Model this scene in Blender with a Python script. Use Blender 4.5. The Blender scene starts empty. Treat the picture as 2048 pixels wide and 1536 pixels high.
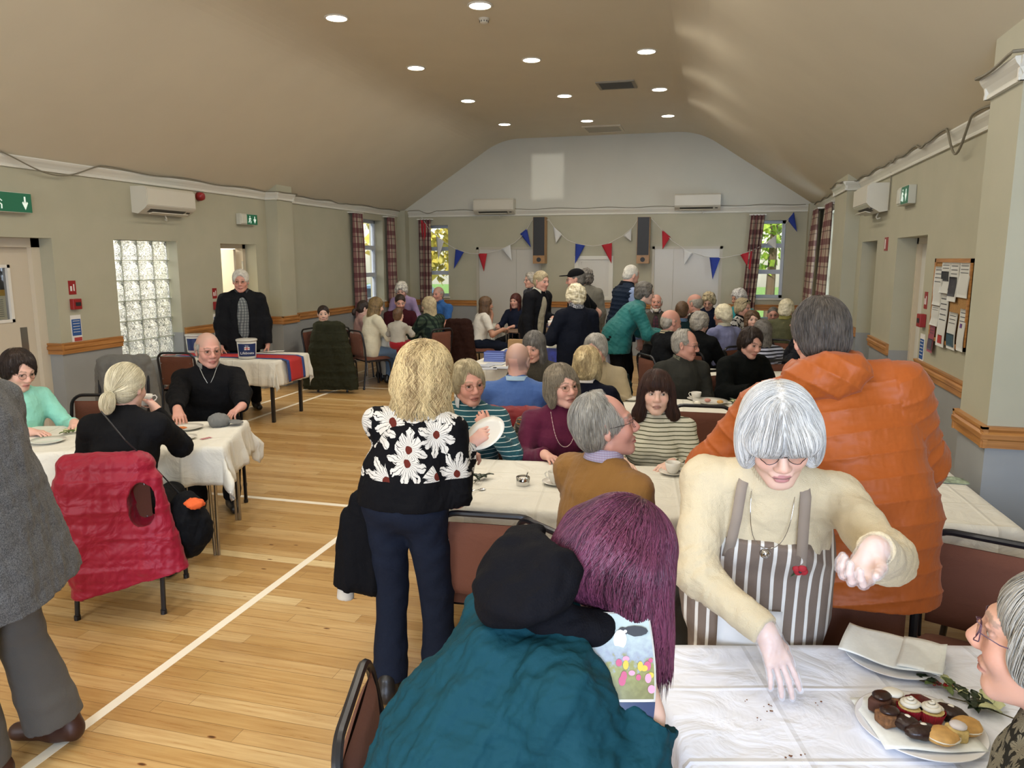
import bpy, math, random
import numpy as np
from mathutils import Vector, Matrix, Euler
SC = bpy.context.scene
COL = SC.collection
random.seed(7)
RNG = np.random.RandomState(11)

# ---------------------------------------------------------------- camera, world, light, exposure
F = 1510.6; PITCH = math.radians(9.437); YAW = math.radians(14.963); H = 1.92
CP, SP, CY, SY = math.cos(PITCH), math.sin(PITCH), math.cos(YAW), math.sin(YAW)
XL, XR, YB, YF = -6.46, 1.73, 15.1, -2.6        # room walls
ZC, ZT = 2.78, 4.27                              # cornice, flat ceiling
cam = bpy.data.objects.new('camera', bpy.data.cameras.new('camera'))
COL.objects.link(cam)
cam.data.sensor_width = 36.0
cam.data.lens = F / 2048 * 36.0
cam.data.clip_start = 0.05
cam.location = (0, 0, H)
cam.rotation_euler = (math.pi / 2 - PITCH, 0, YAW)
SC.camera = cam
SC.view_settings.view_transform = 'Standard'
SC.view_settings.look = 'None'
SC.view_settings.gamma = 1.0
SC.view_settings.use_curve_mapping = False
SC.view_settings.exposure = 0.28
SC.cycles.max_bounces = 6
SC.cycles.diffuse_bounces = 4
SC.cycles.transparent_max_bounces = 12
SC.cycles.sample_clamp_indirect = 6.0

W = bpy.data.worlds.new('world'); SC.world = W; W.use_nodes = True
wn = W.node_tree; wn.nodes.clear()
wo = wn.nodes.new('ShaderNodeOutputWorld'); wb = wn.nodes.new('ShaderNodeBackground')
sky = wn.nodes.new('ShaderNodeTexSky')
sky.sky_type = 'NISHITA'; sky.sun_disc = False; sky.sun_elevation = math.radians(28); sky.sun_rotation = math.radians(150)
wb.inputs[1].default_value = 0.22
wn.links.new(sky.outputs[0], wb.inputs[0]); wn.links.new(wb.outputs[0], wo.inputs[0])

def light(name, kind, loc, rot, energy, color, **kw):
    d = bpy.data.lights.new(name, kind); d.energy = energy; d.color = color
    for k, v in kw.items(): setattr(d, k, v)
    o = bpy.data.objects.new(name, d); COL.objects.link(o); o.location = loc; o.rotation_euler = rot
    return o
# outdoor sun, falls on the lawn and trees outside
light('sun', 'SUN', (0, 0, 20), (math.radians(58), 0, math.radians(-28)), 4.0, (1, .95, .86), angle=0.01)
# daylight entering by the windows (one lamp in each opening, pointing inwards)
DAY = (.72, .84, 1.0)
light('daylight_right_window', 'AREA', (XR + .28, 13.2, 1.9), (0, math.radians(90), 0), 60, DAY, shape='RECTANGLE', size=1.4, size_y=1.2)
# added spot standing in for reflected sun, makes the back gable's bright patch
_s = Vector((-3.0, -22, 3.3)); _d = Vector((-3.28, YB, 3.52)) - _s
light('gable_patch_spot', 'SPOT', _s, _d.to_track_quat('-Z', 'Y').to_euler(), 9000, (1, .97, .9), spot_size=math.radians(2.6), spot_blend=.1, shadow_soft_size=.05)
# the two tall windows of the front wall, behind the photographer
light('daylight_front_window', 'AREA', (-3.9, YF + .02, 2.0), (math.radians(90), 0, 0), 130, (.84, .90, 1.0), shape='RECTANGLE', size=1.6, size_y=1.8)
light('daylight_front_window', 'AREA', (.45, YF + .02, 2.0), (math.radians(90), 0, 0), 250, (.60, .74, 1.0), shape='RECTANGLE', size=1.6, size_y=1.8)

# ---------------------------------------------------------------- pixel -> place
def ray(px, py):
    u = (px - 1024) / F; v = (py - 768) / F
    fw = CP - v * SP; dn = SP + v * CP
    return Vector((u * CY - fw * SY, u * SY + fw * CY, -dn))
CAMP = Vector((0, 0, H))
def atz(px, py, z): r = ray(px, py); return CAMP + r * ((z - H) / r.z)
def atx(px, py, x): r = ray(px, py); return CAMP + r * (x / r.x)
def aty(px, py, y): r = ray(px, py); return CAMP + r * (y / r.y)

# ---------------------------------------------------------------- materials
def lin(c):
    if isinstance(c, str):
        c = [int(c[i:i + 2], 16) / 255 for i in (0, 2, 4)]
    return tuple((x / 12.92 if x <= .04045 else ((x + .055) / 1.055) ** 2.4) for x in c[:3]) + (1,)
MATS = {}
def newmat(name):
    m = bpy.data.materials.new(name); m.use_nodes = True
    return m, m.node_tree, m.node_tree.nodes['Principled BSDF']
def nd(t, kind, **kw):
    n = t.nodes.new(kind)
    for k, v in kw.items():
        if k.startswith('i_'):
            key = k[2:]; n.inputs[int(key) if key.isdigit() else key].default_value = v
        else: setattr(n, k, v)
    return n
def mixrgb(t, a, b, fac, blend='MIX'):
    n = t.nodes.new('ShaderNodeMix'); n.data_type = 'RGBA'; n.blend_type = blend
    for sock, v in ((n.inputs[6], a), (n.inputs[7], b), (n.inputs[0], fac)):
        if hasattr(v, 'links') or isinstance(v, bpy.types.NodeSocket): t.links.new(v, sock)
        else: sock.default_value = v
    return n.outputs[2]
def mathn(t, op, a, b=None, c=None):
    n = t.nodes.new('ShaderNodeMath'); n.operation = op
    for i, v in enumerate((a, b, c)):
        if v is None: continue
        if isinstance(v, bpy.types.NodeSocket): t.links.new(v, n.inputs[i])
        else: n.inputs[i].default_value = v
    return n.outputs[0]
def objco(t): return nd(t, 'ShaderNodeTexCoord').outputs['Object']
def sepxyz(t, v):
    n = nd(t, 'ShaderNodeSeparateXYZ'); t.links.new(v, n.inputs[0]); return n.outputs
def noise(t, scale, detail=3, vec=None, rough=.5):
    n = nd(t, 'ShaderNodeTexNoise'); n.inputs['Scale'].default_value = scale; n.inputs['Detail'].default_value = detail
    n.inputs['Roughness'].default_value = rough
    t.links.new(vec if vec is not None else objco(t), n.inputs['Vector']); return n.outputs[0]
def bump(t, b, height, strength=.3, dist=.01):
    n = nd(t, 'ShaderNodeBump'); n.inputs['Strength'].default_value = strength; n.inputs['Distance'].default_value = dist
    t.links.new(height, n.inputs['Height']); t.links.new(n.outputs[0], b.inputs['Normal'])
def ramp(t, fac, stops):
    n = nd(t, 'ShaderNodeValToRGB'); cr = n.color_ramp
    while len(cr.elements) < len(stops): cr.elements.new(.5)
    for e, (p, c) in zip(cr.elements, stops): e.position = p; e.color = lin(c) if isinstance(c, str) else c
    t.links.new(fac, n.inputs[0]); return n.outputs[0]

def M(name, color, rough=.6, metal=0, nz=0, nscale=30, bmp=0, bscale=200, spec=.5, emit=0, sheen=0, trans=0):
    """plain material with optional mottling and bump"""
    if name in MATS: return MATS[name]
    m, t, b = newmat(name); MATS[name] = m
    c = lin(color)
    b.inputs['Roughness'].default_value = rough; b.inputs['Metallic'].default_value = metal
    b.inputs['Specular IOR Level'].default_value = spec
    if nz:
        f = noise(t, nscale, 4)
        lo = tuple(x * (1 - nz) for x in c[:3]) + (1,); hi = tuple(min(1, x * (1 + nz)) for x in c[:3]) + (1,)
        t.links.new(ramp(t, f, [(.3, lo), (.7, hi)]), b.inputs['Base Color'])
    else: b.inputs['Base Color'].default_value = c
    if bmp: bump(t, b, noise(t, bscale, 2), bmp, .004)
    if emit:
        b.inputs['Emission Color'].default_value = c; b.inputs['Emission Strength'].default_value = emit
    if sheen: b.inputs['Sheen Weight'].default_value = sheen
    if trans: b.inputs['Transmission Weight'].default_value = trans
    return m

# ---------------------------------------------------------------- mesh building
class MB:
    def __init__(s): s.v = []; s.f = []; s.m = []; s.cur = 0
    def add(s, vs, fs):
        o = len(s.v); s.v += [tuple(v) for v in vs]
        for f in fs: s.f.append(tuple(i + o for i in f)); s.m.append(s.cur)
        return s
    def box(s, c, d, rz=0, mat=None):
        x, y, z = (d[0] / 2, d[1] / 2, d[2] / 2); R = mat or Matrix.Rotation(rz, 3, 'Z'); c = Vector(c)
        vs = [c + R @ Vector((i * x, j * y, k * z)) for k in (-1, 1) for i, j in ((-1, -1), (1, -1), (1, 1), (-1, 1))]
        return s.add(vs, [(3, 2, 1, 0), (4, 5, 6, 7), (0, 1, 5, 4), (1, 2, 6, 5), (2, 3, 7, 6), (3, 0, 4, 7)])
    def bbox(s, a, b): # two corners
        a, b = Vector(a), Vector(b); return s.box((a + b) / 2, [abs(x) for x in (b - a)])
    def rbox(s, c, d, r=.01, n=3, rz=0):
        """box with rounded vertical corners and softened top and bottom edges"""
        R = Matrix.Rotation(rz, 3, 'Z'); c = Vector(c); hx, hy, hz = d[0] / 2, d[1] / 2, d[2] / 2
        rings = []
        prof = [(-hz, r * .8), (-hz + r * .25, r * .2), (-hz + r * .8, 0), (hz - r * .8, 0), (hz - r * .25, r * .2), (hz, r * .8)]
        for z, ins in prof:
            ring = []
            for qx, qy, a0 in ((1, 1, 0), (-1, 1, 90), (-1, -1, 180), (1, -1, 270)):
                for k in range(n + 1):
                    a = math.radians(a0 + 90 * k / n)
                    ring.append(c + R @ Vector((qx * (hx - r) + math.cos(a) * (r - ins), qy * (hy - r) + math.sin(a) * (r - ins), z)))
            rings.append(ring)
        m = len(rings[0]); vs = [v for q in rings for v in q]; fs = []
        for i in range(len(rings) - 1):
            for j in range(m): fs.append((i * m + j, i * m + (j + 1) % m, (i + 1) * m + (j + 1) % m, (i + 1) * m + j))
        fs.append(tuple(range(m - 1, -1, -1))); fs.append(tuple(range((len(rings) - 1) * m, len(rings) * m)))
        return s.add(vs, fs)
    def tube(s, pts, r, n=8, closed=False, cap=True, flat=1.0):
        P = [Vector(p) for p in pts]; k = len(P)
        rs = r if isinstance(r, (list, tuple)) else [r] * k
        vs = []; up = None
        for i, p in enumerate(P):
            if closed: t = P[(i + 1) % k] - P[i - 1]
            else: t = P[min(i + 1, k - 1)] - P[max(i - 1, 0)]
            if t.length < 1e-9: t = Vector((0, 0, 1))
            t.normalize()
            if up is None:
                up = Vector((0, 0, 1)) if abs(t.z) < .9 else Vector((1, 0, 0))
            a = up - t * up.dot(t)
            if a.length < 1e-6: a = t.orthogonal()
            a.normalize(); b = t.cross(a); up = a
            for j in range(n):
                w = 2 * math.pi * j / n; vs.append(p + (a * math.cos(w) * flat + b * math.sin(w)) * rs[i])
        fs = []
        for i in range(k if closed else k - 1):
            i2 = (i + 1) % k
            for j in range(n): fs.append((i * n + j, i * n + (j + 1) % n, i2 * n + (j + 1) % n, i2 * n + j))
        if cap and not closed:
            fs.append(tuple(range(n - 1, -1, -1))); fs.append(tuple(range((k - 1) * n, k * n)))
        return s.add(vs, fs)
    def cyl(s, c, r, h, n=20, axis='Z', r2=None):
        c = Vector(c); d = {'X': Vector((1, 0, 0)), 'Y': Vector((0, 1, 0)), 'Z': Vector((0, 0, 1))}[axis] * (h / 2)
        return s.tube([c - d, c + d], [r, r if r2 is None else r2], n)
    def lathe(s, c, prof, n=24, rot=None):
        c = Vector(c); R = rot or Matrix.Identity(3); vs = []; fs = []; k = len(prof)
        for (r, z) in prof:
            for j in range(n):
                w = 2 * math.pi * j / n; vs.append(c + R @ Vector((r * math.cos(w), r * math.sin(w), z)))
        for i in range(k - 1):
            for j in range(n): fs.append((i * n + j, i * n + (j + 1) % n, (i + 1) * n + (j + 1) % n, (i + 1) * n + j))
        if prof[0][0] > 1e-4: fs.append(tuple(range(n - 1, -1, -1)))
        if prof[-1][0] > 1e-4: fs.append(tuple(range((k - 1) * n, k * n)))
        return s.add(vs, fs)
    def ell(s, c, r, n=12, R=None):
        c = Vector(c); R = R or Matrix.Identity(3); vs = []; fs = []; k = n // 2 + 1
        for i in range(k):
            a = math.pi * i / (k - 1)
            for j in range(n):
                w = 2 * math.pi * j / n
                vs.append(c + R @ Vector((r[0] * math.sin(a) * math.cos(w), r[1] * math.sin(a) * math.sin(w), r[2] * math.cos(a))))
        for i in range(k - 1):
            for j in range(n): fs.append(((i + 1) * n + j, (i + 1) * n + (j + 1) % n, i * n + (j + 1) % n, i * n + j))
        return s.add(vs, fs)
    def sheet(s, fn, nu, nv, thick=0, flip=False):
        """grid surface fn(u,v)->point, optionally thickened along its normals"""
        G = [[Vector(fn(i / nu, j / nv)) for j in range(nv + 1)] for i in range(nu + 1)]
        def put(off, rev):
            vs = []
            for i in range(nu + 1):
                for j in range(nv + 1):
                    if off:
                        a = G[min(i + 1, nu)][j] - G[max(i - 1, 0)][j]; b = G[i][min(j + 1, nv)] - G[i][max(j - 1, 0)]
                        n = a.cross(b); n = n.normalized() if n.length > 1e-12 else Vector((0, 0, 1))
                        vs.append(G[i][j] + n * off)
                    else: vs.append(G[i][j])
            fs = []
            for i in range(nu):
                for j in range(nv):
                    q = (i * (nv + 1) + j, (i + 1) * (nv + 1) + j, (i + 1) * (nv + 1) + j + 1, i * (nv + 1) + j + 1)
                    fs.append(q[::-1] if rev else q)
            return vs, fs
        a, fa = put(thick, flip); s.add(a, fa)
        if thick:
            o1 = len(s.v) - len(a); b, fb = put(0, not flip); s.add(b, fb); o2 = len(s.v) - len(b)
            m = nv + 1
            edge = [i * m for i in range(nu + 1)] + [nu * m + j for j in range(1, m)] + [i * m + nv for i in range(nu - 1, -1, -1)] + [j for j in range(nv - 1, -1, -1)]
            for p, q in zip(edge, edge[1:]): s.f.append((o1 + p, o2 + p, o2 + q, o1 + q)); s.m.append(s.cur)
        return s
    def prism(s, poly, a, b, axis='Y'):
        """polygon (u,w) extruded between a and b on an axis; u,w are the other two coordinates in order"""
        def P(u, w, t): return {'X': (t, u, w), 'Y': (u, t, w), 'Z': (u, w, t)}[axis]
        n = len(poly); vs = [P(u, w, a) for u, w in poly] + [P(u, w, b) for u, w in poly]
        fs = [tuple(range(n))[::-1], tuple(range(n, 2 * n))] + [(i, (i + 1) % n, n + (i + 1) % n, n + i) for i in range(n)]
        return s.add(vs, fs)
    def build(s, name, mat, parent=None, smooth=False, loc=None, rot=None):
        me = bpy.data.meshes.new(name); me.from_pydata(s.v, [], s.f); me.update()
        for m in (mat if isinstance(mat, (list, tuple)) else [mat]): me.materials.append(m)
        if any(s.m): me.polygons.foreach_set('material_index', s.m)
        if smooth:
            me.polygons.foreach_set('use_smooth', [True] * len(me.polygons))
            if smooth != 'all':
                try: me.set_sharp_from_angle(angle=math.radians(38))
                except Exception: pass
        o = bpy.data.objects.new(name, me); COL.objects.link(o)
        if parent is not None: o.parent = parent
        if loc is not None: o.location = loc
        if rot is not None: o.rotation_euler = rot
        return o
def tag(o, label=None, cat=None, group=None, kind=None):
    if label: o['label'] = label
    if cat: o['category'] = cat
    if group: o['group'] = group
    if kind: o['kind'] = kind
    return o
def thing(name, label, cat, loc=(0, 0, 0), rz=0, group=None):
    o = bpy.data.objects.new(name, None); COL.objects.link(o); o.location = loc; o.rotation_euler = (0, 0, rz)
    o.empty_display_size = .1
    return tag(o, label, cat, group)
def struct(o): o['kind'] = 'structure'; return o
def copytree(o, parent=None):
    c = o.copy(); COL.objects.link(c); c.parent = parent
    for ch in list(o.children): copytree(ch, c)
    return c
def textobj(body, size, mat, parent, loc, rot, name='lettering', align='CENTER', ext=.0006):
    cu = bpy.data.curves.new(name, 'FONT'); cu.body = body; cu.size = size; cu.align_x = align; cu.align_y = 'CENTER'; cu.extrude = ext
    cu.materials.append(mat)
    tmp = bpy.data.objects.new(name, cu); COL.objects.link(tmp); bpy.context.view_layer.update()
    me = bpy.data.meshes.new_from_object(tmp.evaluated_get(bpy.context.evaluated_depsgraph_get())); bpy.data.objects.remove(tmp)
    o = bpy.data.objects.new(name, me); COL.objects.link(o); o.parent = parent; o.location = loc; o.rotation_euler = rot
    return o
# ================================================================ SETTING
def wall_material():
    m, t, b = newmat('painted_wall')
    z = sepxyz(t, objco(t))[2]
    n = noise(t, 3.0, 3)
    up = ramp(t, n, [(.3, 'a6a38c'), (.7, 'aca891')]); lo = ramp(t, n, [(.3, '8d8f8d'), (.7, '939593')])
    g = mathn(t, 'GREATER_THAN', z, 1.0)
    t.links.new(mixrgb(t, lo, up, g), b.inputs['Base Color']); b.inputs['Roughness'].default_value = .55
    bump(t, b, noise(t, 90, 3), .08, .003)
    return m
WALL = wall_material()
WHITE = M('white_paint', 'c9c7bd', .45)
TRIMW = M('trim_white', 'd2d0c4', .4)
CEIL = M('ceiling_paint', 'd0c7b0', .8, nz=.02, nscale=2)
def floor_material():
    m, t, b = newmat('pine_floor')
    co = objco(t)
    br = nd(t, 'ShaderNodeTexBrick', offset=.37, offset_frequency=2, squash=1.0)
    for k, v in (('Scale', 1.0), ('Mortar Size', .0011), ('Mortar Smooth', .1), ('Bias', 0.0), ('Brick Width', 1.45), ('Row Height', .088)): br.inputs[k].default_value = v
    br.inputs['Color1'].default_value = (0, 0, 0, 1); br.inputs['Color2'].default_value = (1, 1, 1, 1); br.inputs['Mortar'].default_value = (.5, .5, .5, 1)
    # wobble the board ends so that rows differ
    xyz = sepxyz(t, co); row = mathn(t, 'FLOOR', mathn(t, 'DIVIDE', xyz[1], .088))
    wn_ = nd(t, 'ShaderNodeTexWhiteNoise', noise_dimensions='1D'); t.links.new(row, wn_.inputs['W'])
    cmb = nd(t, 'ShaderNodeCombineXYZ'); t.links.new(mathn(t, 'ADD', xyz[0], mathn(t, 'MULTIPLY', wn_.outputs[0], 1.45)), cmb.inputs[0])
    t.links.new(xyz[1], cmb.inputs[1]); t.links.new(cmb.outputs[0], br.inputs['Vector'])
    base = ramp(t, br.outputs['Color'], [(0, 'ae8852'), (.35, 'ba955c'), (.7, 'c29f69'), (.97, 'c8a873'), (.99, 'e0cb9a')])
    mp = nd(t, 'ShaderNodeMapping'); mp.inputs['Scale'].default_value = (1.2, 26, 1); t.links.new(cmb.outputs[0], mp.inputs[0])
    g = noise(t, 2.2, 5, mp.outputs[0], .6)
    grain = ramp(t, g, [(.35, 'c8a878'), (.6, 'ffffff')])
    c1 = mixrgb(t, base, grain, .45, 'MULTIPLY')
    mk = nd(t, 'ShaderNodeMapping'); mk.inputs['Scale'].default_value = (2.6, 7.0, 1); t.links.new(cmb.outputs[0], mk.inputs[0])
    vo = nd(t, 'ShaderNodeTexVoronoi'); vo.inputs['Scale'].default_value = 1.35; t.links.new(mk.outputs[0], vo.inputs['Vector'])
    knot = ramp(t, vo.outputs['Distance'], [(0.03, '4a2c12'), (.055, 'a07040'), (.085, 'ffffff')])
    c2 = mixrgb(t, c1, knot, .9, 'MULTIPLY')
    c3 = mixrgb(t, c2, lin('5a3d1c'), mathn(t, 'MULTIPLY', br.outputs['Fac'], .8))
    t.links.new(c3, b.inputs['Base Color']); b.inputs['Roughness'].default_value = .27
    t.links.new(mathn(t, 'ADD', .2, mathn(t, 'MULTIPLY', g, .2)), b.inputs['Roughness'])
    bump(t, b, mathn(t, 'SUBTRACT', 1.0, br.outputs['Fac']), .25, .002)
    return m
def pine_trim():
    m, t, b = newmat('varnished_pine')
    mp = nd(t, 'ShaderNodeMapping'); mp.inputs['Scale'].default_value = (1.5, 1.5, 30); t.links.new(objco(t), mp.inputs[0])
    g = noise(t, 2.0, 4, mp.outputs[0])
    t.links.new(ramp(t, g, [(.3, '93602f'), (.7, 'b98246')]), b.inputs['Base Color']); b.inputs['Roughness'].default_value = .35
    return m
PINE = pine_trim()
LINE = M('floor_line_paint', 'ece2cc', .4)

mb = MB(); mb.bbox((XL - .6, YF - .3, -.12), (XR + .6, YB + .6, 0)); struct(mb.build('floor', floor_material()))

def wall(name, axis, pos, u0, u1, z1, holes, thick, out):
    """wall with openings. axis 'X': plane x=pos, u is y. holes (u0,u1,z0,z1). out = +1/-1 the outer side"""
    us = sorted({u0, u1, *[h[0] for h in holes], *[h[1] for h in holes]}); zs = sorted({0, z1, *[h[2] for h in holes], *[h[3] for h in holes]})
    mb = MB()
    def P(u, z, d): return (pos + out * d, u, z) if axis == 'X' else (u, pos + out * d, z)
    for a, b in zip(us, us[1:]):
        for c, d in zip(zs, zs[1:]):
            m_, n_ = (a + b) / 2, (c + d) / 2
            if any(h[0] < m_ < h[1] and h[2] < n_ < h[3] for h in holes): continue
            for dd in (0, thick):
                mb.add([P(a, c, dd), P(b, c, dd), P(b, d, dd), P(a, d, dd)], [(0, 1, 2, 3)])
    for h in holes:
        for (p, q) in (((h[0], h[2]), (h[0], h[3])), ((h[1], h[2]), (h[1], h[3])), ((h[0], h[3]), (h[1], h[3])), ((h[0], h[2]), (h[1], h[2]))):
            if p[1] == 0 and q[1] == 0: continue
            mb.add([P(*p, 0), P(*q, 0), P(*q, thick), P(*p, thick)], [(0, 1, 2, 3)])
    return struct(mb.build(name, WALL))

def yl(px, py=480): return atx(px, py, XL).y
def yr(px, py=480): return atx(px, py, XR).y
D1 = (4.75, yl(103)); GB = (yl(226), yl(353)); D2 = (yl(440), yl(511)); LW = (13.32, 14.18)
wall('wall_left', 'X', XL, YF, YB, 2.86, [(D1[0], D1[1], 0, 2.12), (GB[0], GB[1], .72, 2.13), (D2[0], D2[1], 0, 2.12), (LW[0], LW[1], 1.06, 2.66)], .3, -1)
O1 = (yr(1755), yr(1725)); O2 = (yr(1855), yr(1795)); RW = (12.55, 13.85)
wall('wall_right', 'X', XR, YF, YB, 2.86, [(O1[0], O1[1], 0, 2.12), (O2[0], O2[1], 0, 2.12), (RW[0], RW[1], 1.06, 2.66)], .3, 1)
BW1 = (-6.02, -5.41); BW2 = (.70, 1.22)
wall('wall_back', 'Y', YB, XL, XR, 2.86, [(BW1[0], BW1[1], 1.1, 2.6), (BW2[0], BW2[1], 1.15, 2.62), (.72, 1.4, .80, .98)], .3, 1)
wall('wall_front', 'Y', YF, XL, XR, 2.86, [(-4.7, -3.1, 1.1, 2.6), (-.35, 1.25, 1.1, 2.6)], .3, -1)
CL, CR = -4.25, -.42
def _arc(c, w, n=10):   # rounded knee between slope and flat ceiling
    a = Vector((w[0] - c[0], w[1] - c[1])).normalized() * .4; o = []
    for i in range(n + 1):
        t = i / n; p0 = Vector(c) + a; p2 = Vector(c) + Vector((.4 if w[0] < c[0] else -.4, 0)); q = p0 * (1 - t) ** 2 + Vector(c) * 2 * t * (1 - t) + p2 * t * t; o.append((q.x, q.y))
    return o
ARC = _arc((CL, ZT), (XL, 2.86)) + _arc((CR, ZT), (XR, 2.86))[::-1]
GP = M('gable_paint', 'c2c1b4', .6, nz=.02, nscale=2)
mb = MB(); mb.prism([(XL, 2.86), (XR, 2.86), *ARC[::-1]], YB, YB + .3, 'Y'); struct(mb.build('wall_back_gable', GP))
mb = MB(); h0, h1, g0, g1 = -3.33, -2.99, 3.19, 3.64      # opening added to give the spot's patch its shape
al = [p for p in ARC if p[0] < h0]; ar = [p for p in ARC if p[0] > h1]
for poly in ([(XL, 2.86), (h0, 2.86), (h0, ZT)] + al[::-1], [(h1, 2.86), (XR, 2.86)] + ar[::-1] + [(h1, ZT)], [(h0, 2.86), (h1, 2.86), (h1, g0), (h0, g0)], [(h0, g1), (h1, g1), (h1, ZT), (h0, ZT)]): mb.prism(poly, YF, YF - .3, 'Y')
struct(mb.build('wall_front_gable', GP))
mb = MB()
mb.prism([(XL - .3, 2.70), (XL, 2.86), *ARC, (XR, 2.86), (XR + .3, 2.70), (XR + .3, 2.95), (CR + .1, ZT + .2), (CL - .1, ZT + .2), (XL - .3, 2.95)], YF - .3, YB + .3, 'Y')
struct(mb.build('ceiling', CEIL))

# cornices (moulded white trim with a lower bead) and pine dado rails, in runs between openings
def rail(name, pts, prof, mat):
    """profile (offset from wall, z) swept along wall points (x,y,nx,ny)"""
    mb = MB()
    for (a, b, n) in pts:
        k = len(prof); vs = []
        for p in (a, b):
            for (o, z) in prof: vs.append((p[0] + n[0] * o, p[1] + n[1] * o, z))
        fs = [(i, (i + 1) % k, k + (i + 1) % k, k + i) for i in range(k)] + [tuple(range(k))[::-1], tuple(range(k, 2 * k))]
        mb.add(vs, fs)
    return struct(mb.build(name, mat))
CORN = [(0, 2.77), (.022, 2.77), (.022, 2.785), (.012, 2.80), (.03, 2.83), (.046, 2.85), (.055, 2.868), (.055, 2.880), (0, 2.884)]
DADO = [(0, .945), (.022, .945), (.022, .985), (.034, .995), (.034, 1.02), (.022, 1.03), (.03, 1.045), (.03, 1.058), (0, 1.06)]
# pilasters
PLY = (atx(532, 450, XL).y, atx(586, 450, -6.26).y); PLX = -6.26
PRY = (atx(1722, 400, XR).y, 11.6); PRX = 1.56
BPX = 1.40; BPY = (4.36, atx(1922, 800, 1.40).y)
def pilaster(name, x0, x1, y0, y1, top):
    mb = MB(); mb.bbox((x0, y0, 0), (x1, y1, top)); return struct(mb.build(name, WALL))
pilaster('wall_left_pilaster', XL, PLX, PLY[0], PLY[1], 3.0)
pilaster('wall_right_pilaster_far', PRX, XR, PRY[0], PRY[1], 2.98)
pilaster('wall_right_pilaster_near', BPX, XR, BPY[0], BPY[1], 3.08)
pilaster('wall_back_corner_pier', 1.58, XR, 14.85, YB, 2.9)
pilaster('wall_back_corner_boxing', XL, -6.28, 14.9, YB, 2.9)
def side_runs(x, n, y0, y1, gaps, pil):
    """wall runs along Y with pilasters stepping out; gaps removed"""
    out = []
    cuts = sorted([(a, b, 'gap', None) for a, b in gaps] + [(a, b, 'pil', px) for a, b, px in pil])
    y = y0
    for a, b, kd, px in cuts:
        if a > y: out.append(((x, y), (x, a), (n, 0)))
        if kd == 'pil':
            out.append(((px, a - .03), (px, b + .03), (n, 0)))
            out.append(((x, a), (px + n * .03, a), (0, -1))); out.append(((x, b), (px + n * .03, b), (0, 1)))
        y = b
    out.append(((x, y), (x, y1), (n, 0)))
    return out
rail('trim_1', side_runs(XL, 1, YF, YB, [], [(*PLY, PLX)]), CORN, TRIMW)
rail('trim_2', side_runs(XR, -1, YF, YB, [], [(*PRY, PRX), (*BPY, BPX)]), CORN, TRIMW)
rail('trim_3', [((XL, YB), (XR, YB), (0, -1)), ((XL, YF), (XR, YF), (0, 1))], CORN, TRIMW)
rail('trim_4', side_runs(XL, 1, YF, YB, [(D1[0] - .1, D1[1]), (GB[0] - .0, GB[1] + .03), (D2[0] - .02, D2[1]), (LW[0], LW[1])], [(*PLY, PLX)]) + [((XL - .2, D1[1]), (XL + .03, D1[1]), (0, -1))], DADO, PINE)
rail('trim_5', side_runs(XR, -1, YF, YB, [(*O2,), (*O1,), (RW[0], RW[1])], [(*PRY, PRX), (*BPY, BPX)]), DADO, PINE)
xd = lambda px: aty(px, 500, YB).x
HD1 = (xd(958), xd(958) + 1.27); HD2 = (xd(1310), xd(1440)); HT = (xd(1155), xd(1222))
rail('trim_6', [((XL, YB), (HD1[0] - .05, YB), (0, -1)), ((HD1[1] + .05, YB), (HD2[0] - .05, YB), (0, -1)), ((HD2[1] + .05, YB), (XR, YB), (0, -1))], DADO, PINE)
mb = MB()
for a, b in ((YF, D1[0]), (D1[1], GB[0]), (GB[1], D2[0]), (D2[1], PLY[0]), (PLY[1], YB)): mb.bbox((XL, a, 0), (XL + .018, b, .13))
struct(mb.build('baseboard_left', M('grey_skirting', '8b8a84', .4)))
mb = MB()
for a, b in ((YF, BPY[0]), (BPY[1], O2[0]), (O2[1], O1[0]), (O1[1], PRY[0]), (PRY[1], YB)): mb.bbox((XR - .018, a, 0), (XR, b, .13))
struct(mb.build('baseboard_right', MATS['grey_skirting']))

# floor court lines (painted tape, laid on the boards)
mb = MB()
for x0, x1, y0, y1 in ((-2.485, -2.435, YF, 13.2), (-5.375, -5.325, YF, 13.2), (-5.325, -2.485, 5.15, 5.2), (-5.845, -5.80, YF + .3, 14.2), (-5.80, 1.2, 10.24, 10.285)):
    mb.bbox((x0, y0, 0), (x1, y1, .0012))
struct(mb.build('floor_lines', LINE))

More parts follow.
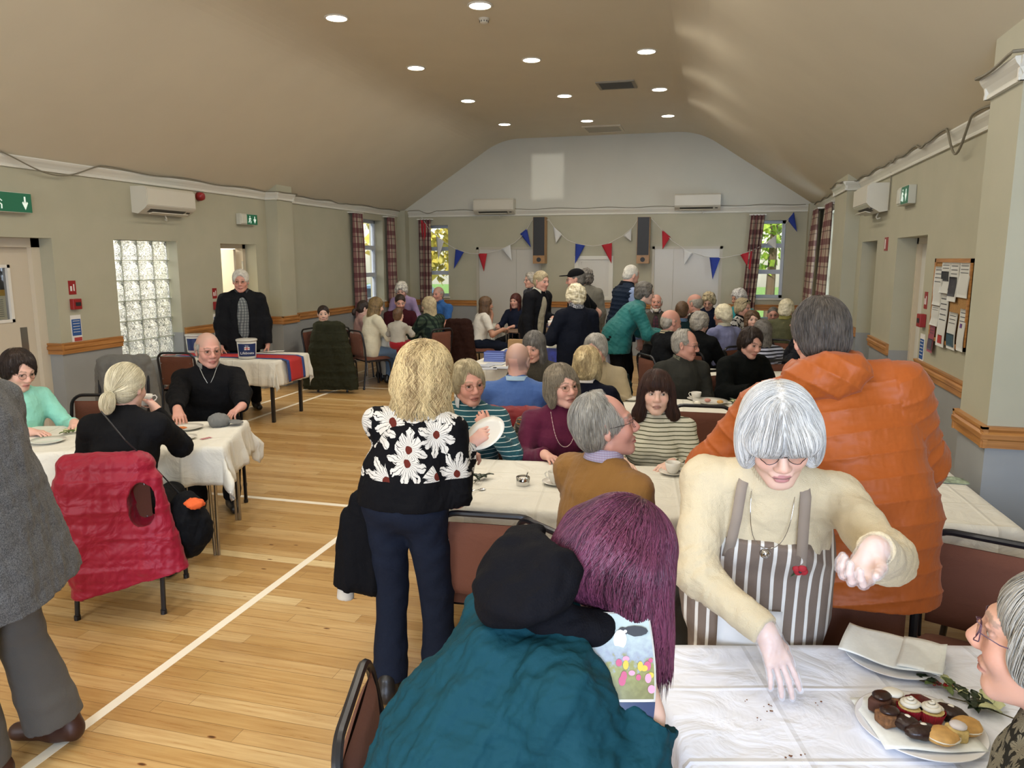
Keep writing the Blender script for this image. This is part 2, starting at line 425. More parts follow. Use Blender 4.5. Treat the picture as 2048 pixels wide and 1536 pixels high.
# doors on the left wall
FRAME = M('cream_gloss', 'cbbfa8', .3); DOORP = M('door_paint', 'c4b8a2', .35)
GLASS = M('clear_glass', 'ffffff', .02, trans=1.0)
STEEL = M('brushed_steel', '9a9a96', .35, metal=1)
CHROME = M('chrome', 'd5d5d5', .12, metal=1)
def left_door():
    d = thing('door_1', None, None, (XL, 0, 0)); d['kind'] = 'structure'
    y1 = D1[1]; mb = MB()
    mb.bbox((-.30, y1 - .10, 0), (-.16, y1, 2.12)); mb.bbox((-.30, D1[0], 2.03), (-.16, y1, 2.12)); mb.bbox((-.30, D1[0], 0), (-.16, D1[0] + .08, 2.12))
    mb.build('door_frame', FRAME, d)
    y2 = y1 - .10; y0 = D1[0] + .08; mb = MB()
    wy0, wy1, wz0, wz1 = y2 - .66, y2 - .22, 1.30, 1.86
    mb.bbox((-.26, y0, .01), (-.215, wy0, 2.03)); mb.bbox((-.26, wy1, .01), (-.215, y2, 2.03)); mb.bbox((-.26, wy0, .01), (-.215, wy1, wz0)); mb.bbox((-.26, wy0, wz1), (-.215, wy1, 2.03))
    mb.build('door_leaf', DOORP, d)
    mb = MB()
    for a, b, c, e in ((wy0, wy1, wz0, wz0 + .03), (wy0, wy1, wz1 - .03, wz1), (wy0, wy0 + .03, wz0, wz1), (wy1 - .03, wy1, wz0, wz1)): mb.bbox((-.27, a, c), (-.205, b, e))
    mb.build('glazing_bead', M('bead_white', 'd9d4c8', .3), d)
    mb = MB(); mb.bbox((-.245, wy0, wz0), (-.235, wy1, wz1)); mb.build('pane', GLASS, d)
    mb = MB(); mb.bbox((-.262, wy0 + .03, wz0 + .03), (-.258, wy1 - .04, wz0 + .26)); po = mb.build('notice', M('cream_paper', 'd8cfae', .7), d)
    mb = MB(); mb.bbox((-.2575, wy0 + .03, wz0 + .26), (-.2565, wy1 - .04, wz0 + .32)); mb.build('notice_heading', M('yellow_print', 'b89436', .7), d)
    mb = MB()
    for k in range(9): mb.bbox((-.2579, wy0 + .05, wz0 + .06 + k * .02), (-.2575, wy1 - .07, wz0 + .066 + k * .02))
    mb.build('print_lines', M('grey_print', '7b7462', .7), d)
    mb = MB(); mb.bbox((-.2149, y2 - .17, .98), (-.213, y2 - .09, 1.24)); mb.build('push_plate', STEEL, d)
    return d
left_door()
mb = MB(); mb.bbox((XL - 1.6, D1[0] - .4, 0), (XL - 1.55, D1[1] + .5, 2.6)); mb.bbox((XL - 1.6, D1[0] - .45, 0), (XL - .3, D1[0] - .4, 2.6)); mb.bbox((XL - 1.6, D1[1] + .3, 0), (XL - .3, D1[1] + .35, 2.6)); mb.bbox((XL - 1.6, D1[0] - .4, 2.55), (XL - .3, D1[1] + .4, 2.6)); mb.bbox((XL - 1.6, D1[0] - .4, -.1), (XL - .3, D1[1] + .4, 0))
struct(mb.build('room_entrance_lobby', M('lobby_paint', '8d927c', .6)))
# kitchen corridor behind the second opening
mb = MB(); y0, y1 = D2[0] - .5, D2[1] + .6
mb.bbox((XL - 2.2, y0, -.1), (XL - .3, y1, 0)); mb.bbox((XL - 2.25, y0, 0), (XL - 2.2, y1, 2.5)); mb.bbox((XL - 2.2, y0 - .05, 0), (XL - .3, y0, 2.5)); mb.bbox((XL - 2.2, y1, 0), (XL - .3, y1 + .05, 2.5)); mb.bbox((XL - 2.2, y0, 2.5), (XL - .3, y1, 2.55))
struct(mb.build('room_side_corridor', M('corridor_white', 'e2dccb', .5)))
light('corridor_lamp', 'AREA', (XL - 1.2, (y0 + y1) / 2, 2.45), (0, 0, 0), 55, (1, .96, .9), size=.8)
d = thing('door_2', None, None, (XL, 0, 0)); d['kind'] = 'structure'
mb = MB(); mb.bbox((-.30, D2[1] - .07, 0), (-.18, D2[1], 2.12)); mb.bbox((-.30, D2[0], 2.06), (-.18, D2[1], 2.12)); mb.build('door_frame', FRAME, d)
mb = MB(); mb.box((-.62, D2[1] - .09, 1.03), (.72, .045, 2.04), math.radians(-8)); mb.build('door_leaf', FRAME, d)
mb = MB(); mb.bbox((-.2, D2[1] - .078, 1.75), (-.175, D2[1] - .07, 1.88)); mb.bbox((-.2, D2[1] - .078, .5), (-.175, D2[1] - .07, .63)); mb.build('hinge', STEEL, d)

# glass block window
def glass_block_material():
    m, t, b = newmat('wavy_block_glass')
    co = objco(t); mp = nd(t, 'ShaderNodeMapping'); mp.inputs['Scale'].default_value = (1, 2.0, .9); t.links.new(co, mp.inputs[0])
    n = nd(t, 'ShaderNodeTexNoise'); n.inputs['Scale'].default_value = 9; n.inputs['Detail'].default_value = 1.5; n.inputs['Distortion'].default_value = 2.2; t.links.new(mp.outputs[0], n.inputs['Vector'])
    b.inputs['Base Color'].default_value = (.97, .98, .97, 1); b.inputs['Roughness'].default_value = .05; b.inputs['Transmission Weight'].default_value = 1.0
    bump(t, b, n.outputs[0], 1.0, .12)
    return m
GBM = glass_block_material()
w = thing('window_1', None, None, (XL, 0, 0)); w['kind'] = 'structure'
ncol, nrow = 4, 6; gw = (GB[1] - .03 - GB[0]) / ncol; gh = 1.40 / nrow
for c in range(ncol):
    for r in range(nrow):
        mb = MB(); yc = GB[0] + gw * (c + .5); zc_ = .73 + gh * (r + .5)
        mb.rbox((0, 0, 0), (gw - .014, gh - .014, .08), .016)
        o = mb.build('pane', GBM, w, smooth=True, loc=(-.16, yc, zc_), rot=(math.radians(90), 0, math.radians(90)))
mb = MB()
for r in range(nrow + 1): mb.bbox((-.19, GB[0], .73 + gh * r - .006), (-.13, GB[1], .73 + gh * r + .006))
for c in range(ncol + 1): mb.bbox((-.19, GB[0] + gw * c - .006, .72), (-.13, GB[0] + gw * c + .006, 2.13))
mb.build('mortar_grid', M('pale_mortar', 'b9bfae', .6), w)
mb = MB(); mb.bbox((XL - 1.3, GB[0] - .6, 0), (XL - 1.25, GB[1] + .6, 2.5)); struct(mb.build('wall_outer_passage', M('passage_bright', 'e8e6e0', .6)))  # unseen wall, made pale and set close to backlight the glass blocks
light('glass_block_backlight', 'AREA', (XL - 1.0, (GB[0] + GB[1]) / 2, 2.4), (math.radians(0), math.radians(12), 0), 130, (1, .98, .96), size=1.0)  # added lamp that brightens the glass blocks from behind

# outside windows with white frames, three stacked lights
WFR = M('window_frame_white', 'b9bfc8', .35)
def window(name, axis, pos, out, u0, u1, z0, z1, splits, lights=True):
    w = thing(name, None, None); w['kind'] = 'structure'
    def B(mb, ua, ub, za, zb, d0, d1):
        if axis == 'Y': mb.bbox((ua, pos + out * d0, za), (ub, pos + out * d1, zb))
        else: mb.bbox((pos + out * d0, ua, za), (pos + out * d1, ub, zb))
    mb = MB(); f = .055
    B(mb, u0, u1, z0, z0 + f, .17, .24); B(mb, u0, u1, z1 - f, z1, .17, .24); B(mb, u0, u0 + f, z0, z1, .17, .24); B(mb, u1 - f, u1, z0, z1, .17, .24)
    for s in splits: B(mb, u0, u1, s - .04, s + .04, .165, .245)
    mb.build('window_frame', WFR, w)
    mb = MB(); B(mb, u0 - .03, u1 + .03, z0 - .03, z0, -.03, .17); mb.build('window_sill', TRIMW, w)
    zs = [z0 + f] + [q for s in splits for q in (s - .04, s + .04)] + [z1 - f]
    for i in range(0, len(zs), 2):
        mb = MB(); B(mb, u0 + f, u1 - f, zs[i], zs[i + 1], .203, .209); mb.build('pane', GLASS, w)
    return w
window('window_2', 'X', XL, -1, LW[0], LW[1], 1.09, 2.66, [1.6, 2.13])
window('window_3', 'Y', YB, 1, BW1[0], BW1[1], 1.13, 2.6, [1.62, 2.12])
window('window_4', 'Y', YB, 1, BW2[0], BW2[1], 1.18, 2.62, [1.67, 2.16])
window('window_5', 'X', XR, 1, RW[0], RW[1], 1.09, 2.66, [1.6, 2.13])
window('window_6', 'Y', YF, -1, -4.7, -3.1, 1.13, 2.6, [1.9])
window('window_7', 'Y', YF, -1, -.35, 1.25, 1.13, 2.6, [1.9])

# painted double doors and hatch on the back wall
DW = M('door_white_gloss', 'bcb9ae', .3)
for nm, (a, b) in (('door_3', HD1), ('door_4', HD2)):
    d = thing(nm, None, None, (0, YB, 0)); d['kind'] = 'structure'
    mb = MB(); mb.bbox((a - .05, -.025, 0), (a, 0, 2.15)); mb.bbox((b, -.025, 0), (b + .05, 0, 2.15)); mb.bbox((a - .05, -.025, 2.1), (b + .05, 0, 2.15)); mb.build('door_frame', M('architrave_beige', 'b0aa98', .4), d)
    s = a + (.8 if nm == 'door_3' else .36)
    for p, q in ((a, s), (s, b)):
        mb = MB(); mb.bbox((p + .003, -.012, .01), (q - .003, 0, 2.1)); mb.build('door_leaf', DW, d)
h = thing('serving_hatch', 'white panelled serving hatch closed in the middle of back wall', 'hatch', (0, YB, 0))
mb = MB()
for a, b, c, e in ((HT[0] - .05, HT[1] + .05, 1.9, 1.97), (HT[0] - .05, HT[1] + .05, 1.1, 1.17), (HT[0] - .05, HT[0] + .03, 1.17, 1.9), (HT[1] - .03, HT[1] + .05, 1.17, 1.9)): mb.bbox((a, -.035, c), (b, 0, e))
mb.build('frame', TRIMW, h)
mb = MB(); mb.bbox((HT[0] + .03, -.015, 1.17), (HT[1] - .03, 0, 1.9)); mb.build('shutter_panel', WHITE, h)
mb = MB()
for a, b, c, e in ((HT[0] + .08, HT[1] - .08, 1.84, 1.85), (HT[0] + .08, HT[1] - .08, 1.22, 1.23), (HT[0] + .08, HT[0] + .09, 1.22, 1.85), (HT[1] - .09, HT[1] - .08, 1.22, 1.85)): mb.bbox((a, -.021, c), (b, -.015, e))
mb.build('panel_moulding', WHITE, h)
# recesses behind the two openings of the right wall
for nm, (a, b) in (('door_5', O1), ('door_6', O2)):
    d = thing(nm, None, None, (XR, 0, 0)); d['kind'] = 'structure'
    mb = MB(); mb.bbox((.18, a, 0), (.3, a + .06, 2.12)); mb.bbox((.18, b - .06, 0), (.3, b, 2.12)); mb.bbox((.18, a, 2.06), (.3, b, 2.12)); mb.build('door_frame', FRAME, d)
    mb = MB(); mb.bbox((.22, a + .06, .01), (.265, b - .06, 2.06)); mb.build('door_leaf', WHITE, d)

# ceiling lights: lit round downlights in three rows
GLOW = M('downlight_glow', 'fff6e8', .5, emit=9.0)
RIM = M('downlight_rim', 'd8d4c8', .35)
base = None
kx = (ZT - H) / (3.79 - H)
dl = [(673, 35), (832, 135), (936, 201), (1009, 248), (960, 10), (1063, 119), (1129, 191), (1174, 241), (1293, 102), (1319, 178), (1336, 231)]
names = ['first', 'second', 'third', 'fourth']
def downlight(x, y, label):
    global base
    if base is None:
        base = thing('downlight', label, 'ceiling light', (x, y, ZT), group='round downlights in the flat ceiling')
        mb = MB(); mb.lathe((0, 0, 0), [(.118, 0), (.122, -.006), (.116, -.012), (.1, -.012), (.1, -.004)], 40); mb.build('rim', RIM, base, smooth=True)
        mb = MB(); mb.lathe((0, 0, 0), [(0, -.009), (.1, -.009)], 40); mb.build('diffuser', GLOW, base)
        return base
    o = copytree(base); o.location = (x, y, ZT); o['label'] = label; return o
posn = {0: 'left row', 1: 'middle row', 2: 'right row'}
rows = [dl[0:4], dl[4:8], dl[8:11]]
xs_ = (-3.3, -2.0, -.8)
ends = ['nearest the camera', 'second from the camera', 'third from the camera', 'nearest the gable']
for ri, row in enumerate(rows):
    n = len(row)
    for k, p in enumerate(row):
        q = atz(p[0], p[1], ZT)
        e = ends[k] if k < n - 1 else ends[3]
        downlight(q.x, q.y, 'lit round ceiling downlight, %s, %s' % (posn[ri], e))
# the light those fittings give (a lamp under every fitting, and under those out of view behind)
for x in xs_:
    for k, y in enumerate((-1.4, .6, 2.6, 4.55, 6.5, 8.35, 10.2, 12.05)):
        light('downlight_lamp', 'AREA', (x, y, ZT - .03), (0, 0, 0), 13, (1.0, .93, .82), shape='DISK', size=.2)

# smoke detector, ceiling grille, hatch
q = atz(968, 37, ZT); t_ = thing('smoke_detector', 'small round smoke detector on the ceiling beside downlight', 'smoke detector', (q.x, q.y, ZT))
mb = MB(); mb.lathe((0, 0, 0), [(.055, 0), (.055, -.012), (.045, -.02), (.04, -.04), (.025, -.05), (0, -.05)], 24); mb.build('housing', M('detector_plastic', 'c9c3b0', .4), t_, smooth=True)
mb = MB()
for k in range(10):
    a = k * math.pi / 5; mb.box((.0445 * math.cos(a), .0445 * math.sin(a), -.03), (.004, .008, .014), a)
mb.build('sensor_slot', M('dark_grey', '3c3a36', .6), t_)
a = atz(1193, 163, ZT); c = atz(1272, 175, ZT)
t_ = thing('ceiling_vent', 'dark slatted ventilation grille set in the flat ceiling', 'vent', ((a.x + c.x) / 2, (a.y + c.y) / 2, ZT))
w_, h_ = .48, .42; mb = MB()
for p in ((0, h_ / 2, w_ + .04, .04), (0, -h_ / 2, w_ + .04, .04), (w_ / 2, 0, .04, h_), (-w_ / 2, 0, .04, h_)): mb.box((p[0], p[1], -.008), (p[2], p[3], .016))
mb.build('frame', M('vent_frame', '8d8778', .5), t_)
mb = MB()
for k in range(14): mb.box((0, -h_ / 2 + .03 + k * .028, -.01), (w_ - .03, .012, .012))
mb.build('slats', M('vent_slat', '4a463c', .5), t_)
mb = MB(); mb.box((0, 0, -.002), (w_, h_, .003)); mb.build('backing', MATS['dark_grey'], t_)
q = atz(1207, 257, ZT); t_ = thing('loft_hatch', 'flush painted loft hatch in the ceiling near the gable', 'hatch', (q.x, q.y, ZT))
mb = MB(); mb.box((0, 0, -.008), (.62, .62, .016)); mb.build('panel', M('hatch_paint', 'a8a290', .6), t_)
mb = MB()
for p in ((0, .33, .7, .04), (0, -.33, .7, .04), (.33, 0, .04, .62), (-.33, 0, .04, .62)): mb.box((p[0], p[1], -.012), (p[2], p[3], .024))
mb.build('frame', CEIL, t_)

# ---------------------------------------------------------------- outside
def foliage_material(nm, c1, c2):
    m, t, b = newmat(nm); t.links.new(ramp(t, noise(t, 6, 4), [(.3, c1), (.7, c2)]), b.inputs['Base Color']); b.inputs['Roughness'].default_value = .8; return m
mb = MB(); mb.bbox((-45, -30, -.25), (XL - .31, 60, -.2)); mb.bbox((XR + .31, -30, -.25), (45, 60, -.2)); mb.bbox((XL - .31, YB + .61, -.25), (XR + .31, 60, -.2))
struct(mb.build('ground_outside', foliage_material('lawn', '6f9a3a', 'a6c95a')))
mb = MB(); mb.bbox((-30, YB + 1.0, -.2), (-3.4, 30, -.19)); mb.bbox((-30, -10, -.2), (XL - .4, YB + 1, -.19)); struct(mb.build('car_park_ground', M('tarmac', '8a8d92', .7)))
def tree(x, y, h, r, mat, label, seed):
    t_ = thing('tree', label, 'tree', (x, y, -.2)); rr = random.Random(seed)
    mb = MB(); mb.tube([(0, 0, 0), (.05, 0, h * .4), (0, .05, h * .7)], [.16, .12, .06], 8); mb.build('trunk', M('bark', '5c4a38', .8), t_, smooth=True)
    mb = MB()
    for k in range(1500):
        u = rr.uniform(-1, 1); a = rr.uniform(0, 6.28); q = (1 - u * u) ** .5; s = rr.uniform(.55, 1)
        p = Vector((q * math.cos(a) * r * s, q * math.sin(a) * r * s, h * .62 + u * h * .38 * s)); d = Vector((rr.uniform(-1, 1), rr.uniform(-1, 1), rr.uniform(-1, 1))) * .22; e = Vector((rr.uniform(-1, 1), rr.uniform(-1, 1), rr.uniform(-1, 1))) * .22
        mb.add([p, p + d, p + d + e, p + e], [(0, 1, 2, 3)])
    mb.build('foliage', mat, t_)
FG = foliage_material('leaves_green', '5f8a2c', 'b5c94e'); FY = foliage_material('leaves_yellow', 'b9a83a', 'e3d36a')
tree(-9.5, 24, 5.5, 2.0, FY, 'yellow leaved tree beyond the car park, seen through left back window', 1)
tree(-13.5, 17.5, 5.5, 2.0, FY, 'yellow tree seen through the tall window on the left wall', 2)
tree(1.7, 26, 7, 2.2, FG, 'green tree beyond the lawn, left one in right back window', 3)
tree(7.2, 27, 7, 2.3, FG, 'green tree beyond the lawn behind the right back curtain', 4)
t_ = thing('parked_car', 'pale blue parked car behind the left back window', 'car', (-8.2, 19.0, -.2), math.radians(20))
PB = M('car_paint_blue', '7fa4c4', .25, metal=.4); CG = M('car_glass', '2c3a44', .08)
mb = MB(); mb.prism([(-2.1, .35), (-2.1, .8), (-1.5, .95), (-.9, 1.42), (.7, 1.45), (1.35, .98), (2.05, .85), (2.1, .35)], -.85, .85, 'Y'); mb.build('body', PB, t_)
mb = MB(); mb.prism([(-1.3, .98), (-.82, 1.36), (.62, 1.38), (1.15, 1.0)], -.87, .87, 'Y'); mb.build('windows', CG, t_)
for sx in (-1.3, 1.3):
    for sy in (-.8, .8): mb = MB(); mb.cyl((sx, sy, .32), .32, .2, 20, 'Y'); mb.build('wheel', M('tyre', '1c1c1c', .8), t_)
# ================================================================ FIGURES: distance-field bodies
try:
    import openvdb as _vdb
except Exception:
    _vdb = None
def _nets(A):
    """surface nets on a numpy field (used only when openvdb is missing)"""
    ins = A < 0; nx, ny, nz = A.shape
    c = np.zeros((nx - 1, ny - 1, nz - 1), np.int8)
    for dx in (0, 1):
        for dy in (0, 1):
            for dz in (0, 1): c += ins[dx:nx - 1 + dx, dy:ny - 1 + dy, dz:nz - 1 + dz]
    act = (c > 0) & (c < 8); idx = np.argwhere(act); ids = -np.ones(act.shape, np.int64); ids[act] = np.arange(len(idx))
    s = np.zeros((len(idx), 3)); w = np.zeros(len(idx))
    for a in range(8):
        o = np.array([a & 1, a >> 1 & 1, a >> 2 & 1])
        for ax in range(3):
            if o[ax]: continue
            e = np.zeros(3, int); e[ax] = 1; p = idx + o; q = p + e
            va = A[p[:, 0], p[:, 1], p[:, 2]]; vb = A[q[:, 0], q[:, 1], q[:, 2]]; cr = (va < 0) != (vb < 0)
            tt = np.where(cr, va / np.where(va == vb, 1, va - vb), 0)
            s[cr] += (p + e * tt[:, None])[cr]; w[cr] += 1
    V = s / w[:, None]; Q = []
    for ax in range(3):
        e = np.zeros(3, int); e[ax] = 1; u, v = [np.eye(3, dtype=int)[(ax + k) % 3] for k in (1, 2)]
        sl = [slice(1, n - 1) for n in A.shape]; sh = list(sl); sh[ax] = slice(2, A.shape[ax])
        a = ins[tuple(sl)]; b = ins[tuple(sh)]; P = np.argwhere(a != b) + 1; fl = ins[P[:, 0], P[:, 1], P[:, 2]]
        g = lambda o: ids[(P + o)[:, 0], (P + o)[:, 1], (P + o)[:, 2]]
        q = np.stack([g(-u - v), g(-v), g(0 * u), g(-u)], 1); q[~fl] = q[~fl][:, ::-1]; Q.append(q)
    Q = np.concatenate(Q); return V, Q[(Q >= 0).all(1)]

class SDF:
    def __init__(s): s.p = []
    def cone(s, a, b, ra, rb=None, k=.02, flat=None, cut=None):
        """tapered capsule. cut: 'b' / 'ab' = flat ends"""
        s.p.append(('c', np.array(a, float), np.array(b, float), ra, ra if rb is None else rb, k, cut)); return s
    def ell(s, c, r, k=.02, R=None, sub=False):
        s.p.append(('s' if sub else 'e', np.array(c, float), np.array(r, float), k, None if R is None else np.array(R, float))); return s
    def cutplane(s, pt, n, k=.004, near=None, rad=None):
        """remove the side the normal points to, within rad of near"""
        s.p.append(('p', np.array(pt, float), np.array(n, float), k, None if near is None else np.array(near, float), rad)); return s
    def bounds(s, m):
        lo = np.full(3, 1e9); hi = -lo
        for q in s.p:
            if q[0] == 'c':
                for c, r in ((q[1], q[3]), (q[2], q[4])): lo = np.minimum(lo, c - r); hi = np.maximum(hi, c + r)
            elif q[0] == 'e':
                r = q[2] if q[4] is None else np.abs(q[4]) @ q[2]
                lo = np.minimum(lo, q[1] - r); hi = np.maximum(hi, q[1] + r)
        return lo - m, hi + m
    def field(s, h):
        m = .035 + 2 * h; lo, hi = s.bounds(m); n = np.ceil((hi - lo) / h).astype(int) + 1
        A = np.full(n, .06, np.float32); ax = [lo[i] + h * np.arange(n[i], dtype=np.float64) for i in range(3)]
        def sub(c0, c1, pad):
            i0 = np.maximum(0, np.floor((c0 - pad - lo) / h).astype(int)); i1 = np.minimum(n, np.ceil((c1 + pad - lo) / h).astype(int) + 1)
            sl = tuple(slice(a, b) for a, b in zip(i0, i1))
            X = ax[0][sl[0]][:, None, None]; Y = ax[1][sl[1]][None, :, None]; Z = ax[2][sl[2]][None, None, :]
            return sl, X, Y, Z
        for q in s.p:
            if q[0] == 'c':
                _, a, b, ra, rb, k, cut = q; r = max(ra, rb); pad = r + max(.03, k)
                sl, X, Y, Z = sub(np.minimum(a, b), np.maximum(a, b), pad)
                d = b - a; L2 = max(d @ d, 1e-9)
                t = ((X - a[0]) * d[0] + (Y - a[1]) * d[1] + (Z - a[2]) * d[2]) / L2; tc = np.clip(t, 0, 1)
                D = np.sqrt((X - a[0] - tc * d[0]) ** 2 + (Y - a[1] - tc * d[1]) ** 2 + (Z - a[2] - tc * d[2]) ** 2) - (ra + (rb - ra) * tc)
                if cut:
                    L = math.sqrt(L2)
                    if 'b' in cut: D = np.maximum(D, (t - 1) * L)
                    if 'a' in cut: D = np.maximum(D, -t * L)
            elif q[0] in 'es':
                _, c, r, k, R = q; rr = r if R is None else np.abs(R) @ r
                sl, X, Y, Z = sub(c - rr, c + rr, max(.03, k))
                x, y, z = X - c[0], Y - c[1], Z - c[2]
                if R is not None:
                    x, y, z = (R[0, 0] * x + R[1, 0] * y + R[2, 0] * z, R[0, 1] * x + R[1, 1] * y + R[2, 1] * z, R[0, 2] * x + R[1, 2] * y + R[2, 2] * z)
                k0 = np.sqrt((x / r[0]) ** 2 + (y / r[1]) ** 2 + (z / r[2]) ** 2); k1 = np.sqrt((x / r[0] ** 2) ** 2 + (y / r[1] ** 2) ** 2 + (z / r[2] ** 2) ** 2)
                D = k0 * (k0 - 1) / np.maximum(k1, 1e-6)
            else:
                _, pt, nn, k, near, rad = q; nn = nn / np.linalg.norm(nn)
                if near is None: sl, X, Y, Z = sub(lo, hi, 0)
                else: sl, X, Y, Z = sub(near - rad, near + rad, 0)
                D = (X - pt[0]) * nn[0] + (Y - pt[1]) * nn[1] + (Z - pt[2]) * nn[2]
                if near is not None: D = np.minimum(D, rad - np.sqrt((X - near[0]) ** 2 + (Y - near[1]) ** 2 + (Z - near[2]) ** 2))
                A[sl] = np.maximum(A[sl], D); continue
            B = A[sl]
            if q[0] == 's':
                D = -D; hh = np.maximum(k - np.abs(B - D), 0) / k; A[sl] = np.maximum(B, D) + hh * hh * k * .25
            else:
                hh = np.maximum(k - np.abs(B - D), 0) / k; A[sl] = np.minimum(B, D) - hh * hh * k * .25
        return A, lo
    def mesh(s, h):
        A, lo = s.field(h)
        if _vdb is not None:
            g = _vdb.FloatGrid(); g.background = .06; g.copyFromArray(np.clip(A, -3 * h, 3 * h).astype(np.float32) / h * 1.0)
            V, Q = g.convertToQuads(); Q = Q[:, ::-1]
        else: V, Q = _nets(A)
        return np.asarray(V, np.float64) * h + lo, np.asarray(Q, np.int64), (A, lo, h)

def sample(fld, P):
    A, lo, h = fld; q = (P - lo) / h; i = np.clip(np.floor(q).astype(int), 0, np.array(A.shape) - 2); f = np.clip(q - i, 0, 1)
    r = 0
    for a in (0, 1):
        for b in (0, 1):
            for c in (0, 1):
                r = r + A[i[:, 0] + a, i[:, 1] + b, i[:, 2] + c] * ((f[:, 0] if a else 1 - f[:, 0]) * (f[:, 1] if b else 1 - f[:, 1]) * (f[:, 2] if c else 1 - f[:, 2]))
    return r
def grad(fld, P):
    e = fld[2]; g = np.stack([sample(fld, P + e * v) - sample(fld, P - e * v) for v in np.eye(3)], 1)
    return g / np.maximum(np.linalg.norm(g, axis=1, keepdims=True), 1e-9)
def vnormals(V, Q):
    n = np.cross(V[Q[:, 2]] - V[Q[:, 0]], V[Q[:, 3]] - V[Q[:, 1]]) if Q.shape[1] == 4 else np.cross(V[Q[:, 1]] - V[Q[:, 0]], V[Q[:, 2]] - V[Q[:, 0]])
    N = np.zeros_like(V)
    for k in range(Q.shape[1]): np.add.at(N, Q[:, k], n)
    return N / np.maximum(np.linalg.norm(N, axis=1, keepdims=True), 1e-12)
def wob(P, sc, seed=0):
    """cheap smooth noise, about -1..1"""
    r = np.random.RandomState(seed); o = np.zeros(len(P)); a = 1.0; tot = 0
    for k in range(3):
        for j in range(2):
            w = r.normal(size=3) * sc * (1.9 ** k); w2 = r.normal(size=3) * sc * (1.9 ** k)
            o += a * np.sin(P @ w + r.uniform(0, 6.3) + 1.3 * np.sin(P @ w2 + r.uniform(0, 6.3)))
        tot += a * 1.2; a *= .55
    return o / tot
def qobj(name, V, Q, mats, parent, smooth=True, attrs=None, extra=None, matidx=None):
    """mesh object straight from numpy arrays (all quads)"""
    me = bpy.data.meshes.new(name); nv, nf = len(V), len(Q); k = Q.shape[1]
    me.vertices.add(nv); me.vertices.foreach_set('co', np.ascontiguousarray(V, np.float32).ravel())
    me.loops.add(nf * k); me.loops.foreach_set('vertex_index', np.ascontiguousarray(Q, np.int32).ravel())
    me.polygons.add(nf); me.polygons.foreach_set('loop_start', np.arange(0, nf * k, k, dtype=np.int32))
    try: me.polygons.foreach_set('loop_total', np.full(nf, k, np.int32))
    except Exception: pass
    for m in (mats if isinstance(mats, (list, tuple)) else [mats]): me.materials.append(m)
    if matidx is not None: me.polygons.foreach_set('material_index', np.asarray(matidx, np.int32))
    if smooth: me.polygons.foreach_set('use_smooth', np.ones(nf, bool))
    me.update(calc_edges=True)
    for nm, (kind, data) in (attrs or {}).items():
        at = me.attributes.new(nm, kind, 'POINT')
        at.data.foreach_set('color' if kind == 'FLOAT_COLOR' else 'value', np.ascontiguousarray(data, np.float32).ravel())
    o = bpy.data.objects.new(name, me); COL.objects.link(o); o.parent = parent
    return o

# ---------------------------------------------------------------- materials of people
def skin_mat():
    m, t, b = newmat('skin')
    a = nd(t, 'ShaderNodeAttribute', attribute_name='tint'); t.links.new(a.outputs['Color'], b.inputs['Base Color'])
    b.inputs['Roughness'].default_value = .5; b.inputs['Specular IOR Level'].default_value = .35
    b.inputs['Subsurface Weight'].default_value = .12; b.inputs['Subsurface Radius'].default_value = (.012, .005, .003); b.inputs['Subsurface Scale'].default_value = .6
    bump(t, b, noise(t, 160, 3), .12, .002)
    return m
SKIN = skin_mat()
EYEW = M('eye_white', 'b8aea6', .25); IRIS = M('eye_iris', '3a2f24', .1)
def hair_mat(name, c1, c2, rough=.5):
    if name in MATS: return MATS[name]
    m, t, b = newmat(name); MATS[name] = m
    a = nd(t, 'ShaderNodeAttribute', attribute_name='strand')
    mp = nd(t, 'ShaderNodeMapping'); mp.inputs['Scale'].default_value = (1, 1, .22); t.links.new(objco(t), mp.inputs[0])
    n = noise(t, 130, 2, mp.outputs[0])
    f = mathn(t, 'ADD', mathn(t, 'MULTIPLY', a.outputs['Fac'], .75), mathn(t, 'MULTIPLY', n, .35))
    t.links.new(ramp(t, f, [(.18, c1), (.8, c2)]), b.inputs['Base Color'])
    b.inputs['Roughness'].default_value = rough; b.inputs['Specular IOR Level'].default_value = .35
    bump(t, b, n, .7, .006)
    return m
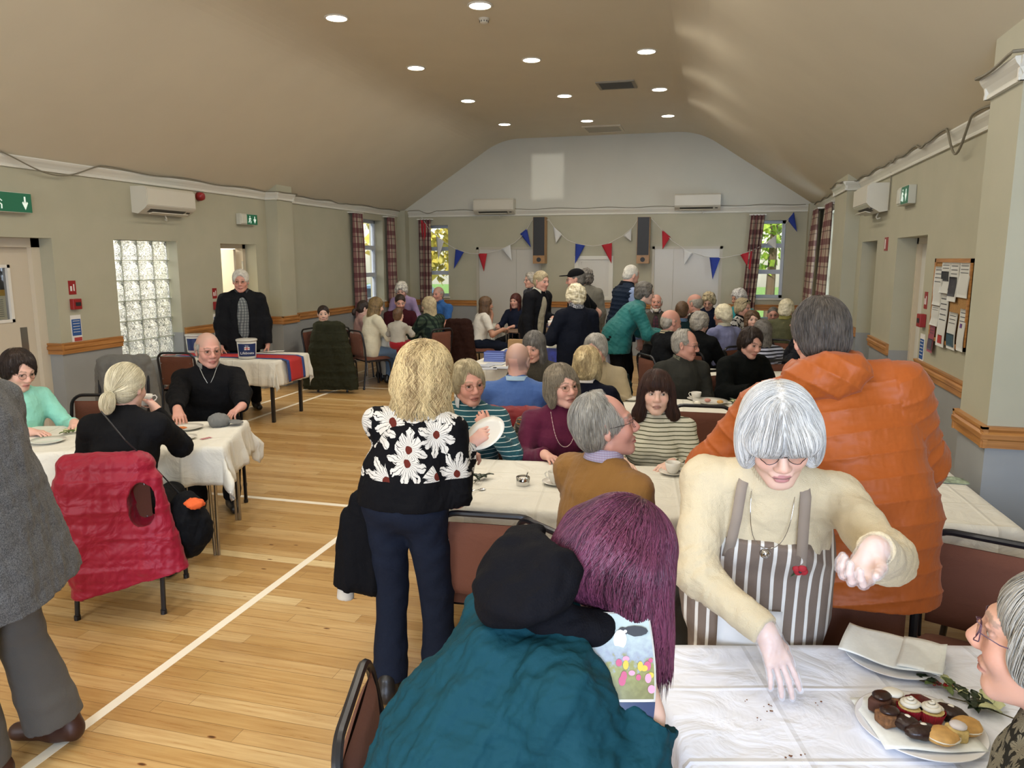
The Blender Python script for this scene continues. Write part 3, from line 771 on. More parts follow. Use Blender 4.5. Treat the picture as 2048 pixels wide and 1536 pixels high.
def cloth(name, color, kind='knit', rough=.85, c2=None, c3=None, scale=1.0, axis=2, sheen=.15, bmp=.35):
    """fabric; kind: knit, weave, smooth, stripe, vstripe, plaid, tweed, floral, fleece, nylon, denim"""
    if name in MATS: return MATS[name]
    m, t, b = newmat(name); MATS[name] = m
    b.inputs['Roughness'].default_value = rough; b.inputs['Specular IOR Level'].default_value = .25
    dk = sum(lin(color)[:3]) < .12
    if dk: b.inputs['Roughness'].default_value = max(rough, .75); b.inputs['Specular IOR Level'].default_value = .12
    b.inputs['Sheen Weight'].default_value = 0 if dk else sheen * .6; b.inputs['Sheen Roughness'].default_value = .5
    co = objco(t); c = lin(color); x, y, z = sepxyz(t, co)
    def band(s, period, frac, soft=.0):
        w = mathn(t, 'FRACT', mathn(t, 'DIVIDE', s, period)); return mathn(t, 'LESS_THAN', w, frac)
    col = None
    if kind in ('stripe', 'vstripe'):
        per, fr = scale
        s = (x, y, z)[axis]
        s = mathn(t, 'ADD', s, mathn(t, 'MULTIPLY', noise(t, 4, 1), .012))
        f = band(s, per, fr)
        if c3:
            f2 = band(mathn(t, 'ADD', s, per * .75), per * 2, .12); col = mixrgb(t, mixrgb(t, c, lin(c2), f), lin(c3), f2)
        else: col = mixrgb(t, c, lin(c2), f)
    elif kind == 'plaid':
        fx = band(mathn(t, 'ADD', x, y), scale, .5); fz = band(z, scale, .5)
        col = mixrgb(t, mixrgb(t, c, lin(c2), mathn(t, 'MULTIPLY', fx, .6)), lin(c3 or c2), mathn(t, 'MULTIPLY', fz, .5))
    elif kind == 'tweed':
        n = noise(t, 260, 2); n2 = noise(t, 9, 3)
        col = mixrgb(t, ramp(t, n, [(.35, c), (.65, lin(c2))]), (0, 0, 0, 1), mathn(t, 'MULTIPLY', n2, .15))
    elif kind == 'floral':
        v = nd(t, 'ShaderNodeTexVoronoi', feature='F1'); v.inputs['Scale'].default_value = scale; v.inputs['Randomness'].default_value = .75
        t.links.new(co, v.inputs['Vector'])
        sb = nd(t, 'ShaderNodeVectorMath', operation='SUBTRACT'); t.links.new(co, sb.inputs[0]); t.links.new(v.outputs['Position'], sb.inputs[1])
        dx, dy, dz = sepxyz(t, sb.outputs[0]); h_ = mathn(t, 'ADD', dx, mathn(t, 'MULTIPLY', dy, .6)); an = mathn(t, 'ARCTAN2', dz, h_)
        rr = mathn(t, 'SQRT', mathn(t, 'ADD', mathn(t, 'MULTIPLY', h_, h_), mathn(t, 'MULTIPLY', dz, dz)))
        rr = mathn(t, 'MULTIPLY', rr, scale)
        wv = noise(t, scale * 5, 2, co); a2 = mathn(t, 'ADD', an, mathn(t, 'MULTIPLY', wv, .5))
        pr = mathn(t, 'ADD', .30, mathn(t, 'MULTIPLY', mathn(t, 'ABSOLUTE', mathn(t, 'COSINE', mathn(t, 'MULTIPLY', a2, 4.0))), .32))
        pet = mathn(t, 'LESS_THAN', rr, pr)
        ln_ = mathn(t, 'GREATER_THAN', mathn(t, 'ABSOLUTE', mathn(t, 'SINE', mathn(t, 'MULTIPLY', a2, 12.0))), mathn(t, 'ADD', .35, mathn(t, 'MULTIPLY', wv, -.25)))
        col = mixrgb(t, c, lin(c2), mathn(t, 'MULTIPLY', pet, ln_))
        if isinstance(axis, float): pet = mathn(t, 'MULTIPLY', pet, mathn(t, 'GREATER_THAN', z, axis)); col = mixrgb(t, c, lin(c2), mathn(t, 'MULTIPLY', pet, ln_))
        if c3:
            ct = mathn(t, 'LESS_THAN', mathn(t, 'ADD', rr, mathn(t, 'MULTIPLY', wv, .1)), .16)
            if isinstance(axis, float): ct = mathn(t, 'MULTIPLY', ct, mathn(t, 'GREATER_THAN', z, axis))
            col = mixrgb(t, col, lin(c3), ct)
    else:
        n = noise(t, 5, 4); amp = .10
        col = mixrgb(t, c, tuple(max(0, v * .72) for v in c[:3]) + (1,), mathn(t, 'MULTIPLY', n, amp * 5))
    t.links.new(col, b.inputs['Base Color'])
    wr = nd(t, 'ShaderNodeTexNoise'); wr.inputs['Scale'].default_value = 7.0; wr.inputs['Detail'].default_value = 3; wr.inputs['Distortion'].default_value = 1.2; t.links.new(co, wr.inputs['Vector'])
    fine = {'knit': 320, 'weave': 500, 'denim': 420, 'tweed': 380, 'fleece': 240}.get(kind, 500)
    hsum = mathn(t, 'ADD', mathn(t, 'MULTIPLY', wr.outputs[0], 3.0), mathn(t, 'MULTIPLY', noise(t, fine, 1), .35 if kind != 'nylon' else .05))
    bump(t, b, hsum, bmp, .012)
    return m

# ---------------------------------------------------------------- the figure
def V3(*a): return np.array(a, float)
def rotx(a): c, s = math.cos(a), math.sin(a); return np.array([[1, 0, 0], [0, c, -s], [0, s, c]])
def roty(a): c, s = math.cos(a), math.sin(a); return np.array([[c, 0, s], [0, 1, 0], [-s, 0, c]])
def rotz(a): c, s = math.cos(a), math.sin(a); return np.array([[c, -s, 0], [s, c, 0], [0, 0, 1]])
def unit(v): return v / max(np.linalg.norm(v), 1e-9)
def ik(a, t, l1, l2, pole):
    """joint between a and t with bone lengths l1,l2, bent towards pole; returns joint, end"""
    d = t - a; L = np.linalg.norm(d)
    if L > (l1 + l2) * .995: t = a + d / L * (l1 + l2) * .995; d = t - a; L = np.linalg.norm(d)
    L = max(L, abs(l1 - l2) + .02); u = unit(d); x = (l1 * l1 - l2 * l2 + L * L) / (2 * L); hgt = math.sqrt(max(l1 * l1 - x * x, 0))
    p = pole - u * (pole @ u); p = unit(p) if np.linalg.norm(p) > 1e-6 else unit(np.cross(u, V3(1, 0, 0)))
    return a + u * x + p * hgt, a + u * L
def lookdir(d, up=V3(0, 0, 1)):
    """frame with y along d"""
    y = unit(d); x = unit(np.cross(y, up)) if abs(y @ up) < .98 else unit(np.cross(y, V3(0, 1, 0))); return np.stack([x, y, np.cross(x, y)], 1)

def add_head(S, Hc, R, s, age=1, fem=False, k=.012, fine=True):
    """head shape in the field. frame: y = face, z = up, x = right"""
    T = lambda *p: Hc + R @ (np.array(p, float) * s)
    E = lambda c, r, kk=k, sub=False: S.ell(T(*c), np.array(r) * s, kk, R, sub)
    E((0, -.014, .030), (.0755, .097, .088), .02)
    E((0, .026, -.025), (.062, .066, .085), .03)
    S.cone(T(-.05, 0, -.065), T(-.018, .060, -.101), .017 * s, .016 * s, .03); S.cone(T(.05, 0, -.065), T(.018, .060, -.101), .017 * s, .016 * s, .03)
    E((0, .066, -.099), (.021, .018, .017), .022)
    for sx in (-1, 1):
        E((sx * .036, .061, -.032), (.024, .022, .024), .025)
        S.cone(T(sx * .012, .088, .021), T(sx * .040, .077, .020), .0085 * s, .0075 * s, .018)
        E((sx * .031, .097, .001), (.017, .017, .0125), .014, True)
        if fine:
            S.cone(T(sx * .017, .0835, .004), T(sx * .033, .0865, .0095), .0045 * s, .0045 * s, .005); S.cone(T(sx * .033, .0865, .0095), T(sx * .046, .078, .002), .0045 * s, .0035 * s, .005)
            S.cone(T(sx * .018, .084, -.008), T(sx * .044, .0775, -.007), .0045 * s, .0040 * s, .006)
        E((sx * .012, .0985, -.037), (.0095, .010, .008), .009)
        # ear
        RE = R @ rotz(-sx * .35) @ roty(sx * .12)
        S.ell(T(sx * .079, -.008, -.004), np.array((.0065, .018, .032)) * s, .010, RE)
        S.ell(T(sx * .077, -.004, -.028), np.array((.006, .010, .012)) * s, .008, RE)
        if fine: S.ell(T(sx * .086, -.004, .0), np.array((.006, .009, .017)) * s, .006, RE, True)
    S.cone(T(0, .087, .012), T(0, .1085, -.030), .0075 * s, .0125 * s, .014)
    S.cone(T(-.020, .083, -.0655), T(.020, .083, -.0655), .0065 * s, .0065 * s, .012); S.ell(T(0, .0885, -.066), np.array((.017, .009, .0058)) * s, .006, R)
    S.ell(T(0, .0865, -.0775), np.array((.018, .0095, .0068)) * s, .008, R)
    S.ell(T(0, .099, -.0712), np.array((.024, .012, .0016)) * s, .004, R, True)

FING = {  # finger: (base x across palm, base y along palm, segment lengths, radius)
    'index': (.030, .088, (.040, .024, .020), .0086), 'middle': (.010, .092, (.045, .028, .021), .0088),
    'ring': (-.010, .089, (.041, .026, .021), .0083), 'little': (-.029, .080, (.032, .019, .018), .0074)}
def add_hand(S, wrist, R, side, curl=.35, spread=.06, s=1.0, thumb=.5, curls=None):
    """R: x = towards thumb side for right hand(+1) , y = along the hand, z = back of the hand"""
    T = lambda p: wrist + R @ (np.array([p[0] * side, p[1], p[2]]) * s)
    S.cone(T((0, -.01, 0)), T((0, .035, 0)), .024 * s, .026 * s, .02)
    for bx in (.024, .008, -.008, -.022): S.cone(T((bx * .55, .02, -.001)), T((bx * 1.12, .082, 0)), .0155 * s, .0125 * s, .012)
    for i, (nm, (bx, by, seg, r)) in enumerate(FING.items()):
        p = np.array([bx, by, 0.]); a = 0; cu = (curls[i] if curls else curl * (1 + .12 * i)); sp = spread * (1.5 - i)
        for j, L in enumerate(seg):
            a += cu * (1.0, 1.25, .9)[j]
            d = np.array([math.sin(sp) * math.cos(a), math.cos(sp) * math.cos(a), -math.sin(a)]); q = p + d * L
            S.cone(T(p), T(q), r * s * (1 - .08 * j), r * s * (1 - .08 * (j + 1)), .004); p = q
    p = np.array([.020, .022, -.006]); ang = .75 - .35 * thumb
    d1 = np.array([math.sin(ang), math.cos(ang), -.25 - .35 * thumb]); d1 /= np.linalg.norm(d1); q = p + d1 * .046
    S.cone(T(p), T(q), .0155 * s, .0115 * s, .014)
    d2 = np.array([math.sin(ang * .45), math.cos(ang * .45), -.3 - .7 * thumb]); d2 /= np.linalg.norm(d2); q2 = q + d2 * .032; S.cone(T(q), T(q2), .0108 * s, .0095 * s, .006)
    S.cone(T(q2), T(q2 + d2 * .022), .0095 * s, .0078 * s, .005)

class Fig: pass
def rig(spec):
    """joint positions in the person's own frame (y = facing, feet on z=0)"""
    g = Fig(); P = dict(spec); g.P = P
    s = P.get('s', 1.0 if P.get('sit', True) else min(1.08, max(.9, P['zt'] / 1.70 + (1 - math.cos(math.radians(P.get('lean', 4)))) * .45))); hs = P.get('hs', 1.06); w = P.get('w', 1.0); g.s, g.hs, g.w = s, hs, w
    lean = math.radians(P.get('lean', 4)); side = math.radians(P.get('side', 0)); tw = math.radians(P.get('twist', 0))
    hy, hp, ht = [math.radians(a) for a in P.get('head', (0, 0, 0))]   # yaw(+left), pitch(+down), tilt(+ to the right)
    zt = P['zt']; sit = P.get('sit', True)
    RH = rotz(hy) @ roty(ht) @ rotx(-hp); g.RH = RH
    pel = P.get('pz', .56 if sit else .93 * s); g.pel = V3(0, 0, pel)
    up = V3(math.sin(side), math.sin(lean) * math.cos(side), math.cos(lean) * math.cos(side))
    # neck base height that puts the crown at zt
    offn = RH @ V3(0, .018, .095) * hs * .8 + unit(up * .6 + V3(0, .25, .6)) * .058 * s + V3(0, P.get('hfwd', 0), 0)   # neck base -> head centre
    top = .122 * hs * max(.75, abs((RH @ V3(0, 0, 1))[2])) + .01
    nz_ = zt - top - offn[2]
    L = (nz_ - pel) / up[2]; L = min(max(L, .40 * s), .60 * s); g.L = L
    if not sit or P.get('float'): pel = nz_ - L * up[2]; g.pel[2] = pel
    g.neck = g.pel + up * L; g.Hc = g.neck + offn; d_ = zt - top - g.Hc[2]
    if abs(d_) > 1e-4: g.Hc[2] += d_; g.neck[2] += d_; g.pel[2] += max(-.06, min(d_, .06)) if sit else d_
    g.up = up; g.RT = rotz(tw) @ np.stack([unit(np.cross(V3(0, 1, 0), up)), unit(np.cross(up, np.cross(V3(0, 1, 0), up))), up], 1)
    RT = g.RT; g.x = RT[:, 0]; g.f = RT[:, 1]
    sw = .174 * w * s; g.sh = {k: g.neck - up * .082 * s + g.x * sw * k + V3(0, .0, 0) for k in (-1, 1)}
    la, lf = .285 * s, .255 * s; g.el, g.wr, g.hd = {}, {}, {}
    for k, nm in ((-1, 'L'), (1, 'R')):
        T = P.get(nm, 'table' if sit else 'down')
        pole = V3(k * .5, -.7, -.6)
        if isinstance(T, str):
            if T == 'table': T, fd, pn = V3(k * .16, .40, .775), V3(-k * .45, 1, -.05), V3(0, 0, 1)
            elif T == 'lap': T, fd, pn = V3(k * .12, .26, .68), V3(-k * .5, 1, -.2), V3(0, 0, 1)
            elif T == 'down': T, fd, pn = g.sh[k] + V3(k * .07, .05 + math.sin(lean) * .1, -.53 * s), V3(0, .12, -1), V3(k, 0, 0)
            elif T == 'hang': T, fd, pn = g.sh[k] + V3(k * .03, .04, -.53 * s), V3(0, .05, -1), V3(k, 0, 0)
            elif T == 'chin': T, fd, pn = g.Hc + RH @ V3(k * .03, .12, -.16), unit(RH @ V3(-k * .1, -.25, 1)), RH @ V3(0, 1, .1)
            elif T == 'chest': T, fd, pn = g.neck + V3(k * .03, .17, -.16), V3(-k * .6, -.2, .8), V3(0, 1, 0)
            elif T == 'hips': T, fd, pn = V3(k * .24, -.02, pel + .02), V3(-k * .6, .5, -.5), V3(k, .2, .5)
        else:
            T, fd, pn = [np.array(q, float) for q in T[:3]]
            if len(P.get(nm)) > 3: pole = np.array(P[nm][3], float)
        g.el[k], g.wr[k] = ik(g.sh[k], T, la, lf, pole)
        y = unit(fd); z = unit(pn - y * (pn @ y)); x = np.cross(y, z)
        g.hd[k] = np.stack([-x * 1.0, y, z], 1) if k > 0 else np.stack([-x, y, z], 1)
    g.hip = {k: g.pel + V3(k * .088 * s, 0, -.02) for k in (-1, 1)}
    g.kn, g.an = {}, {}
    lt, ls = .42 * s, .41 * s
    for k, nm in ((-1, 'legL'), (1, 'legR')):
        if nm in P: T = np.array(P[nm], float)
        elif sit: T = V3(k * .12, P.get('feet', .36), .085)
        else: T = V3(k * .10 * s, P.get('feet', 0) + (.03 if k > 0 else -.03), .085)
        g.kn[k], g.an[k] = ik(g.hip[k], T, lt, ls, V3(k * .12, 1, .35 if sit else 0))
        if sit and 'knee' in P: pass
    return g

def torso(S, g, off, chest=1.0, belly=1.0, k=.05, low=True, bust=0):
    s, w = g.s, g.w; up, x, f = g.up, g.x, g.f; R = g.RT; L = g.L
    N, P0 = g.neck, g.pel
    S.ell(N - up * .19 * s + f * .012, (.155 * w * s * chest + off, .105 * s * chest + off, .175 * s + off), k, R)
    S.ell(P0 + up * (L * .42), (.140 * w * s * belly + off, .102 * s * belly + off, .16 * s + off), k, R)
    S.ell(P0 + up * .03 + V3(0, -.01, 0), (.160 * w * s * (.5 + .5 * belly) + off, .118 * s + off, .12 * s + off), k, R)
    S.cone(N - up * .14 * s, P0 + up * .02, .105 * s + off, .112 * s + off, k)
    for q in (-1, 1):
        S.cone(N - up * .012 * s + x * q * .028, g.sh[q] + x * q * -.022 - up * .012 * s, .036 * s + off, .048 * s + off, k)
        if bust: S.ell(N - up * .21 * s + f * (.088 + off * .4) + x * q * .07, (.062 * bust + off, .05 * bust + off, .062 * bust + off), .04, R)
def arms(S, g, off, to=1.0, k=.045, cut='b', puff=0):
    s = g.s
    for q in (-1, 1):
        a, e, w_ = g.sh[q], g.el[q], g.wr[q]
        if to < .5:  # short sleeve
            c = a + (e - a) * .72; S.cone(a, c, .052 * s + off, .049 * s + off + puff, k, cut='b'); continue
        S.cone(a, e, .051 * s + off, .041 * s + off + puff, k); t = (to - .5) * 2
        c = e + (w_ - e) * t; S.cone(e, c, .041 * s + off + puff, .029 * s + off * .8 + puff * .3, k, cut=cut)
def legs(S, g, off, to=1.0, flare=0, k=.03):
    s = g.s
    for q in (-1, 1):
        h, kn, an = g.hip[q], g.kn[q], g.an[q]
        S.cone(h + V3(0, 0, 0), kn, .083 * s + off, .057 * s + off, .05)
        c = kn + (an - kn) * min(1, to); S.cone(kn, c, .056 * s + off, .036 * s + off + flare, k, cut='b')

SKINS = {'pale': 'd4a894', 'pink': 'cf9f8c', 'ruddy': 'c69280', 'tan': 'b3866e', 'fair': 'dab4a0', 'deep': 'ad7456'}
def head_tint(V, g, tone, brow, lips, beard, fem, stub=None):
    c = np.array(lin(SKINS.get(tone, tone))[:3]); T = np.tile(c, (len(V), 1))
    q = (V - g.Hc) @ g.RH / g.hs
    x, y, z = q[:, 0], q[:, 1], q[:, 2]; on = (np.abs(x) < .1) & (np.abs(y) < .13) & (np.abs(z) < .14)
    def blend(mask, col, a=1.0):
        m = np.clip(mask, 0, 1)[:, None] * a; T[:] = T * (1 - m) + np.array(col) * m
    ax = np.abs(x)
    blend(np.exp(-((ax - .04) / .02) ** 2 - ((z + .03) / .022) ** 2) * (y > .03) * on, c * np.array([1.02, .78, .76]), .6)
    blend(np.exp(-(x / .014) ** 2 - ((z + .032) / .014) ** 2) * (y > .09) * on, c * np.array([1.02, .78, .76]), .5)
    lp = ((ax / .0245) ** 2 + ((z + .071) / .0105) ** 2 < 1) & (y > .074)
    blend(lp * 1.0, np.array(lin(lips)[:3]), .75)
    blend(((ax < .0215) & (np.abs(z + .0712) < .0022) & (y > .074)) * 1.0, c * .25, .8)
    bz = .0225 + .004 * np.sin((ax - .012) / .035 * 3.1)
    blend(((np.abs(z - bz) < .0038) & (ax > .012) & (ax < .050) & (y > .05)) * 1.0, np.array(lin(brow)[:3]) * .6, .65)
    ex = ((ax - .031) / .0165) ** 2 + (z / .0085) ** 2
    blend(((ex < 1.5) & (y > .05)) * 1.0, c * .45, .38); blend(((np.abs(z - .0075) < .0028) & (ax > .016) & (ax < .047) & (y > .068)) * 1.0, c * .15, .6); blend(((np.abs(z + .0085) < .002) & (ax > .02) & (ax < .044) & (y > .06)) * 1.0, c * .4, .4)
    if beard: blend(((z < -.045) & (y > .0) & (z > -.14) & ~lp) * on * 1.0, np.array(lin(beard)[:3]), .55)
    if stub: blend(((z > stub) | ((y < -.0) & (z > -.06) & (ax > .03))) * on * np.clip(1 - (y - .05) / .03, 0, 1), np.array(lin(g.P.get('hairc', 'b0aaa0'))[:3]), .45)
    return np.concatenate([T, np.ones((len(V), 1))], 1)

def build_hair(g, style, mat, root, h, seed=3, strands=0, slen=.09, flow=None, wave=0, crown=(0, -.03, .12), radius=.0011, wscale=60, vol=1.0, free=0, name='hair'):
    S = SDF(); Hc, R, s = g.Hc, g.RH, g.hs
    T = lambda *p: Hc + R @ (np.array(p, float) * s)
    E = lambda c, r, k=.02, sub=False: S.ell(T(*c), np.array(r) * s, k, R, sub)
    v = .012 * (vol - 1)
    face = lambda y0=.062, z0=.045, rx=.056: S.ell(T(0, .118, -.045), np.array((rx, y0 + 0., .105)) * s, .012, R, True)
    if style == 'short':
        E((0, -.016, .034), (.081 + v, .102 + v, .092 + v)); E((0, -.05, -.02), (.070 + v, .055 + v, .062)); face(.07)
        S.ell(T(0, .105, .01), np.array((.066, .052, .062)) * s, .012, R, True)
    elif style == 'crop':   # very short
        E((0, -.015, .032), (.079, .100, .0905)); E((0, -.05, -.025), (.068, .052, .055)); face(.07); S.ell(T(0, .105, .012), np.array((.07, .056, .062)) * s, .012, R, True)
        for k in (-1, 1): S.ell(T(k * .085, .0, -.02), np.array((.02, .03, .036)) * s, .008, R, True)
    elif style == 'bald':   # fringe round the back and sides only
        E((0, -.016, .018), (.0815 + v, .103 + v, .070)); E((0, -.05, -.02), (.071 + v, .056, .062))
        S.ell(T(0, .02, .085), np.array((.074, .105, .058)) * s, .010, R, True); S.ell(T(0, .10, .0), np.array((.12, .085, .14)) * s, .012, R, True)
    elif style == 'receding':
        E((0, -.017, .034), (.081 + v, .102 + v, .092 + v)); E((0, -.05, -.02), (.071 + v, .056 + v, .066)); face(.07)
        S.ell(T(0, .084, .072), np.array((.074, .088, .085)) * s, .014, R, True); S.ell(T(0, .115, -.01), np.array((.078, .07, .09)) * s, .014, R, True)
    elif style == 'full':   # short full cap of hair
        E((0, -.014, .040), (.090 + v, .108 + v, .096 + v), .03); E((0, -.055, -.02), (.080 + v, .060 + v, .075), .03)
        for k in (-1, 1): E((k * .074, .012, .0), (.020 + v, .034, .046), .02)
        S.ell(T(0, .112, -.020), np.array((.063, .060, .092)) * s, .014, R, True); S.ell(T(.03, .112, .055), np.array((.045, .045, .04)) * s, .02, R, True)
    elif style == 'curly':
        E((0, -.014, .045), (.096 + v, .112 + v, .100 + v), .03); E((0, -.055, -.015), (.088 + v, .068 + v, .080), .03)
        for k in (-1, 1): E((k * .080, .008, .005), (.026 + v, .044, .056), .02)
        S.ell(T(0, .115, -.022), np.array((.064, .062, .088)) * s, .014, R, True)
    elif style == 'bob':
        E((0, -.014, .038), (.091 + v, .108 + v, .096 + v), .03); E((0, -.05, -.035), (.092 + v, .068 + v, .092 + v), .03)
        for k in (-1, 1): E((k * .079, .010, -.035), (.026 + v, .042, .082), .03)
        S.ell(T(0, .118, -.038), np.array((.061, .068, .100)) * s, .012, R, True); S.ell(T(.022, .115, .05), np.array((.03, .04, .035)) * s, .02, R, True)
    elif style == 'fringe':  # fringe over the brow, hair past the jaw
        E((0, -.012, .036), (.088 + v, .104 + v, .095), .03); E((0, .072, .052), (.060, .030, .042), .02); E((0, -.045, -.05), (.090, .062, .10), .03)
        for k in (-1, 1): E((k * .082, .012, -.055), (.026, .036, .10), .03); E((k * .098, .012, -.125), (.034, .030, .045), .03)
        S.ell(T(0, .118, -.062), np.array((.062, .074, .088)) * s, .010, R, True)
    elif style == 'wavy':   # shoulder length
        E((0, -.016, .040), (.098 + v, .115 + v, .100 + v), .03); E((0, -.05, -.045), (.108 + v, .080 + v, .098), .04)
        for k in (-1, 1): E((k * .092, .005, -.05), (.034, .050, .088), .03)
        S.ell(T(0, .120, -.05), np.array((.060, .070, .098)) * s, .012, R, True)
    elif style == 'long':
        E((0, -.014, .036), (.088 + v, .106 + v, .096 + v), .03); E((0, -.05, -.10), (.085 + v, .060, .17), .04)
        for k in (-1, 1): E((k * .074, .006, -.09), (.024, .036, .14), .03)
        S.ell(T(0, .118, -.05), np.array((.060, .070, .10)) * s, .012, R, True)
    elif style == 'ponytail':
        E((0, -.014, .036), (.084, .104, .095), .02); E((0, -.045, -.015), (.078, .068, .07), .02)
        S.ell(T(0, .110, -.035), np.array((.066, .060, .09)) * s, .012, R, True)
        E((0, -.118, -.035), (.016, .016, .014), .01); E((0, -.142, -.075), (.036, .034, .050), .016); E((0, -.140, -.105), (.024, .024, .035), .02)
    elif style == 'bun': E((0, -.014, .036), (.083, .102, .093), .02); face(.07); E((0, -.11, .02), (.035, .03, .035), .02)
    if callable(style): style(S, T, E, R, s)
    V, Q, fld = S.mesh(h)
    N = vnormals(V, Q)
    L = (V - Hc) @ R / s
    amp = {'curly': .007, 'wavy': .006, 'full': .0035, 'bob': .0035, 'crop': .0012, 'short': .0025}.get(style if isinstance(style, str) else '', .003)
    ph = np.arctan2(L[:, 0], -L[:, 1] + 1e-6)
    str_ = np.sin(ph * 46 + 3 * wob(V, 18, seed)) * .5 + np.sin(ph * 83 + 5 * wob(V, 25, seed + 1)) * .4
    if style == 'curly': str_ = wob(V, 75, seed) * 1.4
    V = V + N * (amp * (.55 * wob(V, 55, seed + 2) + .6 * str_) + (.0045 * wob(V, 26, seed + 5) if amp > .003 else 0))[:, None]
    st = np.clip(.5 + .3 * str_ + .2 * wob(V, 30, seed + 3), 0, 1)
    sets = [(V, Q, st)]
    if strands:
        r = np.random.RandomState(seed + 9); face_c = V[Q].mean(1); ok = np.linalg.norm(np.cross(V[Q[:, 2]] - V[Q[:, 0]], V[Q[:, 3]] - V[Q[:, 1]]), axis=1)
        pick = r.choice(len(Q), strands, p=ok / ok.sum()); p = face_c[pick].copy(); n = 9; step = slen / n
        C = T(*crown); pts = []; off = .0012 + r.uniform(0, .004, strands); ln = r.uniform(.6, 1.2, strands)[:, None]
        ph_ = r.uniform(0, 6.3, strands)
        for j in range(n + 1):
            G = grad(fld, p); d = sample(fld, p) if True else 0
            wgt = np.clip((p[:, 2] - (Hc[2] - free)) / .03, 0, 1) if free else 1.0
            p = p - G * ((d - off) * wgt)[:, None]; pts.append(p.copy())
            fl = flow(p, C, R) if flow else unit_rows(p - C) + np.array([0, 0, -.9])
            fl = fl - G * (fl * G).sum(1, keepdims=True) * (wgt[:, None] if free else 1); fl = unit_rows(fl)
            if wave:
                sd = np.cross(fl, G); fl = unit_rows(fl + sd * (wave * np.sin(ph_ + j * 1.1 + wob(p, wscale, seed) * 2))[:, None])
            p = p + fl * step * ln
        PT = np.stack(pts, 1); m = n + 1
        tg = np.gradient(PT, axis=1); tg /= np.maximum(np.linalg.norm(tg, axis=2, keepdims=True), 1e-9)
        GG = grad(fld, PT.reshape(-1, 3)).reshape(PT.shape); sdv = np.cross(tg, GG); sdv /= np.maximum(np.linalg.norm(sdv, axis=2, keepdims=True), 1e-9)
        tp = radius * np.sin(np.linspace(.35, 3.0, m))[None, :, None]
        tri = [PT + sdv * tp, PT - sdv * tp, PT + GG * tp * .8]
        SV = np.stack(tri, 2).reshape(-1, 3); b = (np.arange(strands)[:, None] * m + np.arange(m - 1)[None]).reshape(-1) * 3
        SQ = np.concatenate([np.stack([b + i, b + (i + 1) % 3, b + 3 + (i + 1) % 3, b + 3 + i], 1) for i in range(3)])
        lk = .5 + .5 * wob(PT[:, 0] * np.array([1, 1, .5]), 42, seed + 4); sc = np.repeat(np.clip(.55 * r.uniform(0, 1, strands) + .55 * lk, 0, 1), m * 3); sets.append((SV, SQ, sc))
    Vs, Qs, As, o = [], [], [], 0
    for a, b, c in sets: Vs.append(a); Qs.append(b + o); As.append(c); o += len(a)
    return qobj(name, np.concatenate(Vs), np.concatenate(Qs), mat, root, attrs={'strand': ('FLOAT', np.concatenate(As))})
def unit_rows(a): return a / np.maximum(np.linalg.norm(a, axis=1, keepdims=True), 1e-9)

def glasses(g, root, mat, r=.022, rimless=False, lensmat=None, squash=.8, rr=.0011):
    T = lambda *p: Vector(g.Hc + g.RH @ (np.array(p, float) * g.hs)); mb = MB()
    for k in (-1, 1):
        pts = [T(k * (.032 + r * math.cos(a)), .103 - .004 * abs(math.cos(a)) + (-.007 if math.cos(a) > .5 else 0), -.003 + r * squash * math.sin(a)) for a in [i * 2 * math.pi / 20 for i in range(20)]]
        mb.tube(pts, rr, 5, closed=True)
        mb.tube([T(k * (.032 + r), .094, .003), T(k * .079, .06, .005), T(k * .083, .0, .006), T(k * .084, -.012, -.01)], rr, 5)
    mb.tube([T(-.010, .104, .001), T(0, .110, .004), T(.010, .104, .001)], rr, 5)
    o = mb.build('glasses', mat, root, smooth=True)
    for k in (-1, 1):
        lm = MB(); pts = [T(k * (.032 + r * .97 * math.cos(a)), .102 - .004 * abs(math.cos(a)), -.003 + r * .97 * squash * math.sin(a)) for a in [i * 2 * math.pi / 20 for i in range(20)]]
        lm.add(pts, [tuple(range(20))]); lm.build('lens', LENS, o)
    return o
LENS = M('spectacle_lens', 'ffffff', .02, trans=1.0)
LENS.node_tree.nodes['Principled BSDF'].inputs['IOR'].default_value = 1.03
SHOE = {}
def shoes(g, root, mat, h=.01):
    if 'v' not in SHOE:
        S = SDF(); S.cone((0, -.06, .035), (0, .0, .04), .034, .036, .03); S.cone((0, 0, .038), (0, .13, .028), .036, .030, .03); S.cone((0, -.055, .06), (0, -.05, .09), .033, .034, .03)
        S.cutplane((0, 0, .0), (0, 0, -1)); SHOE['v'] = S.mesh(.007)[:2]
    V, Q = SHOE['v']; out = []
    for k in (-1, 1):
        d = V3(k * .12, 1, 0) if g.P.get('sit', True) else V3(k * .18, 1, 0)
        R = lookdir(unit(d)); an = g.an[k]; o = qobj('shoe', (V * g.s * 1.16) @ R.T + V3(an[0], an[1], an[2] - .085), Q, mat, root); out.append(o)
    return out

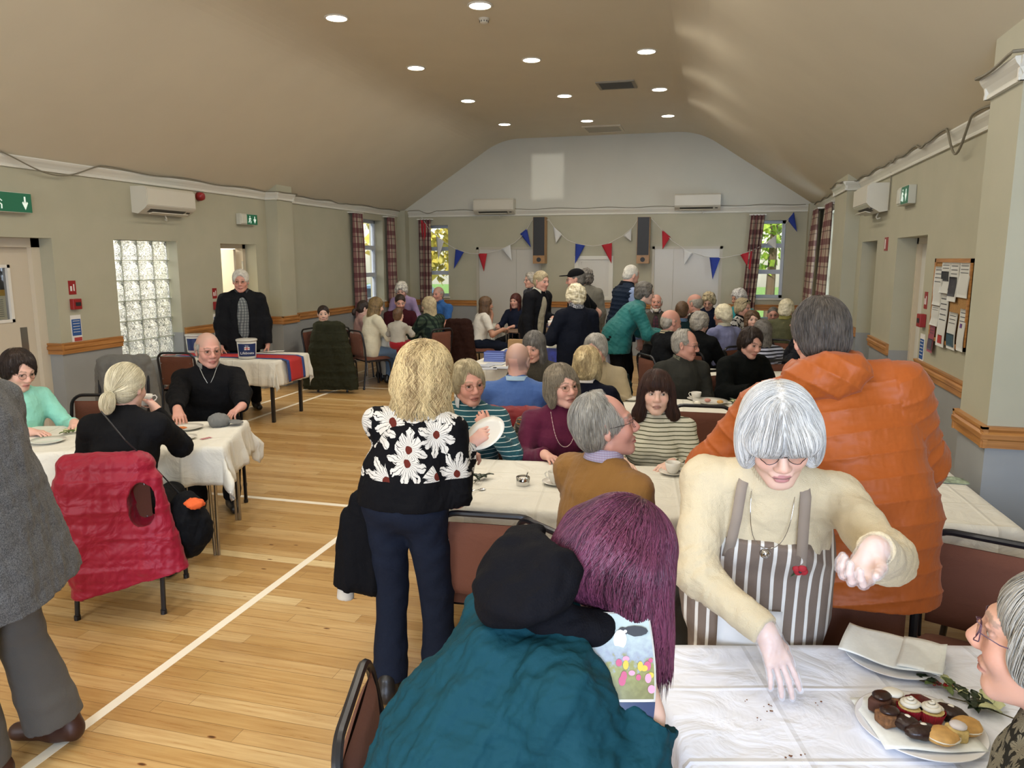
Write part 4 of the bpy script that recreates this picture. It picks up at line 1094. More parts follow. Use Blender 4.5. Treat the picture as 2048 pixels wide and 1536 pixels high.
PEOPLE = {}
def person(key, px, py, Y, yaw, label, spec, h=.009):
    """figure whose crown shows at pixel (px,py) at room depth Y, facing yaw degrees (0 = away from camera, 180 = towards it)"""
    P = dict(spec); top = Vector((P['at'][0], P['at'][1], P['zt'])) if 'at' in P else aty(px, py, Y)
    P.setdefault('zt', top.z); hand = {k: P.pop(k) for k in 'LR' if isinstance(P.get(k), dict)}
    g = rig(P); a = math.radians(yaw) + math.atan2(-top.x, top.y)
    ca, sa = math.cos(a), math.sin(a); hx, hy_ = g.Hc[0], g.Hc[1]
    ox, oy = top.x - (ca * hx - sa * hy_), top.y - (sa * hx + ca * hy_)
    if 'at' in P: ox, oy = P['at']
    if hand:      # hands given as places in the room
        toloc = lambda v, o=1: V3(ca * (v[0] - ox * o) + sa * (v[1] - oy * o), -sa * (v[0] - ox * o) + ca * (v[1] - oy * o), v[2])
        for k, q in hand.items():
            w_ = q['at'] if 'at' in q else (atz(*q['pz']) if 'pz' in q else aty(*q['py']))
            P[k] = (toloc(w_), toloc(q['dir'], 0), toloc(q.get('n', (0, 0, 1)), 0), *( [toloc(q['pole'], 0)] if 'pole' in q else []))
        g = rig(P)
    root = thing('person', label, 'person', (ox, oy, 0), a)
    g.root = root; g.yaw = a; g.loc = (ox, oy); g.h = h; PEOPLE[key] = g
    # --- body: one continuous surface
    S = SDF(); add_head(S, g.Hc, g.RH, g.hs, fine=h < .0085)
    S.cone(g.Hc + g.RH @ V3(0, -.018, -.06) * g.hs, g.neck + g.up * -.01, (.046 if P.get('fem') else .052) * g.s, .054 * g.s, .03)
    bl = P.get('belly', 1.0); ch = P.get('chest', 1.0); bu = P.get('bust', 0)
    torso(S, g, -.004, ch, bl, bust=bu * .9); arms(S, g, 0, 1.0, cut=''); legs(S, g, 0)
    for k in (-1, 1):
        cu = P.get('curl' + 'LR'[k > 0], P.get('curl', .4)); crl = None
        if isinstance(cu, (list, tuple)): crl = cu; cu = .4
        add_hand(S, g.wr[k], g.hd[k], 1, cu, P.get('spread', .05), .98 * g.s, P.get('thumb', .5), crl) if k > 0 else add_hand(S, g.wr[k], g.hd[k], -1, cu, P.get('spread', .05), .98 * g.s, P.get('thumb', .5), crl)
        fd = V3(k * .02, .10, 0) * g.s; S.cone(g.an[k] - V3(0, .015, .035), g.an[k] + fd - V3(0, 0, .056), .026 * g.s, .018 * g.s, .03)
    V, Q, fb = S.mesh(h)
    T = head_tint(V, g, P.get('skin', 'pale'), P.get('brow', '8a7460'), P.get('lips', 'b0625a'), P.get('beardc'), P.get('fem', False), P.get('stub'))
    hm = np.zeros(len(Q), int); n0 = len(V); EV, EQ, EM = [V], [Q], [hm]; et = [T]
    if h < .0125:   # eyeballs, part of the same body mesh
        for k in (-1, 1):
            gz = math.radians(P.get('gaze', 0)); c = g.Hc + g.RH @ (V3(k * .031, .0752, .0005) * g.hs)
            mb = MB(); mb.ell((0, 0, 0), (.0125, .0125, .0125), 20); v = np.array([tuple(q) for q in mb.v]); f = mb.f
            v = v @ rotx(-math.pi / 2).T; RR = g.RH @ rotz(gz); 
            ff = np.array([list(q) for q in f], int); cen = v[ff].mean(1); idx = np.where(unit_rows(cen)[:, 1] > .86, 2, 1)
            EV.append(v * g.hs @ RR.T + c); EQ.append(ff + sum(len(q) for q in EV[:-1])); EM.append(idx); et.append(np.ones((len(v), 4)))
    qobj('body', np.concatenate(EV), np.concatenate(EQ), [SKIN, EYEW, IRIS], root, attrs={'tint': ('FLOAT_COLOR', np.concatenate(et))}, matidx=np.concatenate(EM))
    # --- trousers / skirt
    if P.get('legs'):
        S = SDF(); lo = P.get('legoff', .012); legs(S, g, lo, P.get('legto', 1.04), P.get('flare', .016))
        R = g.RT; S.ell(g.pel + g.up * .0 + V3(0, -.01, 0), (.165 * g.w * g.s + lo, .125 * g.s + lo, .12 * g.s), .05, R); S.ell(g.pel + g.up * (g.L * .3), (.140 * g.w * g.s * bl + .004, .102 * g.s * bl + .004, .10 * g.s), .05, R)
        V, Q, _ = S.mesh(max(h, .008)); N = vnormals(V, Q); V = V + N * (.004 * wob(V, 16, 5))[:, None]
        qobj(P.get('legname', 'trousers'), V, Q, P['legs'], root)
    if P.get('shoes', True): shoes(g, root, P.get('shoemat') or M('shoe_black', '1d1b1a', .4))
    # --- upper garment(s)
    def garment(name, mat, off, sleeve=1.0, hem=.0, hemw=0, neckz=-.005, open_=False, puff=0, fold=.004, quilt=None, flare=0, collar=None, hh=None, quiltamp=.011, cutsleeve='b', hemy=0):
        S = SDF(); torso(S, g, off, ch, bl, bust=bu)
        if sleeve: arms(S, g, off, sleeve, cut=cutsleeve, puff=puff)
        if hem:
            g.hemoff = off   # skirts of a coat or long top below the waist
            b = g.pel + g.up * .04
            for q in (-1, 0, 1):
                a_ = b + g.x * q * .062 * g.w * bl + g.up * .06; e_ = b + V3(q * (.070 * g.w * bl + hemw * .6), hemy, -hem - .02); S.cone(a_, e_, .110 * g.s * bl + off, .115 * g.s * bl + off + hemw * .6, .05)
            if not P.get('sit', True): S.cutplane((0, 0, b[2] - hem - .02), (0, 0, -1))
        if open_: S.ell(g.neck + g.f * (.15 + off) - g.up * g.L * .62, (open_, .13, g.L * .70), .012, g.RT, True)
        S.cone(g.neck + g.up * -.02, g.neck + g.up * .03, .058 * g.s + off * .5, .05 * g.s + off * .3, .02, cut='b')
        if collar == 'turtle': S.cone(g.neck + g.up * -.02, g.neck + (g.Hc - g.neck) * .52, .062 * g.s, .060 * g.s, .012, cut='b')
        V, Q, fld = S.mesh(hh or max(h, .0055)); N = vnormals(V, Q)
        d = fold * (wob(V * np.array([1, 1, .6]), 20, 8) + .5 * wob(V, 45, 9))
        # creases gather at elbows and waist
        for k in (-1, 1):
            r_ = np.linalg.norm(V - g.el[k], axis=1); u = unit(g.wr[k] - g.sh[k]); ax_ = (V - g.el[k]) @ u
            d = d + np.exp(-(r_ / .085) ** 2) * fold * .8 * np.sin(ax_ * 105 + 7 * wob(V, 16, 3))
        if quilt:
            per = quilt; z = (V - g.pel) @ g.up; ph = z / per
            for k in (-1, 1):  # along the sleeves
                for a_, b_ in ((g.sh[k], g.el[k]), (g.el[k], g.wr[k])):
                    u = unit(b_ - a_); tt = (V - a_) @ u; pr = np.linalg.norm(V - a_ - np.clip(tt, 0, np.linalg.norm(b_ - a_))[:, None] * u, axis=1)
                    base_ = 0 if a_ is g.sh[k] else np.linalg.norm(g.el[k] - g.sh[k])
                    out_ = ((V - g.neck) @ g.x) * k
                    on = (pr < .085 + off) & (out_ > .165 * g.w * g.s); ph = np.where(on, (tt + base_) / (per * .85), ph)
            q = np.abs(np.sin(math.pi * (ph + .02 * wob(V, 7, 2)))); d = d + quiltamp * (q ** .42 - .85) + .0012 * wob(V, 60, 4)
        if flare: V = V + 0
        V = V + N * d[:, None]
        return qobj(name, V, Q, mat, root), fld
    g.garment = garment; g.fld = None
    for gm in P.get('top', []):
        a_ = dict(gm); o, g.fld = garment(a_.pop('name'), a_.pop('mat'), a_.pop('off', .012), **a_)
    # --- collar band
    if P.get('collar'):
        mb = MB(); c0 = Vector(g.neck + g.up * .012); u = Vector(unit(g.Hc + g.RH @ V3(0, -.02, -.07) - g.neck)); R = lookdir(np.array(u)); 
        X, Yv = Vector(g.x), Vector(np.cross(g.up, g.x)); cw = P.get('collarw', .045); cof = .42 * max([q.get('off', .012) for q in P.get('top', [{}])] + [0])
        def fn(a_, b_):
            w_ = math.radians(-148 + 296 * a_) + math.pi / 2 + math.pi; rr_ = (.060 + cof + .012 * (1 - b_)) * g.s
            return c0 + X * math.cos(w_) * rr_ * 1.05 + Yv * (math.sin(w_) * rr_ + .004) + u * (b_ * cw - .008 - .012 * math.cos(w_ + math.pi / 2) * 0) - Vector((0, 0, .018)) * max(0, math.sin(w_))
        mb.sheet(fn, 36, 5, .004); mb.build('collar', P['collar'], root, smooth='all')
    # --- hair and face wear
    if P.get('hair'):
        hr = dict(P['hair']); build_hair(g, hr.pop('style'), hr.pop('mat'), root, hr.pop('h', min(h, .0065)), **hr)
    if P.get('beard'):
        S = SDF(); T_ = lambda *p: g.Hc + g.RH @ (np.array(p, float) * g.hs)
        S.cone(T_(-.055, .012, -.055), T_(-.02, .070, -.105), .018, .024, .02); S.cone(T_(.055, .012, -.055), T_(.02, .070, -.105), .018, .024, .02); S.ell(T_(0, .078, -.108), V3(.03, .022, .028), .02, g.RH)
        S.cone(T_(-.028, .088, -.058), T_(.028, .088, -.058), .0065, .0065, .01); S.ell(T_(0, .112, -.074), V3(.026, .022, .009), .006, g.RH, True)
        V, Q, _ = S.mesh(.0055); V = V + vnormals(V, Q) * (.0035 * wob(V, 80, 2))[:, None]
        qobj('beard', V, Q, P['beard'], root, attrs={'strand': ('FLOAT', np.clip(.5 + .4 * wob(V, 90, 4), 0, 1))})
    if P.get('glasses'): glasses(g, root, P['glasses'])
    return g
def wpt(g, p):
    """person frame -> world"""
    c, s = math.cos(g.yaw), math.sin(g.yaw); return Vector((g.loc[0] + c * p[0] - s * p[1], g.loc[1] + s * p[0] + c * p[1], p[2]))
# ================================================================ FURNITURE
CHF = cloth('chair_fabric_brown', '6d4434', 'weave', bmp=.25, sheen=.05)
BLKM = M('black_enamel', '17171b', .3)
BLKP = M('black_plastic', '1c1c1e', .5)
def make_chair():
    t = thing('stacking_chair', 'proto', 'chair')
    mb = MB(); r = .0135
    def hoop(z0, y0):
        P = [(-.215, -.20, .43), (-.222, -.215, .60)]
        for k in range(7):
            a = math.radians(180 - 90 * k / 6); P.append((-.132 + .09 * math.cos(a), -.245 - .012 * math.sin(a), .775 + .085 * math.sin(a)))
        for k in range(7):
            a = math.radians(90 - 90 * k / 6); P.append((.132 + .09 * math.cos(a), -.245 - .012 * math.sin(a), .775 + .085 * math.sin(a)))
        return P + [(.222, -.215, .60), (.215, -.20, .43)]
    mb.tube(hoop(0, 0), r, 8); mb.build('back_frame', BLKM, t, smooth=True)
    for k in (-1, 1):
        mb = MB(); mb.tube([(k * .215, -.20, .44), (k * .217, -.21, .30), (k * .219, -.25, .0)], r, 8); mb.cyl((k * .219, -.25, .012), .017, .024, 10); mb.build('leg', BLKM, t, smooth=True)
        mb = MB(); mb.tube([(k * .215, -.19, .415), (k * .215, .10, .415), (k * .215, .165, .405), (k * .216, .195, .37), (k * .219, .215, .2), (k * .219, .23, .0)], r, 8); mb.cyl((k * .219, .229, .012), .017, .024, 10); mb.build('leg', BLKM, t, smooth=True)
    for y in (.12, -.14): mb = MB(); mb.tube([(-.215, y, .40), (.215, y, .40)], .009, 6); mb.build('cross_bar', BLKM, t)
    mb = MB()
    def pad(u, v):
        a = u * 2 - 1; b = v * 2 - 1; e = (1 - abs(a) ** 6) ** .5 * (1 - abs(b) ** 6) ** .5
        return (a * .215 * (1 - .04 * abs(b) ** 3), b * .21 + .01, .43 + .045 * e + .012 * (1 - a * a) * (1 - b * b))
    mb.sheet(pad, 16, 16); mb.sheet(lambda u, v: ((u * 2 - 1) * .215, (v * 2 - 1) * .21 + .01, .43), 2, 2, flip=True); mb.build('seat', CHF, t, smooth='all')
    mb = MB()
    def bk(u, v, s):
        a = u * 2 - 1; b = v * 2 - 1; e = (1 - abs(a) ** 8) ** .5 * (1 - abs(b) ** 8) ** .5; z = .65 + b * .165
        return (a * .197, -.222 - (z - .43) * .06 + s * .021 * e + .012 * (1 - a * a) * s * .3, z)
    mb.sheet(lambda u, v: bk(u, v, 1), 12, 12, flip=True); mb.sheet(lambda u, v: bk(u, v, -1), 12, 12); B = mb.build('backrest', CHF, t, smooth='all')
    for k in (-1, 1):
        for z in (.56, .74): mb = MB(); mb.ell((k * .175, -.222 - (z - .43) * .06 - .021, z), (.006, .003, .006), 8); mb.build('rivet', STEEL, B, smooth=True)
    return t
CH0 = make_chair(); CHUSED = [False]
def chair(x, y, yaw, label, group=None):
    """yaw in degrees, 0 = seat faces away from the camera along +Y"""
    o = CH0 if not CHUSED[0] else copytree(CH0); CHUSED[0] = True
    o.location = (x, y, 0); o.rotation_euler = (0, 0, math.radians(yaw)); o['label'] = label
    o['group'] = group or 'brown stacking chairs'
    return o
def seat(key, label):
    g = PEOPLE[key]; p = wpt(g, (0, .035, 0)); return chair(p.x, p.y, math.degrees(g.yaw), label)

def cloth_white(nm, c='d6d2c4'):
    m, t, b = newmat(nm); b.inputs['Base Color'].default_value = lin(c); b.inputs['Roughness'].default_value = .8
    b.inputs['Sheen Weight'].default_value = .1
    co = objco(t); x, y, z = sepxyz(t, co)
    w1 = mathn(t, 'SUBTRACT', 1.0, mathn(t, 'MINIMUM', 1.0, mathn(t, 'MULTIPLY', mathn(t, 'ABSOLUTE', mathn(t, 'SUBTRACT', mathn(t, 'FRACT', mathn(t, 'DIVIDE', x, .34)), .5)), 26)))
    w2 = mathn(t, 'SUBTRACT', 1.0, mathn(t, 'MINIMUM', 1.0, mathn(t, 'MULTIPLY', mathn(t, 'ABSOLUTE', mathn(t, 'SUBTRACT', mathn(t, 'FRACT', mathn(t, 'DIVIDE', y, .31)), .5)), 26)))
    n = nd(t, 'ShaderNodeTexNoise'); n.inputs['Scale'].default_value = 5.5; n.inputs['Detail'].default_value = 4; n.inputs['Distortion'].default_value = 1.6; t.links.new(co, n.inputs['Vector'])
    hgt = mathn(t, 'ADD', mathn(t, 'ADD', w1, w2), mathn(t, 'MULTIPLY', n.outputs[0], 3.2)); bump(t, b, hgt, .4, .012)
    return m
CLOTH = cloth_white('cotton_tablecloth'); CLOTH_LIT = cloth_white('cotton_tablecloth_bluelit', 'e2e4ec')  # second cloth: bluish daylight of the front table put into its colour
TUBE = M('table_leg_steel', 'a59f92', .25, metal=.9); TTOP = M('table_board', '7a6350', .5)
def table(cx, cy, w, d, rz, label, clabel, drop=.24, z=.74, legm=None, mat=None, group=None, lz=None, skew=(0, 0), twin=True, cover=True, legin=.09):
    rz = math.radians(rz)
    t = thing('folding_table', label, 'table', (cx, cy, 0), rz, group)
    mb = MB(); mb.rbox((0, 0, z - .018), (w - .02, d - .02, .03), .02); mb.build('tabletop', TTOP, t)
    for sx in (-1, 1):
        for sy in (-1, 1):
            x, y = sx * (w / 2 - legin), sy * (d / 2 - .07); mb = MB()
            if twin: mb.tube([(x - .022, y, z - .03), (x + sx * .004 - .012, y + sy * .01, 0)], .011, 8); mb.tube([(x + .022, y, z - .03), (x + sx * .004 + .012, y + sy * .01, 0)], .011, 8)
            else: mb.box((x, y, (z - .03) / 2), (.035, .035, z - .03))
            mb.build('leg', legm or TUBE, t, smooth=True)
    for sx in (-1, 1): mb = MB(); mb.tube([(sx * (w / 2 - legin), -(d / 2 - .07), z - .045), (sx * (w / 2 - legin), d / 2 - .07, z - .045)], .010, 6); mb.build('under_rail', legm or TUBE, t)
    if not cover: return t, None
    rr = np.random.RandomState(int(abs(cx * 100 + cy * 17)) % 9999); f1, f2, f3 = rr.uniform(0, 6.3, 3)
    hw, hd = w / 2, d / 2; mb = MB(); step = .025
    nu, nv = int((w + 2 * drop) / step), int((d + 2 * drop) / step)
    def fn(u, v):
        X = (u - .5) * (w + 2 * drop) + skew[0] * (v - .5); Y = (v - .5) * (d + 2 * drop) + skew[1] * (u - .5)
        ox = max(abs(X) - hw, 0); oy = max(abs(Y) - hd, 0); sx = 1 if X > 0 else -1; sy = 1 if Y > 0 else -1
        L = math.hypot(ox, oy); bx = max(-hw, min(hw, X)); by = max(-hd, min(hd, Y))
        if L < 1e-9:
            return (X, Y, z + .0025 + .0015 * math.sin(X * 17 + f1) * math.sin(Y * 13 + f2))
        r = .012; along = X if oy > ox else Y
        if L < r * 1.57: a = L / r; out = r * math.sin(a); dn = r * (1 - math.cos(a))
        else: dn = r + (L - r * 1.57); out = r
        wave = .020 * math.sin(along * 15 + f1) + .012 * math.sin(along * 31 + f3) + .008 * math.sin(along * 57 + f2)
        k = min(1, dn / .2); out += k * (wave + .022) + .05 * k * min(ox, oy) / (drop + 1e-6)
        if ox > 0 and oy > 0:
            q = math.atan2(oy, ox); out *= (1 + .9 * k * math.sin(q * 4 + f2) * (1 if k > .2 else 0)) ; dxn, dyn = math.cos(q), math.sin(q)
        else: dxn, dyn = (1, 0) if ox > 0 else (0, 1)
        return (bx + sx * dxn * out, by + sy * dyn * out, z + .0025 - dn)
    mb.sheet(fn, nu, nv, .0016); c = mb.build('tablecloth', mat or CLOTH, smooth='all', loc=(cx, cy, 0), rot=(0, 0, rz))
    tag(c, clabel, 'tablecloth', 'white tablecloths'); return t, c

def drape(ch, mat, label, cat, w=.25, zlo=.30, thick=.05, lean=0, seed=1, hole=None, name='coat', flare=.06, hood=False, sleeves=True, zhi=.88, h=.010, quilt=0, extra=None):
    """garment hung over a chair back, in the chair's frame"""
    S = SDF(); y0 = -.262
    S.cone((-w * .8, y0, zhi - .03), (w * .8, y0, zhi - .03), .045, .045, .03)
    n = 6
    for i in range(n):
        z0 = zhi - .03 - (zhi - zlo) * i / n; z1 = zhi - .03 - (zhi - zlo) * (i + 1) / n; wa = w + flare * i / n; wb_ = w + flare * (i + 1) / n
        for j in range(7):
            a = -1 + j / 3; S.cone((a * wa * .82 + lean * i, y0 - .035 - .012 * i / n, z0), (a * wb_ * .82 + lean * (i + 1), y0 - .035 - .02 * (i + 1) / n, z1), thick * .8, thick * .8, .09)
    for j in range(4): a = -1 + j * .66; S.cone((a * w * .75, y0 + .045, zhi - .05), (a * w * .75, y0 + .062, zhi - .33), .028, .022, .04)
    if sleeves:
        for k in (-1, 1): S.cone((k * w * .95, y0 - .03, zhi - .10), (k * (w * 1.02 + .03), y0 - .06, zlo + .12), .05, .038, .03, cut='b')
    if hood: S.ell((0, y0 - .05, zhi - .04), (.13, .07, .08), .04)
    if extra: extra(S)
    if hole: S.ell(hole[0], hole[1], .015, None, True)
    S.cutplane((0, 0, zlo - .0), (lean * -3, 0, -1)) if not lean else S.cutplane((0, 0, zlo), (.25, 0, -1))
    V, Q, _ = S.mesh(h); N = vnormals(V, Q); d = .008 * wob(V * np.array([1.5, 1, .45]), 9, seed) + .003 * wob(V, 34, seed + 1)
    if quilt: d = d + .009 * (np.abs(np.sin(math.pi * V[:, 2] / quilt + .25 * wob(V, 5, seed))) ** .45 - .8)
    o = qobj(name, V + N * d[:, None], Q, mat, None); o.location = ch.location; o.rotation_euler = ch.rotation_euler
    return tag(o, label, cat)
# ================================================================ PEOPLE
HW = hair_mat('hair_white', '98938a', 'dedacc'); HWB = hair_mat('hair_white_blond', 'a89c78', 'efe6c8'); HG = hair_mat('hair_grey', '5f5a50', 'b5afa2')
HGB = hair_mat('hair_grey_blond', '6e6048', 'c4b590'); HB = hair_mat('hair_dark', '15100e', '3a2c24'); HBR = hair_mat('hair_brown', '35261a', '6b5138')
HBL = hair_mat('hair_blond', '6a4e2a', 'dcc490'); HPU = hair_mat('hair_purple', '1c0a16', '70384f', .38); HDG = hair_mat('hair_dark_grey', '2e2a26', '77726a')
HSI = hair_mat('hair_silver', '8f8c88', 'dcdad4', .45)
def C(n, c, kind='knit', **k): return cloth(n, c, kind, **k)
BLK = C('wool_black', '141416'); NAVY = C('wool_navy', '1c2233'); DEN = C('denim_dark', '181e2c', 'denim'); JEAN = C('denim_mid', '5a7088', 'denim'); TRK = C('trousers_black', '151517', 'weave'); TRG = C('trousers_grey', '55534e', 'weave')
GOLD = M('gold_wire', '8a6a48', .3, metal=.7); DRIM = M('dark_rim', '241c1c', .3); PRIM = M('purple_rim', '4a2c44', .3)
def top(mat, off=.012, name='jumper', **k): return dict(name=name, mat=mat, off=off, **k)
def hair(style, mat, **k): return dict(style=style, mat=mat, **k)
P_ = person
# ---- left table
P_('ponytail', 250, 726, 3.50, -18, 'woman in black with white-blonde ponytail seated with her back to us, cup raised', dict(
   head=(-22, 8, 0), lean=12, w=1.02, fem=True, R=((.10, .34, 1.03), (-.5, .5, .6), (.2, .6, .6)), curlR=.9, L='table', hair=hair('ponytail', HWB, strands=2600, slen=.10, h=.004, flow=lambda p, C, R: unit_rows((C + R @ V3(0, -.10, -.16)) - p)),
   top=[top(BLK, .016)], legs=TRK), h=.006)
P_('mint', 33, 700, 4.15, -150, 'woman in pale mint green jumper and dark-rimmed glasses at the left table', dict(
   head=(0, 18, 0), hs=1.12, fem=True, skin='pale', hair=hair('full', HB, strands=1500, slen=.07, h=.005), top=[top(C('wool_mint', '8fd0ba'))], legs=TRG, glasses=DRIM, L='table', R='table'), h=.006)
P_('fleece', 414, 662, 5.10, 178, 'man in black zip-neck fleece and glasses facing us at the left table', dict(
   head=(18, 3, 0), hs=1.14, w=1.1, s=1.04, lean=2, belly=1.18, chest=1.1, skin='ruddy', R=dict(pz=(350, 845, .79), dir=(.5, -.6, -.5)), L=dict(pz=(490, 842, .77), dir=(-.2, -.7, -.3)),
   hair=hair('bald', HG, strands=900, slen=.03, h=.005), stub=.03, hairc='8f8678', top=[top(C('tee_charcoal', '2b2b30'), .010, 'tee_shirt', sleeve=.3, neckz=.02), top(C('fleece_deep_black', '101012', 'fleece'), .024, 'fleece_jacket', puff=.006)],
   collar=C('collar_grey', '77766f', 'fleece'), collarw=.055, legs=TRK, glasses=GOLD), h=.0055)
P_('doorman', 480, 538, 8.30, 182, 'white-haired man in black jacket and grey checked shirt standing at the side doorway', dict(
   sit=False, head=(-8, 4, 0), hs=1.14, w=1.12, belly=1.1, skin='ruddy', hair=hair('short', HW, vol=1.6), glasses=GOLD, L='down', R='down', legs=TRK,
   top=[top(C('shirt_check_grey', '8b8f8a', 'plaid', c2='3c4247', scale=.035), .012, 'shirt'), top(C('jacket_black', '141518', 'nylon', rough=.6), .034, 'jacket', hem=.22, open_=.075, puff=.01)], collar=C('collar_dark', '3a3c3e')), h=.008)
# ---- family table at the back left
P_('boy', 646, 610, 10.35, -118, 'dark-haired boy in black turning to look at the camera beside an olive coat', dict(
   head=(-62, 0, 0), s=.82, hs=1.04, pz=.53, skin='fair', brow='2c2018', hair=hair('short', HB, vol=1.3), top=[top(C('hoodie_black', '121214'), .016, 'hoodie')], collar=BLK, legs=TRK), h=.0095)
P_('girl', 727, 601, 10.95, -75, 'girl in dusty pink cardigan with dark ponytail seen in profile', dict(
   head=(0, 14, 0), s=.84, hs=1.0, fem=True, skin='fair', hair=hair('ponytail', HB), top=[top(C('cardigan_pink', 'b08a80'), .012, 'cardigan')], legs=C('tights_cream', 'c9bfa8'), L='lap', R='lap'), h=.0095)
P_('mother', 752, 594, 10.50, -62, 'woman in cream cardigan and blue jeans holding a child on her lap', dict(
   head=(-5, 14, 0), fem=True, lean=10, hair=hair('long', hair_mat('hair_streaked', '2e2418', '8c744a')), top=[top(C('cardigan_cream', 'd2ccb2'), .016, 'cardigan', hem=.04)], legs=JEAN, feet=.42,
   L=((-.05, .40, .80), (.7, .6, -.1), (0, 0, 1)), R=((.16, .44, .78), (-.3, 1, -.1), (0, 0, 1)), skin='fair'), h=.0095)
P_('child', 796, 614, 10.22, -20, 'small child in grey top and red trousers on the lap of the woman in cream', dict(
   s=.62, hs=.92, pz=.70, feet=.24, legL=(-.06, .26, .42), legR=(.06, .26, .42), skin='fair', brow='6b5138', hair=hair('crop', HBR), top=[top(C('top_pale_grey', 'a9a598'), .010, 'top')], legs=C('trousers_red', '9c1c28', 'weave'), legto=.9, L=((-.1, .2, .92), (0, 1, 0), (0, 0, 1)), R=((.1, .2, .92), (0, 1, 0), (0, 0, 1))), h=.0095)
P_('lilac', 803, 565, 12.0, 165, 'white-haired woman in lilac jumper bending over the family table', dict(
   sit=False, lean=22, head=(0, 25, 0), fem=True, hair=hair('curly', HW), top=[top(C('wool_lilac', '9a86a8'))], legs=TRK, L=((-.2, .35, .85), (0, 1, -.3), (0, 0, 1)), R=((.2, .35, .85), (0, 1, -.3), (0, 0, 1))), h=.010)
P_('maroon', 800, 588, 11.55, 185, 'dark-haired bearded man in maroon jumper behind the child', dict(
   head=(0, 16, 0), w=1.12, s=1.04, skin='pink', brow='20160f', beardc='3a2c24', hair=hair('short', HB), top=[top(C('wool_maroon', '3c141c'))], legs=TRK), h=.0095)
P_('plaidwoman', 857, 593, 10.95, 42, 'woman with long fair hair in dark green plaid coat, back turned', dict(
   head=(12, 4, 0), w=1.08, fem=True, hair=hair('long', HGB, vol=1.5), top=[top(C('coat_green_plaid', '1d2a24', 'plaid', c2='4a5a48', c3='10161a', scale=.07), .028, 'coat', puff=.008)], legs=TRK), h=.009)
P_('polo', 876, 572, 12.35, 135, 'balding man in bright blue polo shirt by the left back window', dict(
   head=(5, 2, 0), w=1.15, s=1.08, belly=1.15, skin='ruddy', hair=hair('bald', HG), stub=.02, hairc='7a7468', top=[top(C('polo_blue', '2f5f9c'), .014, 'polo_shirt', sleeve=.3)], collar=C('polo_blue_collar', '2a5690'), legs=DEN, R='table', L='table'), h=.0095)
P_('tee', 972, 592, 11.9, -72, 'woman with long brown hair in white T-shirt and jeans, hand to her mouth', dict(
   head=(0, 4, 0), fem=True, lean=14, skin='tan', hair=hair('long', HBR), top=[top(C('tee_white', 'd8d4c8'), .014, 'tee_shirt', sleeve=.3)], legs=DEN, L='chin', R='table', curl=.6), h=.0095)
P_('farwoman', 1031, 586, 12.8, 150, 'woman with long dark red hair far behind the man in black jacket', dict(
   fem=True, skin='pink', hair=hair('long', hair_mat('hair_auburn', '2a1210', '5c2c24')), top=[top(NAVY)], legs=TRK), h=.0105)
P_('behind', 1061, 544, 12.6, 120, 'grey-haired person standing behind the man in black jacket', dict(
   sit=False, hair=hair('full', HG), glasses=DRIM, top=[top(C('wool_slate', '3c4048'))], legs=TRK), h=.0105)
P_('blackjacket', 1083, 541, 10.0, -128, 'tall standing man in open black jacket and cream shirt leaning forward', dict(
   sit=False, lean=14, head=(-5, 8, 0), hs=1.08, skin='pink', hair=hair('short', HGB, vol=1.3), top=[top(C('shirt_cream', 'b3ac92', 'weave'), .012, 'shirt', hem=.1), top(C('jacket_dark', '15161a', 'nylon'), .030, 'jacket', hem=.2, open_=.08)], collar=C('collar_cream', 'cfcab4', 'weave'),
   legs=DEN, L=((-.12, .28, 1.12), (.6, .4, -.2), (0, 0, 1)), R='down', curlL=.9), h=.009)
P_('cap', 1152, 536, 9.3, 78, 'bearded man in black cap and black T-shirt standing in profile', dict(
   sit=False, head=(6, 4, 0), hs=1.08, w=1.12, skin='pink', beardc='6a6258', hair=hair('crop', HDG), beard=HG, glasses=DRIM, top=[top(C('tee_black', '0f1013'), .016, 'tee_shirt', sleeve=.3, hem=.1)], legs=TRK, L='hang', R='hips'), h=.009)
P_('curlycoat', 1173, 538, 11.5, 10, 'person with curly grey hair and stone coat behind the man in cap', dict(
   sit=False, hs=1.06, hair=hair('curly', HDG), top=[top(C('coat_stone', '6e6b60', 'weave'), .026, 'coat', hem=.2)], legs=TRK), h=.0105)
P_('navycoat', 1151, 568, 8.25, 22, 'woman with short white-blonde curls in navy coat standing with a cup', dict(
   sit=False, lean=4, head=(10, 4, 0), fem=True, w=1.05, belly=1.12, hs=1.06, hair=hair('curly', HWB, vol=.6), top=[top(C('coat_navy', '10141f'), .028, 'coat', hem=.26)], collar=C('scarf_spotted', 'b8b8b8', 'floral', c2='2a2e38', scale=60), collarw=.07,
   legs=TRK, L=((-.20, .22, 1.15), (.1, .6, .5), (.2, -.5, 1)), R='hang', curl=.7), h=.008)
P_('gilet', 1263, 532, 9.8, -58, 'white-haired man in quilted navy gilet and pale blue shirt standing', dict(
   sit=False, lean=8, head=(0, 28, 0), skin='pink', hair=hair('receding', HW), top=[top(C('shirt_pale_blue', '8f9fc0', 'weave'), .014, 'shirt'), top(C('gilet_navy', '1a2535', 'nylon', rough=.5), .034, 'gilet', sleeve=0, hem=.14, quilt=.055)], collar=C('gilet_collar', '14161c'), collarw=.05, legs=TRK, R='down', L='down'), h=.0085)
